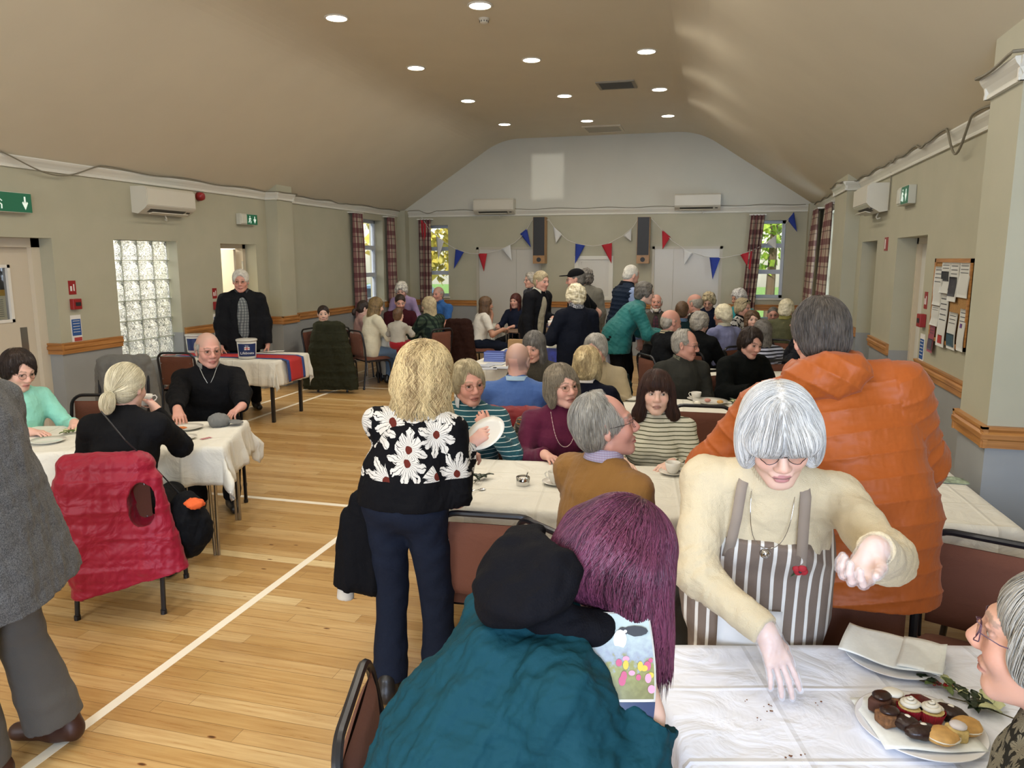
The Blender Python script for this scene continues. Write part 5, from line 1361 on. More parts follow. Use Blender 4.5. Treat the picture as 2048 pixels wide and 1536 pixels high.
P_('teal', 1290, 563, 9.2, -80, 'woman in quilted teal jacket leaning over seated people', dict(
   sit=False, lean=38, head=(0, 6, 0), fem=True, w=1.05, skin='fair', hair=hair('full', HDG), top=[top(C('jacket_teal', '236f6c', 'nylon', rough=.6), .026, 'jacket', hem=.20, hemw=.02, quilt=.05, quiltamp=.004)], legs=TRK, flare=.03,
   R=((.16, .62, 1.02), (0, 1, -.1), (0, 0, 1)), L=((-.14, .60, 1.02), (0, 1, -.1), (0, 0, 1))), h=.0085)
P_('whitebeard', 1313, 587, 11.8, 180, 'white-bearded man laughing at the far table below the right speaker', dict(
   head=(0, -6, 0), hs=1.1, skin='ruddy', hair=hair('bald', HW, vol=1.5), beard=HW, top=[top(C('shirt_red_check', '5c3440', 'plaid', c2='2c3038', scale=.05), .014, 'shirt'), top(C('gilet_grey', '4a463e'), .022, 'gilet', sleeve=0, open_=.05)], collar=C('collar_white', 'bcbac0'), legs=TRK), h=.0095)
P_('baldblack', 1343, 618, 8.6, -62, 'bald man in black jacket drinking, seen from behind right', dict(
   head=(0, 10, 0), hs=1.12, w=1.12, belly=1.1, skin='ruddy', hair=hair('bald', HG, vol=.6), top=[top(C('jacket_black_soft', '121417', 'nylon'), .030, 'jacket')], collar=C('collar_stripe', 'b4a888', 'stripe', c2='30302a', scale=(.02, .5)), legs=TRK, L='chin', R='chin', curl=.8), h=.008)
P_('darkteal', 1365, 600, 9.95, -8, 'man with thinning brown hair in dark teal seen from behind', dict(
   hs=1.08, hair=hair('crop', HBR), skin='ruddy', top=[top(C('wool_dark_teal', '14282c'))], collar=C('collar_denim', '4c6480', 'weave'), legs=TRK), h=.009)
P_('pinkhead', 1389, 587, 11.0, 62, 'man with bald pink head in black looking left', dict(
   hs=1.08, head=(0, 12, 0), skin='ruddy', hair=hair('bald', HG), top=[top(C('wool_black2', '17181a'))], legs=TRK), h=.0095)
P_('curlgrey', 1418, 586, 12.3, 170, 'woman with grey-blonde curls and glasses in navy coat looking down', dict(
   head=(0, 20, 0), hs=1.08, fem=True, hair=hair('curly', HGB), glasses=GOLD, top=[top(C('coat_ink', '161d30'), .026, 'coat')], legs=TRK), h=.0095)
P_('greyblack', 1401, 623, 9.2, -28, 'woman with short grey hair in black fleece, back turned', dict(
   head=(-12, 10, 0), hs=1.08, w=1.1, fem=True, belly=1.1, hair=hair('full', HG, vol=1.2), top=[top(C('fleece_black2', '0f1112', 'fleece'), .026, 'fleece_jacket')], legs=TRK, L='table', R='table'), h=.008)
P_('lavender', 1446, 608, 9.8, 42, 'woman with short pale hair in lavender jumper facing left', dict(
   head=(14, 4, 0), hs=1.08, fem=True, w=1.08, skin='tan', hair=hair('full', HWB), top=[top(C('wool_lavender', '7e82a6'), .018)], collar=C('scarf_light', 'b8b4a0'), legs=TRK), h=.0085)
P_('whiteblue', 1478, 578, 12.1, 150, 'white-haired woman in turquoise jacket beside the right back curtain', dict(
   head=(-20, 10, 0), hs=1.08, fem=True, skin='tan', hair=hair('curly', HSI), top=[top(C('jacket_turquoise', '2f8f96'), .018, 'jacket')], legs=TRK), h=.0095)
P_('sunglasses', 1487, 596, 11.2, -118, 'woman with sunglasses pushed up in her hair and black and white patterned top', dict(
   head=(0, 2, 0), hs=1.08, fem=True, skin='pink', hair=hair('full', HGB), top=[top(C('top_pattern', '17171a', 'floral', c2='c8c6c0', scale=16), .018, 'top')], collar=BLK, legs=TRK), h=.0085)
P_('brownbob', 1506, 620, 10.5, 192, 'woman with brown bob looking towards the camera, chin raised', dict(
   head=(0, -8, 0), hs=1.06, fem=True, skin='fair', hair=hair('bob', HBR), top=[top(C('coat_brown', '2e2422'), .02, 'coat')], legs=TRK), h=.0085)
P_('greyboy', 1547, 612, 11.5, 182, 'grey cropped-haired man facing us under the right window sill', dict(
   hs=.98, s=.95, skin='ruddy', hair=hair('crop', HDG), glasses=DRIM, top=[top(C('fleece_dark', '1c1e20'))], legs=TRK), h=.009)
P_('olive', 1574, 597, 10.8, -18, 'white-haired person in olive jacket with yellowish collar, back turned', dict(
   hs=1.1, w=1.08, hair=hair('full', HWB, vol=.8), top=[top(C('jacket_olive', '55553a', 'weave'), .024, 'jacket')], collar=C('collar_mustard', '8a8448'), collarw=.06, legs=TRK), h=.0085)
P_('puffer', 1604, 622, 9.55, 98, 'man in dark puffer jacket with orange zip, in profile beside orange coat', dict(
   hs=1.08, skin='pink', hair=hair('receding', HDG), top=[top(C('tee_sage', '5c6a5c'), .012, 'tee_shirt'), top(C('jacket_charcoal', '1e1f24', 'nylon', rough=.5), .036, 'puffer_jacket', quilt=.07, open_=.04)], collar=C('zip_orange', 'a84a20'), legs=TRK), h=.0085)
P_('longdark', 1525, 638, 8.6, 30, 'woman with long dark hair in striped blue and white sleeves, back turned', dict(
   fem=True, hs=1.06, hair=hair('long', HDG), top=[top(C('top_breton', 'b8bccc', 'stripe', c2='20222c', scale=(.036, .45)), .016, 'top')], legs=TRK), h=.0085)
P_('blackcoat', 1503, 655, 7.15, -140, 'smiling dark-haired woman in black coat leaning on the second table', dict(
   fem=True, head=(0, 14, -6), lean=14, hs=1.1, w=1.12, skin='pink', brow='2a1c18', hair=hair('full', HB, vol=.8, strands=900, slen=.06), top=[top(C('coat_black', '0c0f0e', 'fleece'), .032, 'coat', puff=.01)], collar=BLK, collarw=.05, legs=TRK, L='table', R='table'), h=.007)
P_('charcoal', 1372, 657, 6.85, -158, 'man with grey hair and glasses in charcoal jumper looking right', dict(
   head=(52, 6, 0), hs=1.1, w=1.1, skin='ruddy', lean=-2, hair=hair('receding', HG, strands=700, slen=.03, vol=1), glasses=DRIM, top=[top(C('wool_charcoal', '34342f'), .018)], collar=C('collar_paisley', '6a6a58', 'floral', c2='3c3a30', scale=50), legs=TRK, L='lap', R='lap'), h=.0065)
# ---- middle: second table
P_('bob', 1175, 690, 5.60, -12, 'woman with blonde bob and navy cardigan with white collar, back turned', dict(
   head=(-6, 6, 0), hs=1.1, fem=True, w=1.05, hair=hair('bob', HBL, vol=.6, strands=2200, slen=.09, h=.005, wave=.5), top=[top(C('cardigan_navy', '0d0f1c'), .018, 'cardigan')], collar=C('collar_ivory', 'd8cfc4', 'weave'), collarw=.03, legs=TRK), h=.0065)
P_('beige', 1192, 667, 6.45, 178, 'grey-haired woman in beige jumper facing us behind the blonde bob', dict(
   head=(-14, 6, 4), hs=1.1, fem=True, w=1.08, skin='pink', hair=hair('full', HG, vol=.8, strands=900, slen=.06), top=[top(C('wool_beige', 'a29374'), .020)], legs=TRK), h=.0065)
P_('bluejumper', 1036, 683, 5.30, -6, 'bald man in cornflower blue jumper, back turned, on a chair with red jacket', dict(
   head=(-14, 8, 0), hs=1.1, w=1.16, s=1.04, belly=1.12, skin='pink', stub=.012, hairc='86796a', top=[top(C('wool_cornflower', '48659c'), .020)], collar=C('collar_sky', '9fb8c8', 'weave'), collarw=.032, legs=DEN, L='table', R='table'), h=.006)
P_('redscarf', 1068, 662, 6.6, 165, 'woman with long dark grey hair and crimson scarf facing the bald man', dict(
   head=(-10, 14, 0), hs=1.1, fem=True, skin='pink', hair=hair('long', HDG, strands=900, slen=.09), top=[top(C('jacket_dark_olive', '2e2c28', 'tweed', c2='4a4438'), .02, 'jacket')], legs=TRK), h=.0065)
# ---- long middle table, far side
P_('smile', 936, 718, 4.42, 166, 'smiling woman in teal striped top with white collar, hand on her chest', dict(
   head=(36, 4, 4), hs=1.14, fem=True, w=1.1, belly=1.12, chest=1.06, bust=1.0, skin='ruddy', lips='9a5048', brow='a08868', hair=hair('full', HGB, vol=.4, strands=2400, slen=.06, h=.004), glasses=GOLD,
   top=[top(C('top_teal_stripe', '1f4d56', 'stripe', c2='c9d2cc', scale=(.030, .14)), .016, 'top')], collar=C('collar_white2', 'c4c8c8', 'weave'), collarw=.06, legs=TRK,
   L=dict(py=(975, 858, 4.22), dir=(-.55, .1, .75), n=(.3, -.9, .2)), R='table', curlL=.9), h=.0045)
P_('burgundy', 1124, 726, 4.62, -170, 'woman in burgundy roll-neck jumper with glasses and long pale necklace', dict(
   head=(22, -4, 3), hs=1.12, fem=True, w=1.06, bust=1.0, skin='pink', lips='8a4844', brow='7a6850', hair=hair('bob', hair_mat('hair_mousy', '4c4234', '9a8c74'), vol=.7, strands=2600, slen=.08, h=.004, wave=.5), glasses=GOLD,
   top=[top(C('wool_burgundy', '561430'), .018, collar='turtle')], legs=TRK, L='table', R='table'), h=.0045)
P_('stripes', 1314, 738, 4.50, 176, 'woman with dark fringe and cream jumper with thin olive stripes', dict(
   head=(8, -2, 0), hs=1.06, fem=True, bust=1.0, skin='fair', lips='8f5a52', brow='2c2018', gaze=22, hair=hair('fringe', hair_mat('hair_chestnut', '1c100c', '4c3024'), strands=3200, slen=.11, h=.004, vol=.9),
   top=[top(C('top_striped_cream', 'c9c5b0', 'stripe', c2='55553e', scale=(.0235, .26)), .016, 'top')], legs=TRK, L=((-.12, .30, .77), (.6, .9, -.1), (0, 0, 1)), R=((.16, .34, .77), (-.6, .9, -.1), (0, 0, 1))), h=.0045)
# ---- near side
P_('tan', 1212, 782, 3.02, -46, 'elderly man in caramel jumper and checked collar seen from behind, glasses', dict(
   head=(-38, -14, 0), hs=1.14, w=1.12, s=1.0, lean=6, belly=1.1, chest=1.06, skin='ruddy', brow='8f887a', hair=hair('receding', HG, vol=1.6, strands=4200, slen=.05, h=.004, radius=.0009), glasses=DRIM,
   top=[top(C('wool_caramel', '87602f'), .020)], collar=C('collar_gingham', 'b9b4c4', 'plaid', c2='5a5f8c', c3='8c6a86', scale=.009), collarw=.05, legs=TRG, L='table', R='lap'), h=.0045)
def blondflow(p, Cc, R):
    return unit_rows(p - Cc) * .9 + np.array([0, 0, -1.0])
P_('blonde', 850, 687, 3.00, -22, 'standing woman with wavy blonde hair in black top with large white flowers', dict(
   sit=False, s=.98, lean=18, side=2, head=(-28, 12, 4), hs=1.08, fem=True, w=1.0, belly=1.08, bust=.9, skin='pink', hair=hair('wavy', HBL, vol=1.2, strands=8000, slen=.12, h=.004, wave=1.0, radius=.0017, wscale=30, flow=blondflow, free=.10),
   top=[top(C('top_flower', '0b0b0e', 'floral', c2='c9c4ba', c3='5a241c', scale=7.0, axis=1.03), .016, 'top', hem=.02), ], legs=DEN, flare=.03, legL=(-.10, .02, .085), legR=(.12, .06, .085),
   R=dict(py=(938, 893, 3.05), dir=(.5, .3, .45), n=(-.3, -.8, .5), pole=(.1, -.4, -1)), L=dict(py=(905, 905, 3.28), dir=(.8, .3, .1), pole=(0, 0, -1)), curl=.6), h=.005)
# ---- foreground figures
def V_(a): return Vector(a)
def hair_apron(S, T, E, R, s):
    E((0, -.012, .036), (.092, .108, .096), .03); E((0, -.045, -.02), (.090, .072, .080), .03)
    for k in (-1, 1): E((k * .078, .022, -.010), (.026, .046, .066), .03)
    S.cone(T(-.055, .082, .030), T(.055, .082, .030), .027 * s, .027 * s, .03); S.cone(T(-.045, .090, .018), T(.045, .090, .018), .015 * s, .015 * s, .02)
    S.ell(T(0, .118, -.072), np.array((.064, .075, .072)) * s, .010, R, True)
def apronflow(p, Cc, R):
    q = (p - Cc) @ R; side = np.sign(q[:, 0:1]) * np.array([[1., 0, 0]]); f = np.clip((q[:, 1:2] - .045) / .05, 0, 1)
    v = side * (1.15 - .8 * f) + np.array([[0, .25, -.35]]) + f * np.array([[0, .5, -1.2]])
    return unit_rows(v @ R.T)
CREAM = C('wool_cream', 'cdbd9c', 'knit', bmp=.45)
ga = P_('apron', 1562, 772, 2.20, 184, 'woman with silver bobbed hair in cream jumper and striped apron bending over cake table', dict(
   sit=False, s=1.0, lean=36, side=-3, head=(4, 20, 4), hs=1.12, fem=True, w=1.12, bust=1.15, belly=1.1, skin='fair', lips='a8646a', brow='a89a8c',
   hair=dict(style=hair_apron, mat=HSI, strands=7000, slen=.10, h=.004, radius=.0011, flow=apronflow, crown=(0, -.02, .12)), glasses=M('pewter_rim', '2e2428', .3, metal=.3),
   top=[top(CREAM, .018, collar='turtle', hem=.06, hh=.005)], legs=TRK,
   R=dict(py=(1530, 1262, 2.03), dir=(.32, -.35, -.62), n=(.3, -.7, .6), pole=(-1, .3, -.3)), L=dict(py=(1750, 1100, 1.84), dir=(-.42, -.55, -.42), n=(.2, .3, -.9), pole=(.75, .2, -.9)),
   curlR=.16, curlL=.62, spread=.09, thumb=.3), h=.0042)
def ribs(g, name, mat, a, b, r0, r1, n=44):
    mb = MB(); a, b = V_(a), V_(b); u = (b - a).normalized(); x = u.orthogonal().normalized(); y = u.cross(x); k = n * 4
    prof = []
    for i in range(5):
        tt = i / 4; c = a + (b - a) * tt; r = r0 + (r1 - r0) * tt
        prof.append([c + (x * math.cos(2 * math.pi * j / k) + y * math.sin(2 * math.pi * j / k)) * (r + .0016 * math.sin(2 * math.pi * j / 4)) for j in range(k)])
    vs = [q for p in prof for q in p]; fs = [(i * k + j, i * k + (j + 1) % k, (i + 1) * k + (j + 1) % k, (i + 1) * k + j) for i in range(4) for j in range(k)]
    mb.add(vs, fs); return mb.build(name, mat, g.root, smooth='all')
for k in (1, -1):
    d_ = ga.el[k] - ga.wr[k]; d_ = unit(d_); ribs(ga, 'cuff', CREAM, ga.wr[k] + d_ * .0, ga.wr[k] + d_ * .075, .037, .046, 40)
nb = ga.neck + ga.up * .0; nt = ga.neck + (ga.Hc - ga.neck) * .50; ribs(ga, 'ribbed_neck', CREAM, nb, nt, .073, .066, 54)
# apron: shell over the front of body, straps, pocket patch
APR = C('apron_stripe', '75665a', 'vstripe', c2='d8d4cb', scale=(.037, .27), axis=0, sheen=.05)
def apron():
    g = ga; S = SDF(); torso(S, g, .030, 1, 1.12, bust=1.15)
    b = g.pel + V3(0, .02, 0)
    for q in (-1, 0, 1): S.cone(g.pel + g.x * q * .070 * 1.1 + g.up * .20, g.pel + g.x * q * .076 * 1.1 - V3(0, 0, .12), .152, .160, .05)
    S.ell(b - V3(0, 0, .20), (.215, .165, .36), .06); S.cone(b + V3(0, 0, .05), b - V3(0, -.02, .5), .16, .22, .05)
    S.cutplane(g.neck - g.up * .175, g.up - g.f * .18); S.cutplane(g.pel + V3(0, -.03, 0), V3(0, -1, 0)); S.cutplane((0, 0, .38), (0, 0, -1))
    for k in (-1, 1):  # slanted armholes from bib to waist
        S.cutplane(g.neck - g.up * .175 + g.x * k * .135, g.x * k * .285 + g.up * .16)
    V, Q, _ = S.mesh(.0055); N = vnormals(V, Q); V = V + N * (.005 * wob(V * np.array([1.6, 1, .7]), 16, 5) + .004 * np.sin(V[:, 0] * 60 + 3 * wob(V, 8, 2)) * np.clip((g.pel[2] - V[:, 2]) * 4, 0, 1))[:, None]
    o = qobj('apron', V, Q, APR, g.root); STR = M('apron_strap', '8a7c6e', .8)
    def on_body(px_, up_): # point on the front of chest
        return g.neck - g.up * up_ + g.x * px_ + g.f * (.135 if up_ > .1 else .09 - up_ * .1)
    for k in (-1, 1):
        pts = [g.neck + g.up * .02 + g.x * k * .072 - g.f * .02, g.neck + g.x * k * .088 + g.f * .075 - g.up * .005, g.neck + g.x * k * .092 + g.f * .138 - g.up * .07, g.neck + g.x * k * .098 + g.f * .172 - g.up * .135, g.neck + g.x * k * .104 + g.f * .184 - g.up * .21]
        mb = MB()
        for i_ in range(1): pass
        P = [V_(p) for p in pts]
        def fn(u, v):
            t_ = u * (len(P) - 1); i = min(int(t_), len(P) - 2); c = P[i].lerp(P[i + 1], t_ - i); return c + V_(g.x) * ((v - .5) * .030)
        mb.sheet(fn, 16, 2, .003); mb.build('strap', STR, o, smooth='all')
    # poppy brooch and little leaf
    c = V_(g.neck - g.up * .215 + g.x * -.105 + g.f * .186); mb = MB()
    for i in range(4):
        a = i * math.pi / 2 + .4; mb.ell(c + V_(g.x) * (.011 * math.cos(a)) + V_(g.up) * (.011 * math.sin(a)), (.013, .005, .012), 10)
    br = mb.build('poppy_petals', M('poppy_red', '9c1420', .7), o, smooth='all')
    mb = MB(); mb.ell(c + V_(g.f) * .006, (.005, .004, .005), 8); mb.build('poppy_centre', MATS['black_plastic'], o, smooth=True)
    mb = MB(); mb.tube([c, c - V_(g.up) * .022 + V_(g.x) * .012, c - V_(g.up) * .042 + V_(g.x) * .02], [.0035, .003, .001], 6); mb.build('poppy_stem', M('poppy_green', '2d4a24', .7), o)
    # white pocket patch near the hem
    def pk(u, v): return V_(g.pel + V3((u - .5) * .19 + .02, .232 + .01 * math.cos((u - .5) * 3), -.08 - v * .2))
    mb = MB(); mb.sheet(pk, 8, 8, .002, flip=True); mb.build('pocket', M('pocket_white', 'cfccc6', .8), o, smooth='all')
apron()
# necklace and pendant
def necklace(g, mat, drop, wide, r=.0013, bead=None, off=.02, yb=.115):
    pts = []
    for i in range(33):
        a = (i / 32 - .5) * 2; x = wide * math.sin(a * math.pi / 2) ; dn = drop * (1 - abs(a) ** 2.0)
        pts.append(V_(g.neck + g.up * .01 - g.up * dn + g.x * x + g.f * (yb * (1 - abs(a) ** 3) ** .6 + off * .2)))
    mb = MB(); mb.tube(pts, r, 6)
    if bead:
        for p in pts[::1]: mb.ell(p, (bead, bead, bead), 6)
    return mb.build('necklace', mat, g.root, smooth='all'), pts
SILV = M('polished_silver', 'b8b4b0', .12, metal=1)
o, pts = necklace(ga, SILV, .155, .060, .0012, yb=.172)
mb = MB(); mb.ell(pts[16] - V_(ga.up) * .018 + V_(ga.f) * .006, (.0155, .0155, .0155), 20); mb.build('pendant', SILV, o, smooth=True)
# thin clear gloves
def glove_mat():
    m, t, b = newmat('clear_glove'); b.inputs['Base Color'].default_value = (.86, .86, .9, 1); b.inputs['Roughness'].default_value = .22; b.inputs['Alpha'].default_value = .26
    bump(t, b, noise(t, 45, 3), .9, .01); return m
GLV = glove_mat()
for k in (-1, 1):
    S = SDF(); cu = .16 if k > 0 else .62
    add_hand(S, ga.wr[k], ga.hd[k], k, cu, .09, 1.0 * ga.s, .3)
    for i, q in enumerate(S.p):
        q = list(q); q[3] += .0028; q[4] += .0028; S.p[i] = tuple(q)
    d_ = unit(ga.el[k] - ga.wr[k]); S.cone(ga.wr[k] + d_ * -.02, ga.wr[k] + d_ * .055, .030, .046, .02, cut='b')
    V, Q, _ = S.mesh(.0036); V = V + vnormals(V, Q) * (.0016 * wob(V, 90, 3))[:, None]; qobj('glove', V, Q, GLV, ga.root)

# orange jacket man
ORG = C('jacket_orange', 'a5531c', 'nylon', rough=.5, bmp=.12)
go = P_('orange', 1646, 594, 2.95, 2, 'tall man in quilted orange hooded jacket, back turned, leaning left over table', dict(
   sit=False, lean=15, side=-13, twist=0, head=(16, 8, -6), hs=1.12, w=1.24, belly=1.18, chest=1.1, skin='pink', hair=hair('short', hair_mat('hair_salt_pepper', '2c2824', '6b6258'), vol=1.5, strands=4500, slen=.035, h=.004, radius=.0009),
   top=[top(ORG, .046, 'puffer_jacket', hem=.24, hemw=.005, quilt=.080, quiltamp=.009, puff=.012, hh=.005, fold=.002)], legs=DEN, flare=.02,
   L=((-.30, .26, .98), (.1, 1, -.3), (0, 0, 1), (-1, -.3, -.6)), R=((.20, .42, 1.02), (-.2, 1, -.3), (0, 0, 1))), h=.006)
def hood(g, mat, name, c, r, rim=None, seed=2, quilt=0, rollr=.035):
    S = SDF(); N = g.neck
    S.ell(N + g.RT @ V3(*c), r, .03, g.RT @ rotx(-.35))
    for i in range(9):
        a0, a1 = [math.radians(-130 + 260 * (i + q) / 9) for q in (0, 1)]
        p = [N + g.RT @ V3(math.sin(a) * .098, -math.cos(a) * .085 + .01, .035 + .03 * -math.cos(a)) for a in (a0, a1)]; S.cone(p[0], p[1], rollr, rollr, .03)
    if not quilt: S.ell(N + g.RT @ V3(0, -.05, .13), (.085, .075, .10), .02, g.RT, True)
    V, Q, _ = S.mesh(.006); N_ = vnormals(V, Q); d = (.004 if quilt else .009) * wob(V, 25, seed)
    if quilt: L = (V - N) @ g.RT; d = d + .010 * (np.abs(np.sin(math.pi * (L[:, 0] * .8 + L[:, 2]) / quilt)) ** .45 - .8)
    return qobj(name, V + N_ * d[:, None], Q, mat, g.root)
hood(go, ORG, 'hood', (0, -.135, -.015), (.15, .085, .085), quilt=.075)

# purple-haired woman in teal coat
TEALC = C('coat_petrol', '113c46', 'nylon', rough=.6, bmp=.5)
def hair_purple(S, T, E, R, s):
    E((0, -.012, .034), (.086, .105, .092), .03); E((0, -.05, -.02), (.088, .078, .085), .03)
    dn = V3(0, 0, -1)
    for i in range(15):
        a = math.radians(-150 + 300 * i / 14); p = T(math.sin(a) * .082, math.cos(a) * .088 - .012, .015); q = p + dn * (.105 + .025 * math.cos(a) + .014 * math.sin(i * 5.3)) + (p - T(0, 0, .0)) * V3(.22, .22, 0); S.cone(p, q, .026, .020, .035)
    S.ell(T(0, .135, -.075), np.array((.048, .07, .09)) * s, .012, R, True)
def fallflow(p, Cc, R):
    q = p - Cc; f = np.clip(-(q[:, 2:3] + .09) / .06, 0, 1); return unit_rows(q * np.array([1, 1, .2])) * (1 - f) * 1.2 + np.array([[0, 0, -1.]]) * (.35 + 1.2 * f)
gp = P_('purple', 1238, 1022, 1.52, -60, 'woman with purple-red hair in dark teal coat bending over a magazine, back turned', dict(
   sit=False, s=1.0, lean=38, side=0, hfwd=.05, head=(-2, 40, 0), hs=1.12, fem=True, w=.95, belly=.98, chest=.95, skin='fair',
   hair=dict(style=hair_purple, mat=HPU, strands=11000, slen=.13, wave=.25, free=.13, h=.0045, radius=.0013, flow=fallflow, crown=(0, -.04, .13)),
   top=[top(TEALC, .036, 'coat', hem=.36, hemw=.02, puff=.012, hh=.0055, fold=.010, hemy=-.02)], legs=TRK,
   R=dict(py=(1298, 1432, 1.36), dir=(-.2, .45, .9), n=(.9, -.3, .2), pole=(.25, -.2, -1)), L=dict(py=(1180, 1430, 1.42), dir=(.5, .6, .3), n=(-.6, .2, .5), pole=(-.6, -.2, -.8)), curlR=.55, curlL=.5, thumb=.5), h=.005)
HOODM = C('hood_lining_black', '0b0b10', 'fleece')
hood(gp, HOODM, 'hood', (0, -.12, .045), (.15, .062, .115), seed=5, rollr=.036)

# woman cut off by the right edge
ge = P_('edge', 2128, 1136, 1.47, 84, 'grey-haired woman with purple-rimmed glasses cut off by right edge of picture', dict(
   sit=False, head=(0, -4, 0), lean=10, hs=1.13, fem=True, w=1.0, skin='c89a84', lips='a8665c', brow='9a8878', hair=hair('full', HG, vol=.2, strands=5000, slen=.07, h=.004, radius=.001), glasses=PRIM,
   top=[top(C('top_dark_pattern', '26241e', 'floral', c2='7a7462', scale=22), .014, 'top', hem=.05)], legs=TRK, L='hang', R='hang', float=True), h=.0042)
# man in grey tweed blazer at the left edge
TW = C('blazer_tweed', '3f4042', 'tweed', c2='6a6a6a', rough=.9)
gb = P_('blazer', 0, 0, 0, 62, 'standing man in grey tweed blazer and grey trousers cut off by the left edge', dict(
   at=(-2.53, 2.05), zt=1.75, sit=False, lean=3, w=1.22, belly=1.2, chest=1.15, skin='pink', hair=hair('short', HG), top=[top(TW, .026, 'blazer', hem=.28, hemw=.075, hh=.006, hemy=-.02, fold=.005)],
   legs=C('trousers_taupe', '58544e', 'weave'), flare=.045, legoff=.026, R='down', L='down', shoemat=M('shoe_brown', '3a1f16', .45), legL=(-.13, .06, .085), legR=(.12, -.10, .085)), h=.0065)
# beads on the burgundy jumper, dress details
gg = PEOPLE['burgundy']; necklace(gg, M('pearl_string', 'c9a8a0', .3), .215, .075, .0014, bead=.0036, yb=.178)
gg = PEOPLE['fleece']
mb = MB(); c_ = gg.neck + gg.f * .135 - gg.up * .02
for k in (-1, 1): mb.tube([V_(gg.neck + gg.x * k * .062 + gg.f * .080 + gg.up * .01), V_(gg.neck + gg.x * k * .035 + gg.f * .125 - gg.up * .055), V_(gg.neck + gg.f * .150 - gg.up * .12)], .0025, 5)
mb.tube([V_(gg.neck + gg.f * .150 - gg.up * .12), V_(gg.neck + gg.f * .156 - gg.up * .15)], .003, 5); mb.build('zip', STEEL, gg.root)
# black cap
gc = PEOPLE['cap']; S = SDF(); Tc = lambda *p: gc.Hc + gc.RH @ (np.array(p, float) * gc.hs)
S.ell(Tc(0, -.008, .052), V3(.088, .108, .082), .02, gc.RH); S.ell(Tc(0, .125, .052), V3(.068, .075, .008), .015, gc.RH); S.cutplane(Tc(0, 0, .035), gc.RH @ V3(0, -.12, -1)); V, Q, _ = S.mesh(.006); qobj('baseball_cap', V, Q, C('cap_black', '0e0f12', 'weave'), gc.root)
# sunglasses on the hair
gs = PEOPLE['sunglasses']; mb = MB(); Ts = lambda *p: V_(gs.Hc + gs.RH @ (np.array(p, float) * gs.hs))
for k in (-1, 1): mb.ell(Ts(k * .032, .075, .098), (.022, .008, .016), 10)
mb.tube([Ts(-.08, .03, .06), Ts(-.05, .07, .095), Ts(.05, .07, .095), Ts(.08, .03, .06)], .003, 6); mb.build('sunglasses', M('sunglass_black', '0c0c10', .1), gs.root, smooth='all')
# ================================================================ TABLES AND CHAIRS
T_ = {}
def tb(key, *a, **k): T_[key] = table(*a, **k); return T_[key]
# left table (its right end has corner points measured on the floor plan)
u = Vector((.9175, .3977)); n_ = Vector((-.3977, .9175)); fr = Vector((-3.30, 4.76)); wT, dT = 1.50, .80
c_ = fr - u * (wT / 2) - n_ * (dT / 2)
tb('left', c_.x, c_.y, wT, dT, 23.4, 'folding table with twin chrome legs under white cloth, left side', 'creased white tablecloth on the left table with corner hanging low', drop=.25)
tb('middle', -.66, 3.80, 1.62, .86, 6, 'long folding table in the middle where the tea cups stand', 'white tablecloth on the middle table with stacked cups and holly', drop=.22)
tb('middle_right', .72, 4.10, 1.22, .96, 3, 'folding table beside right wall behind the orange jacket', 'white tablecloth beside the right wall next to orange jacket', drop=.20)
fl0 = Vector((-.15, 2.20)); u = Vector((math.cos(.26), math.sin(.26))); n_ = Vector((-u.y, u.x)); c_ = fl0 + u * .79 - n_ * .39
tb('front', c_.x, c_.y, 1.58, .78, math.degrees(.26), 'folding table in the foreground carrying the cake plate', 'crumpled white tablecloth in the foreground with cake crumbs', drop=.25, mat=CLOTH_LIT)
tb('second', -.04, 6.04, 1.32, .84, 3, 'folding table behind the woman in striped jumper', 'white tablecloth behind the woman in striped jumper, with holly and cakes', drop=.24)
tb('second_left', -1.42, 6.02, 1.22, .70, 3, 'folding table between the bald man in blue and the woman with scarf', 'white tablecloth between the bald man in blue and the red scarf', drop=.2)
tb('books', -2.22, 8.75, .86, 1.75, 0, 'sale table with blue books in the centre of the hall', 'white cloth on the sale table with stacked blue books', drop=.30)
fl = atz(549, 721, .74); fr_ = atz(613, 707, .74)
tb('collect', -5.62, 8.05, 1.40, .82, 3, 'black-legged table by the side door carrying collection buckets', 'white cloth with hanging corners on the collection bucket table', drop=.30, twin=False, legm=BLKM)
tb('family', -5.02, 11.06, 1.15, .62, 0, 'family table in the left back corner', 'white tablecloth on the family table near left windows', drop=.26)
tb('backleft', -4.25, 12.9, 1.05, .85, 0, 'folding table by the left back window', 'white tablecloth by the blue polo shirt man', drop=.3)
tb('backbare', -3.02, 12.4, .75, .8, 0, 'bare brown folding table with two cups behind the woman in T-shirt', '', cover=False)
tb('right1', .55, 8.02, 1.25, .70, 0, 'folding table behind the woman in black coat', 'white tablecloth behind the woman in black coat', drop=.2)
tb('right2', -.15, 10.55, 1.15, .66, 3, 'folding table amid the seated group on the right', 'white tablecloth amid the crowded group at right', drop=.2)
tb('right3', 1.02, 10.15, .62, .80, 0, 'folding table under the right back window group', 'white tablecloth under the right back window group', drop=.2)

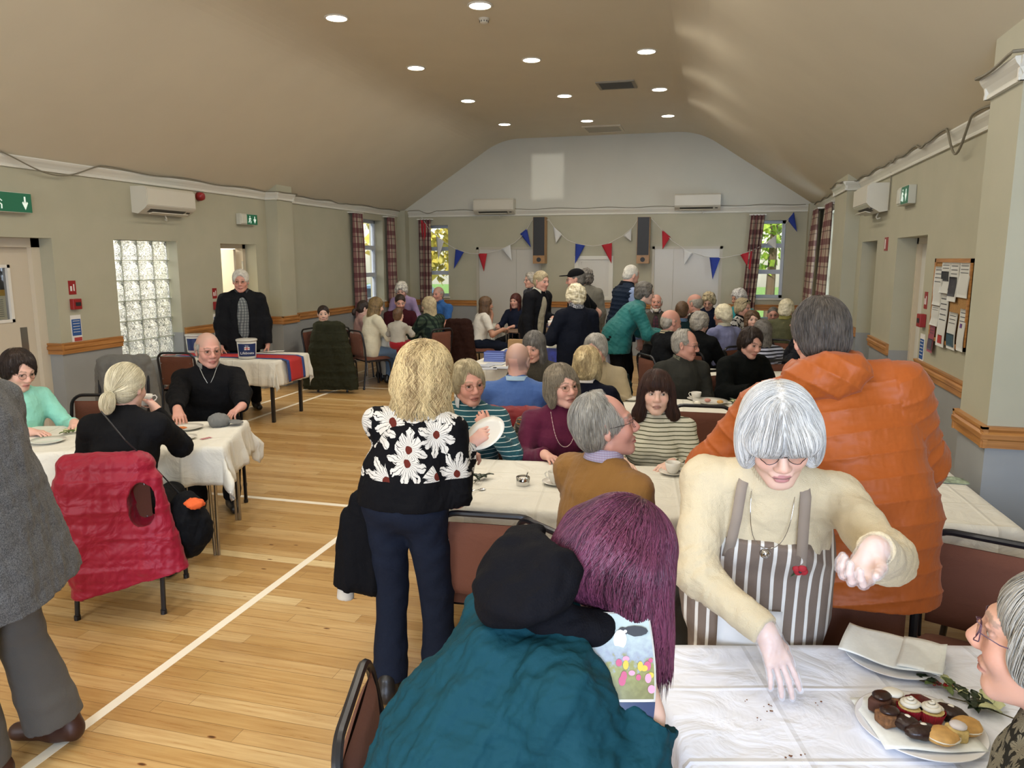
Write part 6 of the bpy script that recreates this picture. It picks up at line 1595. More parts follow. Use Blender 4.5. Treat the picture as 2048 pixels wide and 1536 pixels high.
seat('ponytail', 'brown stacking chair under the ponytailed woman, carrying a red padded gilet')
CHS = {}
for k, l in (('mint', 'chair under the woman in mint green jumper'), ('fleece', 'chair under the man in black fleece'), ('boy', 'chair under the boy in black'), ('girl', 'chair under the girl in pink cardigan'),
             ('mother', 'brown stacking chair seen side-on under the mother in cream cardigan'), ('maroon', 'chair under the man in maroon jumper'), ('plaidwoman', 'chair under the woman in green plaid coat'), ('polo', 'chair under the man in blue polo'),
             ('tee', 'chair under the woman in white T-shirt'), ('farwoman', 'chair under the far woman with dark red hair'), ('whitebeard', 'chair under the white-bearded man'), ('baldblack', 'chair under the bald man drinking'),
             ('darkteal', 'chair under the man in dark teal'), ('pinkhead', 'chair under the man with pink bald head'), ('curlgrey', 'chair under the woman in navy coat with curls'), ('greyblack', 'chair under the grey-haired woman in black fleece'),
             ('lavender', 'chair under the woman in lavender'), ('whiteblue', 'chair under the woman in turquoise'), ('sunglasses', 'chair under the woman with sunglasses'), ('brownbob', 'chair under the woman with brown bob'),
             ('greyboy', 'chair under the cropped-haired man by the sill'), ('olive', 'chair under the person in olive jacket'), ('puffer', 'chair under the man in puffer jacket'), ('longdark', 'chair under the woman in striped sleeves'),
             ('blackcoat', 'chair under the smiling woman in black coat'), ('charcoal', 'chair under the man in charcoal jumper'), ('bob', 'chair under the woman with blonde bob'), ('beige', 'chair under the woman in beige jumper'),
             ('bluejumper', 'brown stacking chair under the bald man in blue, red jacket over back'), ('redscarf', 'chair under the woman with red scarf'), ('smile', 'chair under the smiling woman in teal stripes'),
             ('burgundy', 'chair under the woman in burgundy, floral coat over back'), ('stripes', 'chair under the woman with dark fringe'), ('tan', 'brown stacking chair under the elderly man in caramel jumper')):
    CHS[k] = seat(k, l if l.startswith('brown') else 'brown stacking ' + l)
def chpx(px, py, yaw, label, z=.86):
    p = atz(px, py, z); a = math.radians(yaw); return chair(p.x - .257 * math.sin(a) * -1 * -1, p.y + .257 * math.cos(a), yaw, label)
c_hoop = chpx(976, 1030, 4, 'brown stacking chair tucked under the middle table beside blonde woman')
c_apron = chpx(1690, 1136, 172, 'brown stacking chair half hidden behind the striped apron')
c_right = chpx(1985, 1080, 158, 'brown stacking chair at the right edge behind the foreground table')
c_under = chair(1.30, 3.35, 20, 'stacking chair pushed under the table beside the right wall')
c_t1 = chpx(200, 790, 196, 'empty brown stacking chair behind the woman with ponytail')
c_grey = chair(-5.45, 5.85, 205, 'brown stacking chair by glass blocks with grey coat over its back')
c_man = chpx(350, 706, 8, 'brown stacking chair in front of the collection table')
c_left = chpx(704, 1395, -74, 'brown stacking chair seen edge-on at the bottom of the picture')
c_boy2 = chpx(626, 640, 8, 'brown stacking chair with its back to us beside olive coat')
c_olive = chair(-5.36, 10.05, 8, 'stacking chair hidden under the long olive coat')
c_brown = chair(-4.0, 11.85, 4, 'stacking chair covered by the dark brown coat')
c_s1 = chpx(1405, 812, 182, 'empty brown stacking chair right of the woman with striped jumper')
c_s2 = chpx(1510, 860, 176, 'brown stacking chair partly behind the silver-haired woman')
c_blue = thing('folding_chair', 'blue metal folding chair at the far table', 'chair', (-3.12, 13.3, 0), math.radians(178))
mb = MB(); BM = M('blue_enamel', '4a66a0', .4); mb.tube([(-.2, -.18, 0), (-.2, -.2, .78), (-.16, -.2, .82), (.16, -.2, .82), (.2, -.2, .78), (.2, -.18, 0)], .011, 8); mb.build('back_frame', BM, c_blue, smooth=True)
for k in (-1, 1): mb = MB(); mb.tube([(k * .18, -.15, .44), (k * .19, .22, 0)], .011, 8); mb.build('leg', BM, c_blue, smooth=True)
mb = MB(); mb.rbox((0, -.2, .64), (.36, .02, .2), .008); mb.build('backrest', M('chair_mauve', '5a4658', .8), c_blue)
mb = MB(); mb.rbox((0, .02, .44), (.38, .38, .03), .02); mb.build('seat', MATS['chair_mauve'], c_blue)

# coats over chairs
RED = C('gilet_crimson', '8e1029', 'nylon', rough=.45, bmp=.5)
pch = [o for o in COL.objects if o.get('label', '').startswith('brown stacking chair under the ponytailed')][0]
def vest_extra(S):
    S.cone((-.12, -.29, .80), (-.33, -.30, .58), .055, .07, .06); S.cone((-.33, -.30, .60), (-.33, -.31, .40), .07, .06, .05)
    S.cone((.12, -.31, .62), (.25, -.34, .26), .05, .05, .06); S.cone((.25, -.30, .78), (.34, -.33, .25), .030, .05, .04); S.cone((.2, -.33, .3), (.33, -.34, .24), .06, .06, .05)
v_ = drape(pch, RED, 'crimson padded gilet hung over the chair of the ponytailed woman', 'gilet', w=.22, zlo=.20, lean=.012, name='gilet', sleeves=False, extra=vest_extra, hole=((.185, -.31, .66), (.068, .12, .135)), h=.0065, quilt=.16, zhi=.885, seed=4)
mb = MB(); mb.tube([(.24, -.385, .42), (.19, -.385, .33), (.165, -.385, .27)], .004, 6); mb.build('zip', STEEL, v_)
drape(c_olive, C('coat_olive', '2a2b1c', 'nylon', rough=.6, bmp=.5), 'long olive green quilted coat hanging over a chair by the family', 'coat', w=.20, zlo=.05, name='coat', h=.009, quilt=.11, hood=True, zhi=.98, flare=.24, thick=.07)
drape(c_grey, C('coat_grey_wool', '6a6862', 'weave'), 'grey woollen coat hung over a chair beside the glass block window', 'coat', w=.23, zlo=.34, name='coat', h=.008, zhi=.95)
drape(c_brown, C('coat_brown_fur', '2e1a14', 'fleece'), 'dark brown coat draped over a chair behind the blonde woman', 'coat', w=.19, zlo=.22, name='coat', h=.009, zhi=.92, flare=.12)
drape(CHS['bluejumper'], C('jacket_red', '7c1518', 'nylon', rough=.5), 'red jacket with dark lining hung on the chair behind smiling woman', 'jacket', w=.22, zlo=.42, name='jacket', h=.007, zhi=.865, sleeves=False)
drape(CHS['burgundy'], C('coat_flower', '8a8272', 'floral', c2='2a2620', c3='a0622c', scale=26), 'pale flower-patterned coat on the chair of the burgundy woman', 'coat', w=.25, zlo=.3, name='coat', h=.008, zhi=.84, flare=.05)
g = PEOPLE['blonde']; p = wpt(g, (-.235, .02, 0)); t_ = thing('coat', 'black coat with white cuff hanging from the arm of blonde woman', 'coat', (p.x, p.y, 0), g.yaw); S = SDF()
S.cone((.02, 0, .90), (-.02, 0, .55), .045, .075, .03); S.cone((.06, .02, .90), (.05, .02, .52), .05, .07, .04); S.cone((-.03, .0, .8), (-.06, -.01, .50), .05, .06, .03, cut='b'); V, Q, _ = S.mesh(.007); V = V + vnormals(V, Q) * (.006 * wob(V * np.array([1.5, 1, .4]), 20, 3))[:, None]; qobj('coat_body', V, Q, C('coat_arm_black', '0b0b0e', 'fleece'), t_)
S = SDF(); S.cone((-.06, -.01, .52), (-.065, -.01, .44), .034, .038, .01, cut='b'); V, Q, _ = S.mesh(.006); qobj('cuff', V, Q, M('cuff_cream', 'bcb4a4', .9), t_)
drape(CHS['beige'], C('jacket_bottle', '1d2b2b', 'nylon', rough=.6), 'bottle green quilted jacket on the chair of the beige jumper woman', 'jacket', w=.27, zlo=.35, name='jacket', h=.008, quilt=.08, zhi=.88)

# ---- tableware
CHINA = M('white_china', 'd9d5ca', .15); CRUMB = M('cake_crumb', '6b4226', .9)
def dish_proto(kind):
    if kind == 'cup_and_saucer':
        t = thing('teacup', 'p', 'cup')
        mb = MB(); mb.lathe((0, 0, 0), [(.022, 0), (.024, .003), (.034, .018), (.041, .045), (.043, .062), (.041, .062), (.038, .045), (.030, .018), (0, .008)], 28); mb.build('bowl', CHINA, t, smooth='all')
        mb = MB(); mb.tube([(.038, 0, .052), (.056, 0, .055), (.064, 0, .042), (.056, 0, .026), (.035, 0, .020)], .0035, 8); mb.build('handle', CHINA, t, smooth=True)
    elif kind == 'saucer':
        t = thing('saucer', 'p', 'saucer'); mb = MB(); mb.lathe((0, 0, 0), [(.028, 0), (.03, .003), (.05, .006), (.074, .016), (.075, .018), (.05, .010), (.028, .006), (0, .006)], 36); mb.build('dish', CHINA, t, smooth='all')
    elif kind == 'plate':
        t = thing('plate', 'p', 'plate'); mb = MB(); mb.lathe((0, 0, 0), [(.05, 0), (.052, .004), (.07, .006), (.095, .016), (.096, .018), (.07, .010), (0, .007)], 40); mb.build('dish', CHINA, t, smooth='all')
    elif kind == 'spoon':
        t = thing('teaspoon', 'p', 'spoon'); mb = MB(); mb.ell((0, .055, .006), (.0145, .021, .004), 14); mb.build('bowl', CHROME, t, smooth=True)
        mb = MB(); mb.tube([(0, .036, .008), (0, .0, .011), (0, -.05, .006), (0, -.062, .005)], [.0025, .002, .0035, .004], 8); mb.build('handle', CHROME, t, smooth=True)
    return t
PROTO = {}
def put(kind, x, y, z, label, rz=0, group=None, s=1):
    if kind not in PROTO: PROTO[kind] = o = dish_proto(kind)
    else: o = copytree(PROTO[kind])
    o.location = (x, y, z); o.rotation_euler = (0, 0, math.radians(rz)); o.scale = (s, s, s); o['label'] = label
    o['group'] = group or {'cup_and_saucer': 'white teacups', 'saucer': 'white saucers', 'plate': 'white plates', 'spoon': 'teaspoons'}[kind]; return o
ZT_ = .7445
def cupset(px, py, where, rz=0, saucer=True, z=ZT_):
    p = atz(px, py, z)
    if saucer: put('saucer', p.x, p.y, z, 'white saucer ' + where); put('cup_and_saucer', p.x, p.y, z + .006, 'white teacup ' + where, rz)
    else: put('cup_and_saucer', p.x, p.y, z, 'white teacup ' + where, rz)
    return p
p = cupset(902, 975, 'under the stack by the blonde woman, lowest', 160)
put('cup_and_saucer', p.x, p.y, ZT_ + .042, 'white teacup nested on top of another beside the blonde woman', 200)
put('spoon', p.x + .062, p.y - .012, ZT_ + .012, 'silver teaspoon resting in saucer of the stacked cups', 30)
q = atz(948, 985, ZT_); put('spoon', q.x, q.y, ZT_, 'silver teaspoon lying on cloth beside the black holly leaves', -32)
cupset(1112, 968, 'left of the caramel jumper man', 170)
cupset(1388, 985, 'between the caramel jumper and apron', 20)
cupset(1345, 948, 'right of the caramel jumper man, with large handle', 10)
q = atz(1378, 940, ZT_); put('plate', q.x, q.y, ZT_, 'white plate in front of the woman with striped jumper')
cupset(1392, 800, 'on the second table behind striped woman', 165)
q = atz(1525, 806, ZT_); put('plate', q.x, q.y, ZT_, 'white plate at the right end of the second table')
q = atz(1262, 800, ZT_); put('plate', q.x, q.y, ZT_, 'white plate at the left end of the second table')
q = atz(1420, 807, ZT_); big = put('plate', q.x, q.y, ZT_, 'white plate of small cakes on the second table', s=1.5)
q = atz(375, 858, ZT_); put('plate', q.x, q.y, ZT_, 'white plate with crumbs of cake near man in fleece', s=1.1)
q = atz(365, 878, ZT_); put('plate', q.x, q.y, ZT_, 'white plate half hidden by the ponytailed woman', s=.95)
q = atz(96, 885, ZT_); put('plate', q.x, q.y, ZT_, 'white plate with cutlery by the left edge', s=1.1)
q = atz(842, 657, ZT_); cupset(826, 662, 'on the family table by green plaid coat', 180)
cupset(906, 648, 'near the man in blue polo', 0)
cupset(1003, 650, 'left one on bare table', 0, z=.7445); cupset(1013, 646, 'right one on bare table', 90)
cupset(1592, 702, 'on the table behind orange jacket', 0)
q = atz(1588, 716, ZT_); put('plate', q.x, q.y, ZT_, 'white plate on the table behind orange jacket')
q = atz(1645, 690, ZT_)
# cups held in hands
def held(key, k, label, dy=.075, dz=.02, kind='cup_and_saucer'):
    g = PEOPLE[key]; p = wpt(g, g.wr[k] + g.hd[k] @ V3(0, dy, -.03)); put(kind, p.x, p.y, p.z - .03 + dz, label, 40)
held('navycoat', -1, 'white teacup held by the woman in navy coat'); held('ponytail', 1, 'white teacup held up by the ponytailed woman'); held('baldblack', 1, 'white teacup at the mouth of bald man')
held('blackjacket', -1, 'white teacup held by man in open black jacket')
g = PEOPLE['blonde']; p = wpt(g, g.wr[1] + g.hd[1] @ V3(0, .09, -.02)); o = put('plate', p.x, p.y, p.z, 'white plate held by the blonde woman in flowered top'); o.rotation_euler = (math.radians(35), math.radians(-20), 0)
# sugar bowl
p = atz(1046, 970, ZT_); t_ = thing('sugar_bowl', 'small stainless steel sugar bowl with hinged lid on middle table', 'sugar bowl', (p.x, p.y, ZT_))
mb = MB(); mb.lathe((0, 0, 0), [(.034, 0), (.036, .004), (.036, .045), (.033, .047), (.033, .006), (0, .006)], 32); mb.build('bowl', CHROME, t_, smooth='all')
mb = MB(); mb.ell((0, 0, .030), (.031, .031, .012), 16); mb.build('sugar', M('sugar_white', 'd8d2c4', .9), t_, smooth=True)
mb = MB(); mb.tube([(.012, .01, .03), (.02, .018, .062)], .003, 6); mb.ell((.021, .019, .064), (.005, .005, .004), 8); mb.build('spoon', CHROME, t_, smooth=True)
p = atz(1495, 688, ZT_); t_ = thing('sugar_bowl', 'steel bowl on the table behind black coat woman', 'sugar bowl', (p.x, p.y, ZT_)); mb = MB(); mb.lathe((0, 0, 0), [(.034, 0), (.036, .045), (.033, .045), (.033, .006), (0, .006)], 24); mb.build('bowl', CHROME, t_, smooth='all')

# holly and leaf sprigs
LEAF = M('leaf_dark', '1c2a14', .3); LEAFV = M('leaf_variegated', '5a6b3c', .45, nz=.5, nscale=60); EDGE = M('leaf_cream_edge', 'b8b98a', .5); BERRY = M('berry_red', '8c1418', .3); TWIG = M('twig', '4a4228', .8)
def leaf(mb, p, d, L, w, up, holly=True, n=10):
    d = V_(d).normalized(); s = d.cross(V_(up)).normalized(); u_ = s.cross(d)
    def fn(a, b):
        c = 2 * b - 1; ww = w * math.sin(math.pi * a ** .8) ** .8 * (1 + (.22 * math.cos(a * 22) if holly else 0)); return V_(p) + d * (a * L) + s * (c * ww) + u_ * (abs(c) * w * .35 + .12 * L * math.sin(a * 3.1))
    mb.sheet(fn, n, 4, .0008)
def sprig(px, py, label, seed, n, size, mats, berries=0, z=ZT_, spread=.05):
    rr = random.Random(seed); p = atz(px, py, z); t_ = thing('leaf_sprig', label, 'leaf sprig', (p.x, p.y, z), 0, 'leaf sprigs on the tables')
    a = rr.uniform(0, 6); d = Vector((math.cos(a), math.sin(a), 0)); mb = MB(); mb.tube([-d * spread * 1.3 + Vector((0, 0, .004)), Vector((0, 0, .012)), d * spread * 1.3 + Vector((0, 0, .008))], .0018, 5); mb.build('stem', TWIG, t_)
    for i in range(n):
        b = a + rr.uniform(-2.4, 2.4); c = d * rr.uniform(-1, 1) * spread + Vector((0, 0, .009)); mb = MB(); leaf(mb, c, (math.cos(b), math.sin(b), rr.uniform(.05, .45)), size * rr.uniform(.8, 1.2), size * .27, (0, 0, 1)); mb.build('leaf', mats[i % len(mats)], t_, smooth='all')
    for i in range(berries):
        mb = MB(); c = d * rr.uniform(-.3, .5) * spread + Vector((rr.uniform(-.015, .015), rr.uniform(-.015, .015), .014)); mb.ell(c, (.0048, .0048, .0048), 8); mb.build('berry', BERRY, t_, smooth=True)
    return t_
sprig(958, 962, 'glossy dark green leaves lying on the middle table', 3, 8, .055, [LEAF], spread=.05)
sprig(148, 868, 'variegated holly sprig on the left table', 5, 8, .055, [LEAFV, EDGE, LEAFV], spread=.05)
sprig(1468, 805, 'holly sprig with red berries on the second table', 8, 9, .05, [LEAFV, LEAF, EDGE], 5, spread=.07)
sprig(1600, 706, 'small holly sprig with berries on table behind orange jacket', 9, 6, .05, [LEAFV, LEAF], 4, spread=.05)
sprig(1886, 1378, 'holly sprig with red berries behind the cake plate', 12, 8, .050, [LEAFV, EDGE, LEAF], 14, spread=.045)
sprig(1962, 1420, 'dark holly leaves with cream edges right of the cake plate', 15, 9, .060, [LEAF, EDGE, LEAF], 0, spread=.06)
p = atz(1900, 962, ZT_); t_ = thing('paper_napkin', 'green-edged paper napkin on the table beside right wall', 'napkin', (p.x, p.y, ZT_)); mb = MB(); mb.sheet(lambda a, b: (a * .16 - .08, b * .12 - .06, .004 + .006 * math.sin(a * 7) * math.sin(b * 5)), 8, 8, .001); mb.build('sheet', M('napkin_green', '8f9c84', .9, nz=.4, nscale=40), t_, smooth='all')

# front table: two big plates, napkin, cakes, crumbs
def bigplate(x, y, r, label, rz=0):
    t_ = thing('plate', label, 'plate', (x, y, ZT_), rz); k = r / .15
    mb = MB(); mb.lathe((0, 0, 0), [(.085 * k, 0), (.088 * k, .004), (.11 * k, .007), (.148 * k, .018), (.150 * k, .021), (.147 * k, .021), (.11 * k, .011), (0, .009)], 64); mb.build('dish', M('white_plate_bright', 'e6e6e8', .2), t_, smooth='all'); return t_
PL1 = atz(1785, 1322, ZT_); bigplate(PL1.x, PL1.y, .135, 'round white plate covered by a paper napkin on foreground table')
NAP = M('paper_napkin_white', 'e9ece8', .9, nz=.03, nscale=90)
t_ = thing('paper_napkin', 'white paper napkin with crumbs lying on the empty plate', 'napkin', (PL1.x, PL1.y + .01, ZT_ + .022), math.radians(-18))
mb = MB(); mb.sheet(lambda a, b: ((a - .5) * .27, (b - .5) * .20, .006 + .004 * math.sin(a * 9 + b * 4) + .012 * abs(a - .5) ** 2 * 4), 20, 16, .0012); mb.build('sheet', NAP, t_, smooth='all')
mb = MB(); mb.sheet(lambda a, b: (.02 + a * .11, (b - .5) * .20 + .004, .0105 + .005 * math.sin(a * 3)), 10, 10, .0012); mb.build('folded_flap', NAP, t_, smooth='all')
PL2 = atz(1838, 1462, ZT_); bigplate(PL2.x, PL2.y, .150, 'round white plate loaded with assorted small cakes')
mb = MB(); nap2 = thing('paper_napkin', 'white paper napkin under the assorted cakes', 'napkin', (PL2.x - .01, PL2.y, ZT_ + .016), math.radians(12)); mb.sheet(lambda a, b: ((a - .5) * .24, (b - .5) * .22, .004 + .003 * math.sin(a * 8 + b * 5)), 14, 14, .001); mb.build('sheet', NAP, nap2, smooth='all')
CHOC = M('chocolate', '2a150e', .35, bmp=.6, bscale=90); BROWNIE = M('brownie', '4a2615', .7, bmp=.8, bscale=80); OAT = M('flapjack', '7a5230', .85, nz=.4, nscale=120, bmp=.9, bscale=140); CREAMC = M('whipped_cream', 'e2dccb', .5); SPONGE = M('sponge', 'cbb070', .85, nz=.15, nscale=120, bmp=.6, bscale=160)
SCONE = M('scone_pastry', 'c79a58', .7, nz=.25, nscale=40, bmp=.5, bscale=60); REDC = M('red_paper_case', '9c1424', .6); JAM = M('red_jam', '5a1014', .35, nz=.5, nscale=90, bmp=.8, bscale=100); ICING = M('white_icing', 'd8d2d2', .4)
def cake(dx, dy, label, build, rz=0, z=.022):
    t_ = thing('cake', label, 'cake', (PL2.x + dx, PL2.y + dy, ZT_ + z), math.radians(rz), 'assorted cakes on the foreground plate'); t_.scale = (1.28, 1.28, 1.28); build(t_); return t_
def lumpy(c, r, seed, amp=.12, name='body', mat=None, parent=None, n=18, box=False):
    mb = MB()
    if box: mb.rbox(c, r, min(r) * .25, 4)
    else: mb.ell(c, r, n)
    v = np.array([tuple(q) for q in mb.v]); sc = 60; v = v + (v - np.array(c)) * (amp * wob(v, sc, seed))[:, None]; mb.v = [tuple(q) for q in v]; return mb.build(name, mat, parent, smooth='all')
def sq(base, tops, w=(.045, .038, .028)):
    def f(t): 
        lumpy((0, 0, w[2] / 2), w, 1, .05, 'sponge_base', base, t, box=True)
        if tops: lumpy((0, 0, w[2] + .004), (w[0] * .46, w[1] * .44, .007), 2, .1, 'topping', tops, t)
    return f
def fairy(t):
    mb = MB(); prof = []; n = 48
    vs = []; 
    for (r, z) in ((.017, 0), (.024, .026)):
        for j in range(n): a = 2 * math.pi * j / n; rr_ = r * (1 + .06 * (j % 2)); vs.append((rr_ * math.cos(a), rr_ * math.sin(a), z))
    mb.add(vs, [(j, (j + 1) % n, n + (j + 1) % n, n + j) for j in range(n)] + [tuple(range(n))[::-1]]); mb.build('paper_case', REDC, t)
    mb = MB(); mb.lathe((0, 0, .020), [(.0, 0), (.021, .002), (.022, .006)], 24); mb.build('sponge', SPONGE, t)
    mb = MB(); pts = [( .017 * (1 - i / 60) * math.cos(i * .36), .017 * (1 - i / 60) * math.sin(i * .36), .028 + i * .0003) for i in range(60)]; mb.tube(pts, [.0055 * (1 - i / 90) for i in range(60)], 8); mb.build('cream_swirl', CREAMC, t, smooth='all')
def scone(t):
    lumpy((0, 0, .013), (.030, .027, .015), 5, .08, 'pastry', SCONE, t); lumpy((0, 0, .014), (.0312, .028, .004), 6, .05, 'filling', CREAMC, t)
def flor(t): lumpy((0, 0, .007), (.034, .024, .010), 8, .15, 'base', SPONGE, t); lumpy((0, 0, .014), (.031, .021, .008), 9, .2, 'jam', JAM, t)
def ech(t): lumpy((0, 0, .012), (.036, .020, .014), 4, .12, 'choux', CHOC, t); lumpy((.0, .004, .024), (.008, .006, .004), 3, .2, 'cream', CREAMC, t)
cake(-.085, .035, 'chocolate square at the left rim of cake plate', sq(BROWNIE, CHOC), 60); cake(-.055, .058, 'slice topped with white cream and crumble at the back left', sq(OAT, CREAMC), 15)
cake(-.078, -.022, 'oat flapjack square with chocolate top at the left', sq(OAT, CHOC, (.042, .036, .024)), 30); cake(-.020, .018, 'fairy cake with white cream swirl in red paper case', fairy); cake(.028, .012, 'second fairy cake in red paper case with blue-white cream', fairy)
cake(.018, .070, 'round tart with dark red jam at the back of plate', flor, -25); cake(.078, .040, 'chocolate eclair at the right of the red cases', ech, -20); cake(-.040, -.035, 'dark chocolate cake with glossy icing in front of red case', ech, -35)
cake(-.006, -.062, 'chocolate cornflake cluster with a marshmallow at the front', ech, 20); cake(.032, -.070, 'round golden scone at the front of the plate', scone); cake(.068, -.050, 'sponge cube with white icing and two dark dots', sq(SPONGE, ICING, (.034, .032, .026)), 10); cake(.100, -.012, 'second golden scone at the right rim of cake plate', scone, 40)
t_ = thing('cake_crumbs', 'brown cake crumbs scattered on foreground tablecloth', 'crumbs', (0, 0, ZT_ + .002)); t_['kind'] = 'stuff'
mb = MB(); rr = random.Random(4)
for (px, py, k) in ((1535, 1415, 8), (1590, 1515, 6), (1520, 1440, 3), (1640, 1410, 3), (1490, 1400, 2)):
    p = atz(px, py, ZT_)
    for i in range(k): r = rr.uniform(.0012, .0032); mb.ell((p.x + rr.gauss(0, .012), p.y + rr.gauss(0, .012), r * .5), (r, r * .8, r * .6), 6)
mb.build('crumbs', CRUMB, t_)
for i, (px, py, lb) in enumerate(((1395, 808, 'cream bun'), (1415, 803, 'pink iced bun'), (1440, 806, 'golden bun'))):
    p = atz(px, py, ZT_ + .02); t_ = thing('cake', lb + ' on the plate behind the woman with fringe', 'cake', (p.x, p.y, ZT_ + .016), 0, 'cakes on the second table'); lumpy((0, 0, .014), (.026, .024, .015), i, .1, 'bun', (CREAMC, M('pink_icing', 'c08a7c', .6), SCONE)[i], t_)
p = atz(1402, 944, ZT_); t_ = thing('cake', 'square of golden sponge by the caramel jumper man', 'cake', (p.x, p.y, ZT_ + .004), .4); sq(SCONE, None, (.04, .035, .02))(t_)
p = atz(1340, 935, ZT_ + .02); t_ = thing('cake', 'half-eaten chocolate cake on the plate near striped jumper', 'cake', (p.x, p.y, ZT_ + .016), .9); sq(CHOC, CREAMC, (.03, .025, .02))(t_)
p = atz(366, 857, ZT_ + .01); t_ = thing('cake', 'orange cake crumbs on the plate near man in fleece', 'cake', (p.x, p.y, ZT_ + .012)); lumpy((0, 0, .006), (.03, .016, .008), 3, .25, 'crumbled_slice', M('orange_cake', 'b86a34', .8), t_)
# flat cap, raffle ticket, bag on the left table
p = atz(440, 852, ZT_); t_ = thing('baseball_cap', 'grey fabric cap lying at the corner of left table', 'cap', (p.x, p.y, ZT_), math.radians(20)); GC = C('cap_grey', '70706c', 'weave')
S = SDF(); S.ell((0, 0, .035), (.072, .082, .05), .02); S.ell((-.02, .01, .055), (.05, .045, .035), .03); S.ell((0, 0, .028), (.062, .05, .035), .02, None, False); S.cutplane((0, 0, .003), (0, 0, -1)); V, Q, _ = S.mesh(.005); V = V + vnormals(V, Q) * (.006 * wob(V, 30, 2))[:, None]; qobj('crown', V, Q, GC, t_)
S = SDF(); S.ell((.105, .02, .026), (.055, .062, .006), .01, roty(.15)); V, Q, _ = S.mesh(.004); qobj('peak', V, Q, GC, t_)
p = atz(412, 877, ZT_); t_ = thing('raffle_ticket', 'small pink printed raffle ticket on the left table', 'ticket', (p.x, p.y, ZT_ + .001), math.radians(70)); mb = MB(); mb.box((0, 0, .0006), (.075, .035, .0008)); mb.build('paper', M('ticket_pink', 'cfa0a0', .8), t_)
for i in range(4): mb = MB(); mb.box((-.026 + i * .017, 0, .0013), (.010, .028, .0005)); mb.build('print', M('ticket_print', '8c3a40', .8), t_)
p = atz(172, 882, ZT_); t_ = thing('cake_slice', 'yellow cake slice in paper behind the ponytailed woman', 'cake', (p.x, p.y, ZT_)); lumpy((0, 0, .014), (.05, .032, .028), 3, .06, 'sponge', M('lemon_sponge', 'b08c34', .8), t_, box=True)
# magazine held by the purple-haired woman
def magazine():
    a = aty(1296, 1502, 1.30); b_ = aty(1296, 1225, 1.42); w_ = Vector((-.165, -.045, 0)); bow = Vector((.02, -.03, 0))
    t_ = thing('magazine', 'magazine with painted puffin and meadow flowers on the cover held open', 'magazine', a)
    upv = b_ - a; bow2 = w_.cross(upv).normalized()
    if bow2.y > 0: bow2 = -bow2
    def at_(u, v, off=0): return w_ * (1 - u) + upv * v + Vector((.012 * math.sin(v * 3.1), 0, 0)) + bow2 * (.014 * math.sin(v * 3.1) + .006 * math.sin(u * 3.1) + off)
    mb = MB(); mb.sheet(lambda u, v: at_(u, v, 0), 12, 24, .003); mb.build('pages', M('paper_white', 'd8d6d0', .6), t_, smooth='all')
    mag, t, b = newmat('meadow_print'); co = objco(t); x, y, z = sepxyz(t, co); n = noise(t, 90, 3)
    z0, z1 = upv.z * .36, upv.z
    f = mathn(t, 'DIVIDE', mathn(t, 'SUBTRACT', z, z0), z1 - z0)
    t.links.new(ramp(t, mathn(t, 'ADD', f, mathn(t, 'MULTIPLY', mathn(t, 'SUBTRACT', n, .5), .5)), [(.1, '6d6a3e'), (.45, '8a8a56'), (.55, '8f97a4'), (.8, 'a8b6b4')]), b.inputs['Base Color']); b.inputs['Roughness'].default_value = .35
    mb = MB(); mb.sheet(lambda u, v: at_(.03 + u * .95, .37 + v * .62, .0045), 10, 18); mb.build('cover_picture', mag, t_, smooth='all')
    mb = MB(); mb.sheet(lambda u, v: at_(.0 + u, 0 + v * .35, .0045), 10, 8); mb.build('cover_band', M('print_navy', '16284e', .35), t_, smooth='all')
    def disc(u, v, r, ry, mat, nm, off=.0065):
        c = at_(u, v, off); X = w_.normalized(); Y_ = upv.normalized(); mb = MB(); mb.add([c + X * math.cos(k * .5236) * r + Y_ * math.sin(k * .5236) * ry for k in range(12)], [tuple(range(12))]); mb.build(nm, mat, t_)
    disc(.62, .80, .013, .018, M('print_white', 'd4d4d4', .5), 'bird_breast'); disc(.66, .855, .009, .009, M('print_black', '1c1e24', .5), 'bird_head'); disc(.80, .86, .026, .010, MATS['print_black'], 'bird_wing'); disc(.69, .858, .0035, .003, MATS['print_white'], 'bird_face', .008)
    rr = random.Random(2)
    for i in range(16): disc(rr.uniform(.35, .97), rr.uniform(.40, .66), rr.uniform(.004, .008), rr.uniform(.004, .009), (M('print_pink', 'b04a6c', .5), M('print_yellow', 'c8a830', .5), M('print_rose', 'c88aa0', .5))[i % 3], 'flower', .0062 + i * .0001)
    return t_
magazine()
# black handbag in front of burgundy woman, bag by ponytail chair
p = atz(1166, 925, .80); t_ = thing('handbag', 'black zipped pouch bag held between burgundy woman and caramel jumper', 'bag', (p.x, p.y, ZT_)); S = SDF(); S.cone((-.06, 0, .045), (.07, .02, .06), .05, .055, .03); S.ell((0, 0, .05), (.11, .045, .06), .03); S.cutplane((0, 0, 0), (0, 0, -1)); V, Q, _ = S.mesh(.005); qobj('pouch', V, Q, C('bag_black', '101218', 'nylon'), t_)
mb = MB(); mb.tube([(-.10, -.02, .05), (-.13, -.03, .02), (-.09, -.05, .0), (-.05, -.05, .03)], .008, 6); mb.build('strap', BLKP, t_)
g = PEOPLE['ponytail']; p = wpt(g, (.34, -.10, 0)); t_ = thing('shoulder_bag', 'black shoulder bag with orange cloth hanging beside ponytailed woman', 'bag', (p.x, p.y, 0), g.yaw)
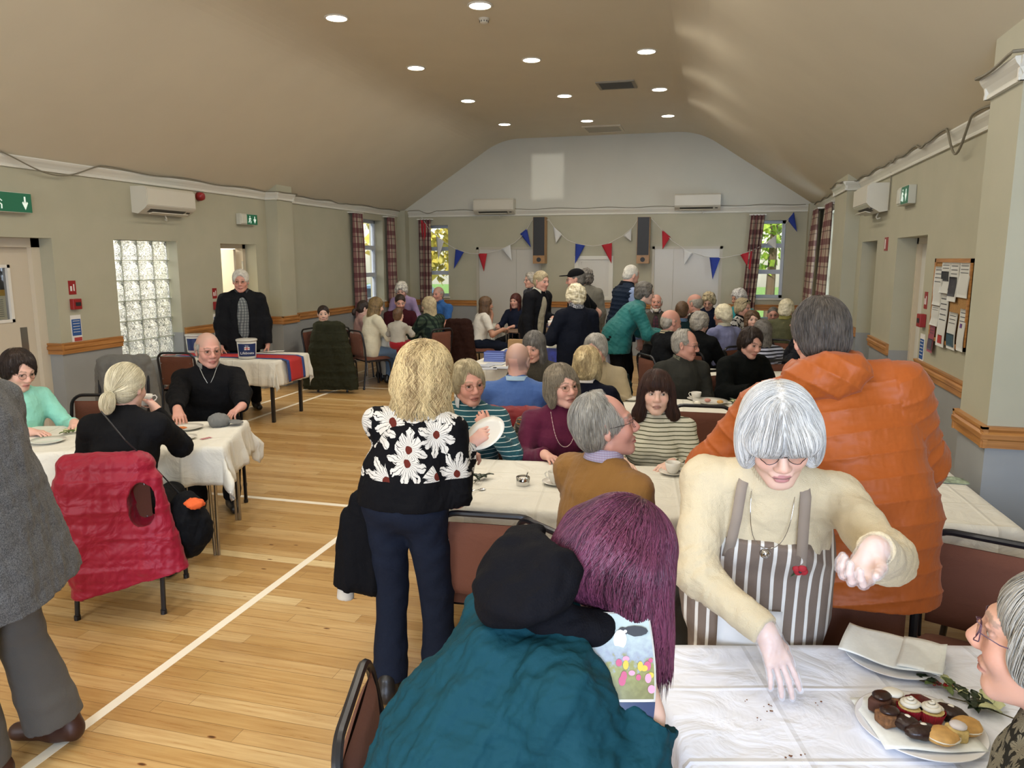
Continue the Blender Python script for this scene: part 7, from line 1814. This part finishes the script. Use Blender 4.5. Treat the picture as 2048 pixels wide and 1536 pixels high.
S = SDF(); S.ell((0, 0, .48), (.10, .15, .17), .04); S.ell((0, .03, .38), (.10, .14, .11), .04); S.ell((.05, -.02, .44), (.09, .10, .10), .04); V, Q, _ = S.mesh(.007); V = V + vnormals(V, Q) * (.006 * wob(V, 25, 2))[:, None]; qobj('bag_body', V, Q, C('bag_soft_black', '0e0f12', 'nylon', bmp=.5), t_)
mb = MB(); mb.tube([(-.02, .02, .62), (-.12, -.05, .80), (-.22, -.19, 1.0), (-.34, -.13, 1.14)], .012, 6, flat=.3); mb.build('strap', BLKP, t_, smooth=True)
S = SDF(); S.ell((.06, -.06, .60), (.06, .05, .03), .02); V, Q, _ = S.mesh(.005); V = V + vnormals(V, Q) * (.006 * wob(V, 50, 2))[:, None]; qobj('orange_cloth', V, Q, M('orange_cloth', 'd45a22', .8), t_)

# collection table: flag runner, buckets, papers
yc, xr = 8.05, -4.92
tr, tw = T_['collect'][0], T_['collect'][1]
def flat(name, label, cat, pts, mat, z=ZT_ + .001, parent=None):
    mb = MB(); mb.prism(pts, z, z + .0016, 'Z'); o = mb.build(name, mat, parent)
    if parent is None: tag(o, label, cat)
    return o
FRD = M('flag_red', 'a82222', .8); FBL = M('flag_blue', '25407c', .8); FWH = M('flag_white', 'cfccc4', .8)
t_ = thing('flag_runner', 'red runner with navy edges and white stripe laid along the collection table', 'flag', (-5.62, 8.05, 0), math.radians(3))
for nm, y0, y1, m_ in (('navy_edge', -.26, -.20, FBL), ('red_band', -.20, .10, FRD), ('navy_edge', .10, .16, FBL)):
    def fn(u, v, y0=y0, y1=y1):
        s = u * (1.40 + .27); x = -.70 + s if s < 1.40 else .765 + .02 * math.sin((s - 1.4) * 6); z = ZT_ + .004 if s < 1.40 else ZT_ + .004 - (s - 1.40); return (x, y0 + (y1 - y0) * v, z)
    mb = MB(); mb.sheet(fn, 60, 4, .002); mb.build(nm, m_, t_, smooth='all')
for nm, x0, x1, m_ in (('red_strip', -.42, -.34, FRD), ('white_strip', -.34, -.24, FWH), ('red_strip', -.24, -.16, FRD)):
    mb = MB(); mb.sheet(lambda u, v, x0=x0, x1=x1: (x0 + (x1 - x0) * v, -.425 - .028 - .012 * math.sin(v * 3), ZT_ - .02 - .24 * u), 8, 3, .002); mb.build(nm, m_, t_, smooth='all')
def bucket(px, py, label, text=True, z=ZT_ + .006, s=1.0):
    p = atz(px, py, z); t_ = thing('collection_bucket', label, 'bucket', (p.x, p.y, z), math.atan2(-p.x, p.y)); BW = M('bucket_white', 'c9c6bc', .35); BB = M('bucket_blue', '1c2f5e', .35)
    mb = MB(); mb.lathe((0, 0, 0), [(.098 * s, 0), (.100 * s, .004), (.114 * s, .215 * s), (.110 * s, .215 * s), (0, .21 * s)], 40); mb.build('tub', BW, t_, smooth='all')
    mb = MB(); mb.lathe((0, 0, .205 * s), [(.116 * s, 0), (.122 * s, .004), (.122 * s, .022), (.112 * s, .026), (0, .026)], 40); mb.build('lid', BW, t_, smooth='all')
    mb = MB(); mb.sheet(lambda u, v: ((.1028 + .014 * (.12 + v * .7)) * s * math.sin((u - .5) * 2.1), -(.1028 + .014 * (.12 + v * .7)) * s * math.cos((u - .5) * 2.1), (.03 + v * .15) * s), 20, 4); mb.build('blue_label', BB, t_, smooth='all')
    if text:
        W_ = M('print_label_white', 'dcdcdc', .5)
        textobj('Lifeboats', .042, W_, t_, (0, -.1175, .072), (math.radians(86), 0, 0)); textobj('RNLI', .020, W_, t_, (0, -.120, .155), (math.radians(86), 0, 0))
        mb = MB(); mb.box((0, -.1155, .125), (.060, .003, .034)); fl_ = mb.build('flag_emblem', W_, t_)
        mb = MB(); mb.box((0, -.1172, .125), (.060, .002, .008)); mb.box((0, -.1172, .125), (.010, .002, .034)); mb.build('emblem_cross', M('print_red', 'b02828', .5), t_)
bucket(495, 716, 'white collection bucket with navy label on the table by side door'); bucket(392, 704, 'second white collection bucket partly hidden behind man in fleece', text=False)
t_ = thing('leaflets', 'leaflets in yellow, red and white on the collection table', 'leaflets', (0, 0, 0)); t_['group'] = 'printed leaflets'
for i, (px, py, c, r) in enumerate(((445, 701, 'c9a03a', 10), (455, 702, 'b85a28', 35), (540, 703, 'd4d0c8', 5), (556, 702, 'cfcbc2', 20), (352, 707, 'b8b0a0', 10), (338, 710, '8c3028', 30))):
    p = atz(px, py, ZT_ + .01); mb = MB(); mb.box((p.x, p.y, ZT_ + .009 + i * .0005), (.15, .10, .002), math.radians(r)); mb.build('leaflet', M('leaflet_' + c, c, .7), t_)
# book sale table
BLUEB = M('book_blue', '1f3a8c', .4); PAG = M('book_pages', 'b9b4a8', .8)
def book(x, y, z, rz, label, mat=BLUEB, w=.24, d=.17, h=.022):
    t_ = thing('boxed_book', label, 'book', (x, y, z), math.radians(rz), 'blue books on the sale table'); mb = MB(); mb.bbox((-w / 2, -d / 2, 0), (w / 2, d / 2, .003)); mb.bbox((-w / 2, -d / 2, h - .003), (w / 2, d / 2, h)); mb.bbox((-w / 2, -d / 2, .003), (-w / 2 + .003, d / 2, h - .003)); mb.build('cover', mat, t_)
    mb = MB(); mb.bbox((-w / 2 + .004, -d / 2 + .003, .003), (w / 2 - .004, d / 2 - .003, h - .003)); mb.build('pages', PAG if mat is not BLUEB else M('book_edge_blue', '7f90cc', .6), t_)
p = atz(991, 722, ZT_); nm = ['lowest', 'second', 'third', 'fourth', 'fifth', 'topmost']
for i in range(5): book(p.x, p.y, ZT_ + .022 * i, 3 + (i % 2) * 3, 'blue book in the stack left of the bald head, %s of five' % nm[i])
p = atz(1010, 712, ZT_)
for i in range(3): book(p.x + .1, p.y + .15, ZT_ + .022 * i, -6, 'blue book in the rear stack on the sale table, %s of three' % ('lowest', 'middle', 'topmost')[i])
PAP = M('booklet_pale', 'a8acb4', .6)
for i, (px, py) in enumerate(((968, 732), (990, 729), (1005, 736), (975, 738))): p = atz(px, py, ZT_); book(p.x, p.y, ZT_ + .001, 10 * i - 10, 'pale booklet on the sale table near the bald head, %s' % ('front left', 'rear', 'right', 'nearest')[i], PAP, .2, .15, .006)
def carton(px, py, w, d, h, mat, label, z=ZT_, rz=0, nm='cardboard_box'):
    p = atz(px, py, z); t_ = thing(nm, label, 'box', (p.x, p.y, z), math.radians(rz)); mb = MB(); mb.rbox((0, 0, h / 2), (w, d, h), .006); mb.build('box_body', mat, t_); mb = MB(); mb.box((0, 0, h + .002), (w + .006, d + .006, .006)); mb.build('lid', M('carton_lid', 'd8d4c4', .6), t_); return t_
carton(1118, 705, .34, .28, .19, M('carton_white', 'b9b6aa', .6), 'white cardboard box on the sale table beside navy coat')
carton(1112, 730, .20, .18, .20, M('carton_cobalt', '16247c', .35, nz=.7, nscale=14), 'deep blue patterned gift box in front of white box', nm='gift_box')
t_ = carton(1084, 708, .13, .1, .09, M('carton_navy', '1c2748', .5), 'small navy box on the sale table by woman with red scarf')
p = atz(1094, 668, ZT_ + .19); 
for i, (dx, c, h_, lb) in enumerate(((-.12, 'c8ccc4', .16, 'clear bottle'), (-.06, 'c0bcae', .15, 'slim pale bottle'), (.0, 'b05a40', .12, 'bottle with red label'))):
    q = atz(1118, 705, ZT_); t_ = thing('bottle', '%s standing on the white cardboard box' % lb, 'bottle', (q.x + dx, q.y + .05, ZT_ + .199)); mb = MB(); mb.lathe((0, 0, 0), [(.022, 0), (.024, .004), (.024, h_ * .6), (.01, h_ * .78), (.01, h_), (0, h_)], 20); mb.build('glass_body', M('bottle_' + c, c, .15), t_, smooth='all'); mb = MB(); mb.cyl((0, 0, h_ + .006), .011, .014, 14); mb.build('cap', BLKP, t_)
q = atz(1118, 705, ZT_); t_ = thing('tent_card', 'small white folded card with dark print on the white box', 'card', (q.x + .1, q.y - .04, ZT_ + .199)); mb = MB(); mb.prism([(-.05, 0), (.05, 0), (.04, .06), (-.04, .06)], -.03, -.028, 'Y'); mb.build('card_face', M('card_white', 'cfccc0', .7), t_); mb = MB(); mb.box((0, -.032, .03), (.055, .002, .03)); mb.build('print', BLKP, t_)
t_ = thing('paper_bag', 'brown paper carrier bag with handles on the sale table', 'bag', (atz(1032, 700, ZT_).x, atz(1032, 700, ZT_).y, ZT_)); mb = MB(); mb.rbox((0, 0, .07), (.2, .1, .14), .01); mb.build('bag_body', M('kraft_paper', '9a7a52', .8), t_); mb = MB(); mb.tube([(-.05, 0, .14), (-.045, 0, .22), (.045, 0, .22), (.05, 0, .14)], .004, 6); mb.build('handle', M('bag_cord', '3a2418', .7), t_)
# white poster sheet behind the man in cap
t_ = thing('paper_poster', 'rolled white poster held low between cap man and teal jacket', 'poster', aty(1211, 730, 9.0)); mb = MB(); mb.sheet(lambda u, v: (.05 * math.sin(u * 3), u * .08, v * .42), 6, 10, .002); mb.build('sheet', M('poster_white', 'c9ccd4', .7), t_, smooth='all')
# ================================================================ THINGS ON THE WALLS
ACW = M('aircon_white', 'c9c5b5', .35); ACD = M('aircon_outlet_grey', '55524a', .6)  # casing white and the darker grey of the air outlet
def aircon(loc, rz, label, s=1.0):
    t_ = thing('air_conditioner', label, 'air conditioner', loc, rz, 'white wall air conditioners')
    w, d, h = .84 * s, .21 * s, .29 * s   # local: back at y=0, front -y
    mb = MB(); mb.prism([(0, 0), (-.08, -.015), (-d + .03, .045), (-d, .075), (-d, h - .03), (-d + .03, h), (0, h)], -w / 2, w / 2, 'X'); mb.build('casing', ACW, t_)
    mb = MB(); mb.box((0, -d - .004, h * .60), (w - .02, .008, h * .62)); mb.build('front_panel', ACW, t_)
    mb = MB(); mb.box((-.02 * s, -d * .62, .022), (w * .72, .10 * s, .014), mat=Matrix.Rotation(math.radians(-28), 3, 'X')); mb.build('air_outlet', ACD, t_)
    mb = MB(); mb.box((-.02 * s, -d * .82, -.004), (w * .72, .055 * s, .008), mat=Matrix.Rotation(math.radians(-14), 3, 'X')); mb.build('louvre', ACW, t_)
    mb = MB(); mb.box((w * .41, -d * .72, .03), (.05, .02, .016), mat=Matrix.Rotation(math.radians(-28), 3, 'X')); mb.build('display', BLKP, t_)
    mb = MB(); mb.tube([(w * .1, -.03, 0), (w * .1, -.05, -.05), (w * .12, -.04, -.07), (w * .13, -.01, -.06)], .008, 8); mb.build('drain_pipe', ACW, t_, smooth=True)
p = atx(264, 404, XL); q = atx(366, 430, XL)
aircon((XL, (p.y + q.y) / 2 - .02, 2.44), math.radians(90), 'white air conditioner on the left wall above glass blocks', 1.0)
p = aty(992, 428, YB); aircon((p.x, YB, p.z), 0, 'white air conditioner on back wall left of centre'); p = aty(1395, 420, YB); aircon((p.x, YB, p.z + .0), 0, 'white air conditioner on back wall right of centre, above the double doors')
p = atx(1790, 410, XR); aircon((XR, 9.35, 2.42), math.radians(-90), 'white air conditioner on the right wall beside exit sign', 1.0)
# exit signs
GRN = M('exit_green', '0f5a3c', .35, emit=.25); WHS = M('exit_white', 'd8e4d8', .4, emit=.4); SGB = M('sign_body', 'b9b8a8', .4)
def exitsign(loc, rz, label, w=.34, h=.15, lamp=True):
    t_ = thing('exit_sign', label, 'exit sign', loc, rz, 'green emergency exit signs')
    mb = MB(); mb.rbox((0, -.035, 0), (w, .07, h), .008); mb.build('body', SGB, t_)
    x0 = -w * .12 if lamp else -w / 2; mb = MB(); mb.box(((x0 + w / 2) / 2, -.072, 0), (w / 2 - x0, .004, h * .92)); pn = mb.build('green_panel', GRN, t_)
    cx = w * .34; mb = MB(); mb.box((cx, -.075, h * .08), (.016, .003, h * .45)); mb.prism([(cx - .032, 0), (cx, -h * .34), (cx + .032, 0), (cx + .02, .012), (cx, -h * .12), (cx - .02, .012)], -.0765, -.0745, 'Y'); mb.build('down_arrow', WHS, t_)
    m = w * .05 if lamp else -w * .25; mb = MB()
    mb.ell((m, -.076, h * .27), (.011, .002, .011), 10); mb.tube([(m, -.076, h * .16), (m - .008, -.076, -h * .05), (m - .03, -.076, -h * .28)], .007, 6); mb.tube([(m - .008, -.076, -h * .05), (m + .02, -.076, -h * .14), (m + .018, -.076, -h * .34)], .006, 6); mb.tube([(m - .025, -.076, h * .02), (m, -.076, h * .14), (m + .026, -.076, h * .03)], .005, 6); mb.build('running_figure', WHS, t_)
    if lamp: mb = MB(); mb.rbox((-w * .30, -.075, 0), (w * .30, .02, h * .8), .006); mb.build('lamp_window', M('sign_lens', 'c9c8b8', .2), t_)
p = atx(8, 404, XL); exitsign((XL, p.y, p.z), math.radians(90), 'green exit sign with down arrow at the far left edge', .46, .19, False)
p = atx(489, 439, XL); exitsign((XL, p.y, p.z), math.radians(90), 'green exit sign above the side doorway on the left wall', .40)
p = atx(1822, 391, XR); exitsign((XR, p.y, p.z), math.radians(-90), 'green exit sign beside air conditioner on the right wall', .42, .17)
# fire alarm bell, call points, notices
REDP = M('alarm_red', '8e1c1c', .4)
p = atx(396, 393, XL); t_ = thing('fire_alarm', 'round red fire alarm sounder on the left wall', 'fire alarm', (XL, p.y, p.z), math.radians(90)); mb = MB(); mb.lathe((0, 0, 0), [(.055, 0), (.055, .04), (.045, .075), (.03, .08), (0, .08)], 28, Matrix.Rotation(math.radians(90), 3, 'X')); mb.build('sounder', REDP, t_, smooth='all')
def firepoint(x, y, z, rz, where, s=1.0):
    t_ = thing('fire_call_point', 'red fire alarm call point ' + where, 'fire call point', (x, y, z), rz, 'red fire call points'); mb = MB(); mb.rbox((0, -.025, 0), (.10 * s, .05, .10 * s), .006); mb.build('box_body', REDP, t_); mb = MB(); mb.box((.005, -.052, .0), (.06 * s, .003, .035 * s)); mb.build('break_glass', BLKP, t_)
    R_ = Matrix.Rotation(rz, 3, 'Z')
    def plate(dx, dz, w, h, m, nm, lb, cat):
        o = thing(nm, lb, cat, Vector((x, y, z)) + R_ @ Vector((dx, 0, dz)), rz); mb = MB(); mb.box((0, -.002, 0), (w, .004, h)); mb.build('panel', m, o); return o
    o = plate(-.005, .155 * s, .085 * s, .13 * s, REDP, 'fire_sign', 'small red and white fire action sign ' + where, 'sign'); W_ = M('sign_print_white', 'd8d4cc', .6)
    mb = MB(); mb.box((-.018, -.005, -.01), (.022, .002, .05)); mb.box((.018, -.005, 0), (.014, .002, .07)); mb.build('white_pictogram', W_, o)
    o = plate(.0, -.235 * s, .12 * s, .26 * s, W_, 'fire_notice', 'blue and white fire instructions notice ' + where, 'notice'); mb = MB(); mb.box((0, -.005, .015), (.105 * s, .002, .155 * s)); mb.build('blue_block', M('notice_blue', '23508c', .5), o)
    mb = MB(); mb.box((.01, -.005, -.10 * s), (.09 * s, .002, .035 * s)); mb.build('red_footer', M('notice_red', 'a83c34', .5), o)
    for i in range(5): mb = MB(); mb.box((0, -.0065, .075 * s - i * .026 * s), (.08 * s, .001, .005)); mb.build('text_line', W_, o)
p = atx(148, 608, XL); firepoint(XL, p.y, p.z, math.radians(90), 'left of the glass blocks', 1.1); p = atx(431, 611, XL); firepoint(XL, p.y, p.z, math.radians(90), 'beside the side doorway', 1.05); p = atx(1849, 641, XR); firepoint(XR, p.y, p.z, math.radians(-90), 'by the notice board', 1.1)
p = atx(1773, 488, XR); o = thing('fire_sign', 'red fire exit sign between the recesses on right wall', 'sign', (XR, p.y, p.z), math.radians(-90)); mb = MB(); mb.box((0, -.003, 0), (.16, .006, .14)); mb.build('panel', REDP, o); mb = MB(); mb.box((-.03, -.007, 0), (.04, .002, .1)); mb.build('white_pictogram', MATS['sign_print_white'], o)
# thermostat
o = thing('thermostat', 'small white thermostat on the left wall near the corner', 'thermostat', (XL, 14.62, 2.28), math.radians(90)); mb = MB(); mb.rbox((0, -.02, 0), (.09, .04, .12), .006); mb.build('housing', ACW, o)
# notice board
BY0, BY1 = atx(1952, 520, XR).y, atx(1877, 516, XR).y; BZ0, BZ1 = 1.27, 1.92
o = thing('notice_board', 'cork notice board with wooden frame covered in papers on the right wall', 'notice board', (XR, 0, 0))
mb = MB(); mb.bbox((-.012, BY0, BZ0), (0, BY1, BZ1)); mb.build('cork', M('cork', '9c7440', .9, nz=.25, nscale=120), o)
mb = MB()
for a, b, c, d in ((BY0, BY1, BZ1 - .03, BZ1), (BY0, BY1, BZ0, BZ0 + .03), (BY0, BY0 + .03, BZ0, BZ1), (BY1 - .03, BY1, BZ0, BZ1)): mb.bbox((-.024, a, c), (0, b, d))
mb.build('frame', PINE, o)
NW = M('notice_white', 'c4c4bc', .7); rr = random.Random(5)
sheets = [(0, .05, .47, .25, 'typed white sheet at the left of the board', NW, []), (.20, .0, .36, .25, 'white sheet with black square picture', NW, [(.45, .55, .8, .32, '20242a')]), (.45, .0, .44, .23, 'white poster with dark photograph', NW, [(.4, .38, .85, .5, '2c2c34')]),
          (.69, .0, .38, .26, 'typed white sheet at the right of the board', NW, []), (.0, .53, .24, .24, 'short white notice below the typed sheet', NW, []), (.24, .37, .62, .23, 'long white notice with red heart logo', NW, [(.5, .14, .5, .16, 'a02824')]),
          (.52, .56, .42, .22, 'white leaflet with sea picture', NW, [(.45, .25, .85, .35, '34505c')]), (.80, .50, .46, .16, 'white leaflet with small purple figures at lower right', NW, [(.4, .6, .3, .1, '6a4480')]), (-.02, .77, .34, .17, 'pink and red leaflet hanging off the board', M('leaflet_rose', '8c4450', .6), [(.5, .3, .8, .4, '4a4450')])]
BW = BY1 - BY0; BH = BZ1 - BZ0
for (fx, fz, fh, fw, lb, m_, marks) in sheets:
    yb = BY1 - .03 - fx * BW; zt_ = BZ1 - .03 - fz * BH; ww = fw * 1.02 * BW; hh = fh * BH; nn = thing('pinned_notice', lb, 'notice', (XR - .018, yb, zt_), 0, 'papers pinned on the notice board')
    ph = rr.uniform(0, 6); fn = lambda u, v: (-.004 - .012 * abs(math.sin(v * 3 + ph)) * v, -u * ww, -v * hh)
    mb = MB(); mb.sheet(fn, 6, 10, .001, flip=True); mb.build('sheet', m_, nn, smooth='all')
    for (cx, cz, w_, h_, c) in marks:
        mb = MB(); mb.sheet(lambda u, v: tuple(Vector(fn(cx - w_ / 2 + u * w_, 1 - cz - h_ / 2 + v * h_)) + Vector((-.0025, 0, 0))), 4, 6, .0006, flip=True); mb.build('printed_picture', M('print_' + c, c, .6), nn, smooth='all')
    for i in range(int(9 * fh)):
        v0 = .08 + i * .1
        if any(abs((1 - cz) - v0) < h_ / 2 + .03 for (cx, cz, w_, h_, c) in marks) or v0 > .93: continue
        mb = MB(); mb.sheet(lambda u, v: tuple(Vector(fn(.12 + u * .7, v0 + v * .018)) + Vector((-.0022, 0, 0))), 3, 1, .0004, flip=True); mb.build('text_line', M('print_ink', '4c4c50', .7), nn)
# speakers
WOOD = M('speaker_veneer', '9c7444', .4, nz=.12, nscale=20)
for nm, px0, px1, lb in (('l', 1066, 1090, 'tall black-fronted wooden speaker left of centre on the back wall'), ('r', 1275, 1300, 'tall black-fronted wooden speaker right of centre on the back wall')):
    yS = YB - .24; a = aty(px0, 434, yS); b = aty(px1, 434, yS); z0 = aty(px0, 527, yS).z; z1 = aty(px0, 434, yS).z; w = b.x - a.x
    t_ = thing('wall_speaker', lb, 'speaker', ((a.x + b.x) / 2, YB, z0), 0, 'tall wall speakers'); mb = MB(); mb.bbox((-w / 2, -.24, 0), (w / 2, -.02, z1 - z0)); mb.build('cabinet', WOOD, t_)
    mb = MB(); mb.bbox((-w / 2 + .008, -.25, .16), (w / 2 - .008, -.24, z1 - z0 - .004)); mb.build('grille', BLKP, t_); mb = MB(); mb.cyl((0, -.243, .075), .045, .01, 24, 'Y'); mb.build('port', BLKP, t_)
    mb = MB(); mb.bbox((-.05, -.02, .3), (.05, 0, .5)); mb.build('bracket', BLKM, t_)
# bunting
def bunting():
    yB = YB - .10; cord = [(843, 434), (858, 458), (884, 482), (915, 500), (940, 507), (966, 508), (1000, 500), (1030, 485), (1050, 465), (1064, 440), (1098, 440), (1112, 460), (1135, 480), (1155, 488), (1185, 492), (1215, 488), (1245, 472), (1265, 455), (1276, 438), (1304, 438), (1322, 458), (1345, 482), (1375, 502), (1410, 513), (1445, 516), (1485, 508), (1515, 496), (1540, 480), (1560, 464), (1585, 428)]
    o = aty(1200, 480, yB); t_ = thing('bunting', 'string of red, white and blue triangular bunting across the back wall', 'bunting', o)
    mb = MB(); mb.tube([aty(px, py, yB) - o for px, py in cord], .006, 6); mb.build('cord', M('bunting_cord', 'cfcdc4', .8), t_, smooth=True)
    cols = {'r': M('bunting_red', 'a81c28', .8), 'b': M('bunting_blue', '20388c', .8), 'w': M('bunting_white', 'cfd0cc', .8)}
    fl = [((839, 436), (856, 452), (847, 490), 'r'), ((872, 471), (888, 482), (877, 520), 'w'), ((911, 498), (928, 504), (908, 538), 'b'), ((956, 507), (974, 507), (968, 543), 'r'), ((1003, 498), (1021, 490), (1024, 522), 'w'), ((1040, 468), (1054, 457), (1062, 495), 'b'),
          ((1106, 452), (1124, 468), (1112, 486), 'w'), ((1151, 487), (1170, 491), (1150, 528), 'b'), ((1203, 490), (1224, 486), (1223, 527), 'r'), ((1247, 472), (1263, 458), (1262, 482), 'w'), ((1324, 459), (1341, 474), (1325, 499), 'r'), ((1366, 497), (1385, 506), (1368, 530), 'w'),
          ((1419, 515), (1441, 515), (1425, 559), 'b'), ((1480, 509), (1505, 502), (1502, 544), 'r'), ((1533, 486), (1553, 470), (1552, 498), 'w'), ((1575, 440), (1588, 424), (1594, 464), 'b')]
    for a, b, c, k in fl:
        A, B, Cc = [aty(*q, yB) - o for q in (a, b, c)]
        def fn(u, v, A=A, B=B, Cc=Cc): p = A.lerp(B, u).lerp(Cc, v); return p + Vector((0, -.012 * math.sin(u * 3.1) * (1 - v) - .01 * v, 0))
        mb = MB(); mb.sheet(fn, 5, 8, .0015); mb.build('flag', cols[k], t_, smooth='all')
bunting()
# curtains
def curtain_mat():
    m, t, b = newmat('tartan_curtain'); co = nd(t, 'ShaderNodeAttribute', attribute_name='cu').outputs['Vector']; x, y, z = sepxyz(t, co)
    def st(s, per, fr, ph=0): return mathn(t, 'LESS_THAN', mathn(t, 'FRACT', mathn(t, 'ADD', mathn(t, 'DIVIDE', s, per), ph)), fr)
    base = lin('aa9a86'); c = mixrgb(t, base, lin('6e3038'), mathn(t, 'MULTIPLY', st(x, .24, .4), .75)); c = mixrgb(t, c, lin('5a2630'), mathn(t, 'MULTIPLY', st(z, .27, .34), .72)); c = mixrgb(t, c, lin('3c2a2c'), mathn(t, 'MULTIPLY', st(z, .27, .06, .45), .6)); c = mixrgb(t, c, lin('3c2a2c'), mathn(t, 'MULTIPLY', st(x, .24, .05, .5), .5))
    t.links.new(c, b.inputs['Base Color']); b.inputs['Roughness'].default_value = .9; return m
CUR = curtain_mat()
def curtain(p0, p1, ztop, zbot, label, amp=.035, folds=5, tie=0.0, p0b=None, p1b=None):
    p0, p1 = Vector(p0), Vector(p1); p0b = Vector(p0b) if p0b else p0; p1b = Vector(p1b) if p1b else p1; n = 60; m = 30; V = []; A = []
    for j in range(m + 1):
        v = j / m; a = p0.lerp(p0b, v); b = p1.lerp(p1b, v); d = (b - a); nn = Vector((-d.y, d.x, 0)).normalized(); am = amp * (.55 + .45 * min(1, v * 4))
        for i in range(n + 1):
            u = i / n; q = a + d * u + nn * am * math.sin(u * folds * 2 * math.pi + .5 * math.sin(v * 2)); V.append((q.x, q.y, ztop + (zbot - ztop) * v)); A.append((u * folds * .17, 0, v * (ztop - zbot)))
    Q = np.array([(j * (n + 1) + i, j * (n + 1) + i + 1, (j + 1) * (n + 1) + i + 1, (j + 1) * (n + 1) + i) for j in range(m) for i in range(n)])
    t_ = thing('curtain', label, 'curtain', (0, 0, 0), 0, 'tartan curtains'); o = qobj('fabric', np.array(V), Q, CUR, t_); at = o.data.attributes.new('cu', 'FLOAT_VECTOR', 'POINT'); at.data.foreach_set('vector', np.array(A, np.float32).ravel())
    md = o.modifiers.new('thickness', 'SOLIDIFY'); md.thickness = .004
    wl = Vector((XL, 0)) if p0.x < XL + .3 else (Vector((XR, 0)) if p0.x > XR - .3 else None); mb = MB()
    if wl is not None: mb.bbox((min(p0.x - .02, wl.x) if wl.x < 0 else p0.x - .02, min(p0.y, p1.y) - .03, ztop - .01), (p0.x + .02 if wl.x < 0 else wl.x, max(p0.y, p1.y) + .03, ztop + .012))
    else: mb.bbox((min(p0.x, p1.x) - .03, p0.y - .02, ztop - .01), (max(p0.x, p1.x) + .03, YB, ztop + .012))
    mb.build('curtain_track', TRIMW, t_); return t_
xa = XL + .09
curtain((xa, 12.72, 0), (xa, 13.08, 0), 2.74, .70, 'tartan curtain left of the tall window on left wall', p0b=(xa, 12.75, 0), p1b=(xa, 13.18, 0))
curtain((xa, 14.22, 0), (xa, 14.52, 0), 2.74, .70, 'tartan curtain right of the tall window on left wall', p0b=(xa, 14.26, 0), p1b=(xa, 14.60, 0))
yb_ = YB - .09; curtain((aty(838, 500, yb_).x, yb_, 0), (aty(862, 500, yb_).x, yb_, 0), 2.72, .80, 'tartan curtain beside the left back window', folds=4)
curtain((aty(1499, 500, yb_).x, yb_, 0), (aty(1526, 500, yb_).x, yb_, 0), 2.72, .80, 'tartan curtain beside the right back window', folds=4, p0b=(aty(1487, 500, yb_).x, yb_, 0), p1b=(aty(1513, 500, yb_).x, yb_, 0))
xb = XR - .10; curtain((xb, 14.65, 0), (xb, 13.95, 0), 2.76, .80, 'tartan curtain at the far side of the right wall window', folds=5, p0b=(xb - .10, 14.6, 0), p1b=(xb - .08, 13.8, 0)); curtain((xb, 13.10, 0), (xb, 12.35, 0), 2.76, .80, 'tartan curtain at the near side of the right wall window', folds=5, p0b=(xb - .06, 13.2, 0), p1b=(xb - .04, 12.35, 0))
# cables along the cornices
CAB = M('cable_grey', '77715f', .6)
def cable(label, pts, r=.007): t_ = thing('cable', label, 'cable', pts[0]); mb = MB(); o = Vector(pts[0]); P = []
def cable(label, fn, n, r=.007):
    pts = [Vector(fn(i / n)) for i in range(n + 1)]; t_ = thing('cable', label, 'cable', pts[0], 0, 'grey cables along the cornice'); mb = MB(); mb.tube([p - pts[0] for p in pts], r, 6); mb.build('flex', CAB, t_, smooth=True)
    return t_
def sag(u, spans): 
    s = 0
    for a, b, d in spans:
        if a < u < b: t = (u - a) / (b - a); s -= d * math.sin(math.pi * t) ** 1.3
    return s
yy = lambda u: 3.0 + 11.9 * u
def lx(y): return PLX if PLY[0] - .05 < y < PLY[1] + .05 else XL
cable('grey cable running along the left cornice with sagging loops', lambda u: (lx(yy(u)) + .072, yy(u), 2.888 + .012 * math.sin(u * 60) + sag(u, [(.225, .33, .14), (.62, .68, .02), (.75, .8, .03)])), 240)
def rx(y): return BPX if BPY[0] - .06 < y < BPY[1] + .06 else (PRX if PRY[0] - .05 < y < PRY[1] + .05 else XR)
yr_ = lambda u: 4.0 + 10.9 * u
cable('grey cable looping along the right cornice above the notice board', lambda u: (rx(yr_(u)) - .072, yr_(u), 2.888 + .014 * math.sin(u * 80) + sag(u, [(.19, .245, .20), (.30, .33, .03), (.40, .43, .03)])), 240, .009)
cable('grey cable along the back cornice', lambda u: (XL + .2 + (XR - XL - .4) * u, YB - .075, 2.897 + .01 * math.sin(u * 50) + sag(u, [(.03, .08, .06), (.16, .22, .02)])), 160, .006)
cable('grey cable drop behind the right wall air conditioner', lambda u: (XR - .01, 8.86, 2.42 + .4 * u), 8, .006)
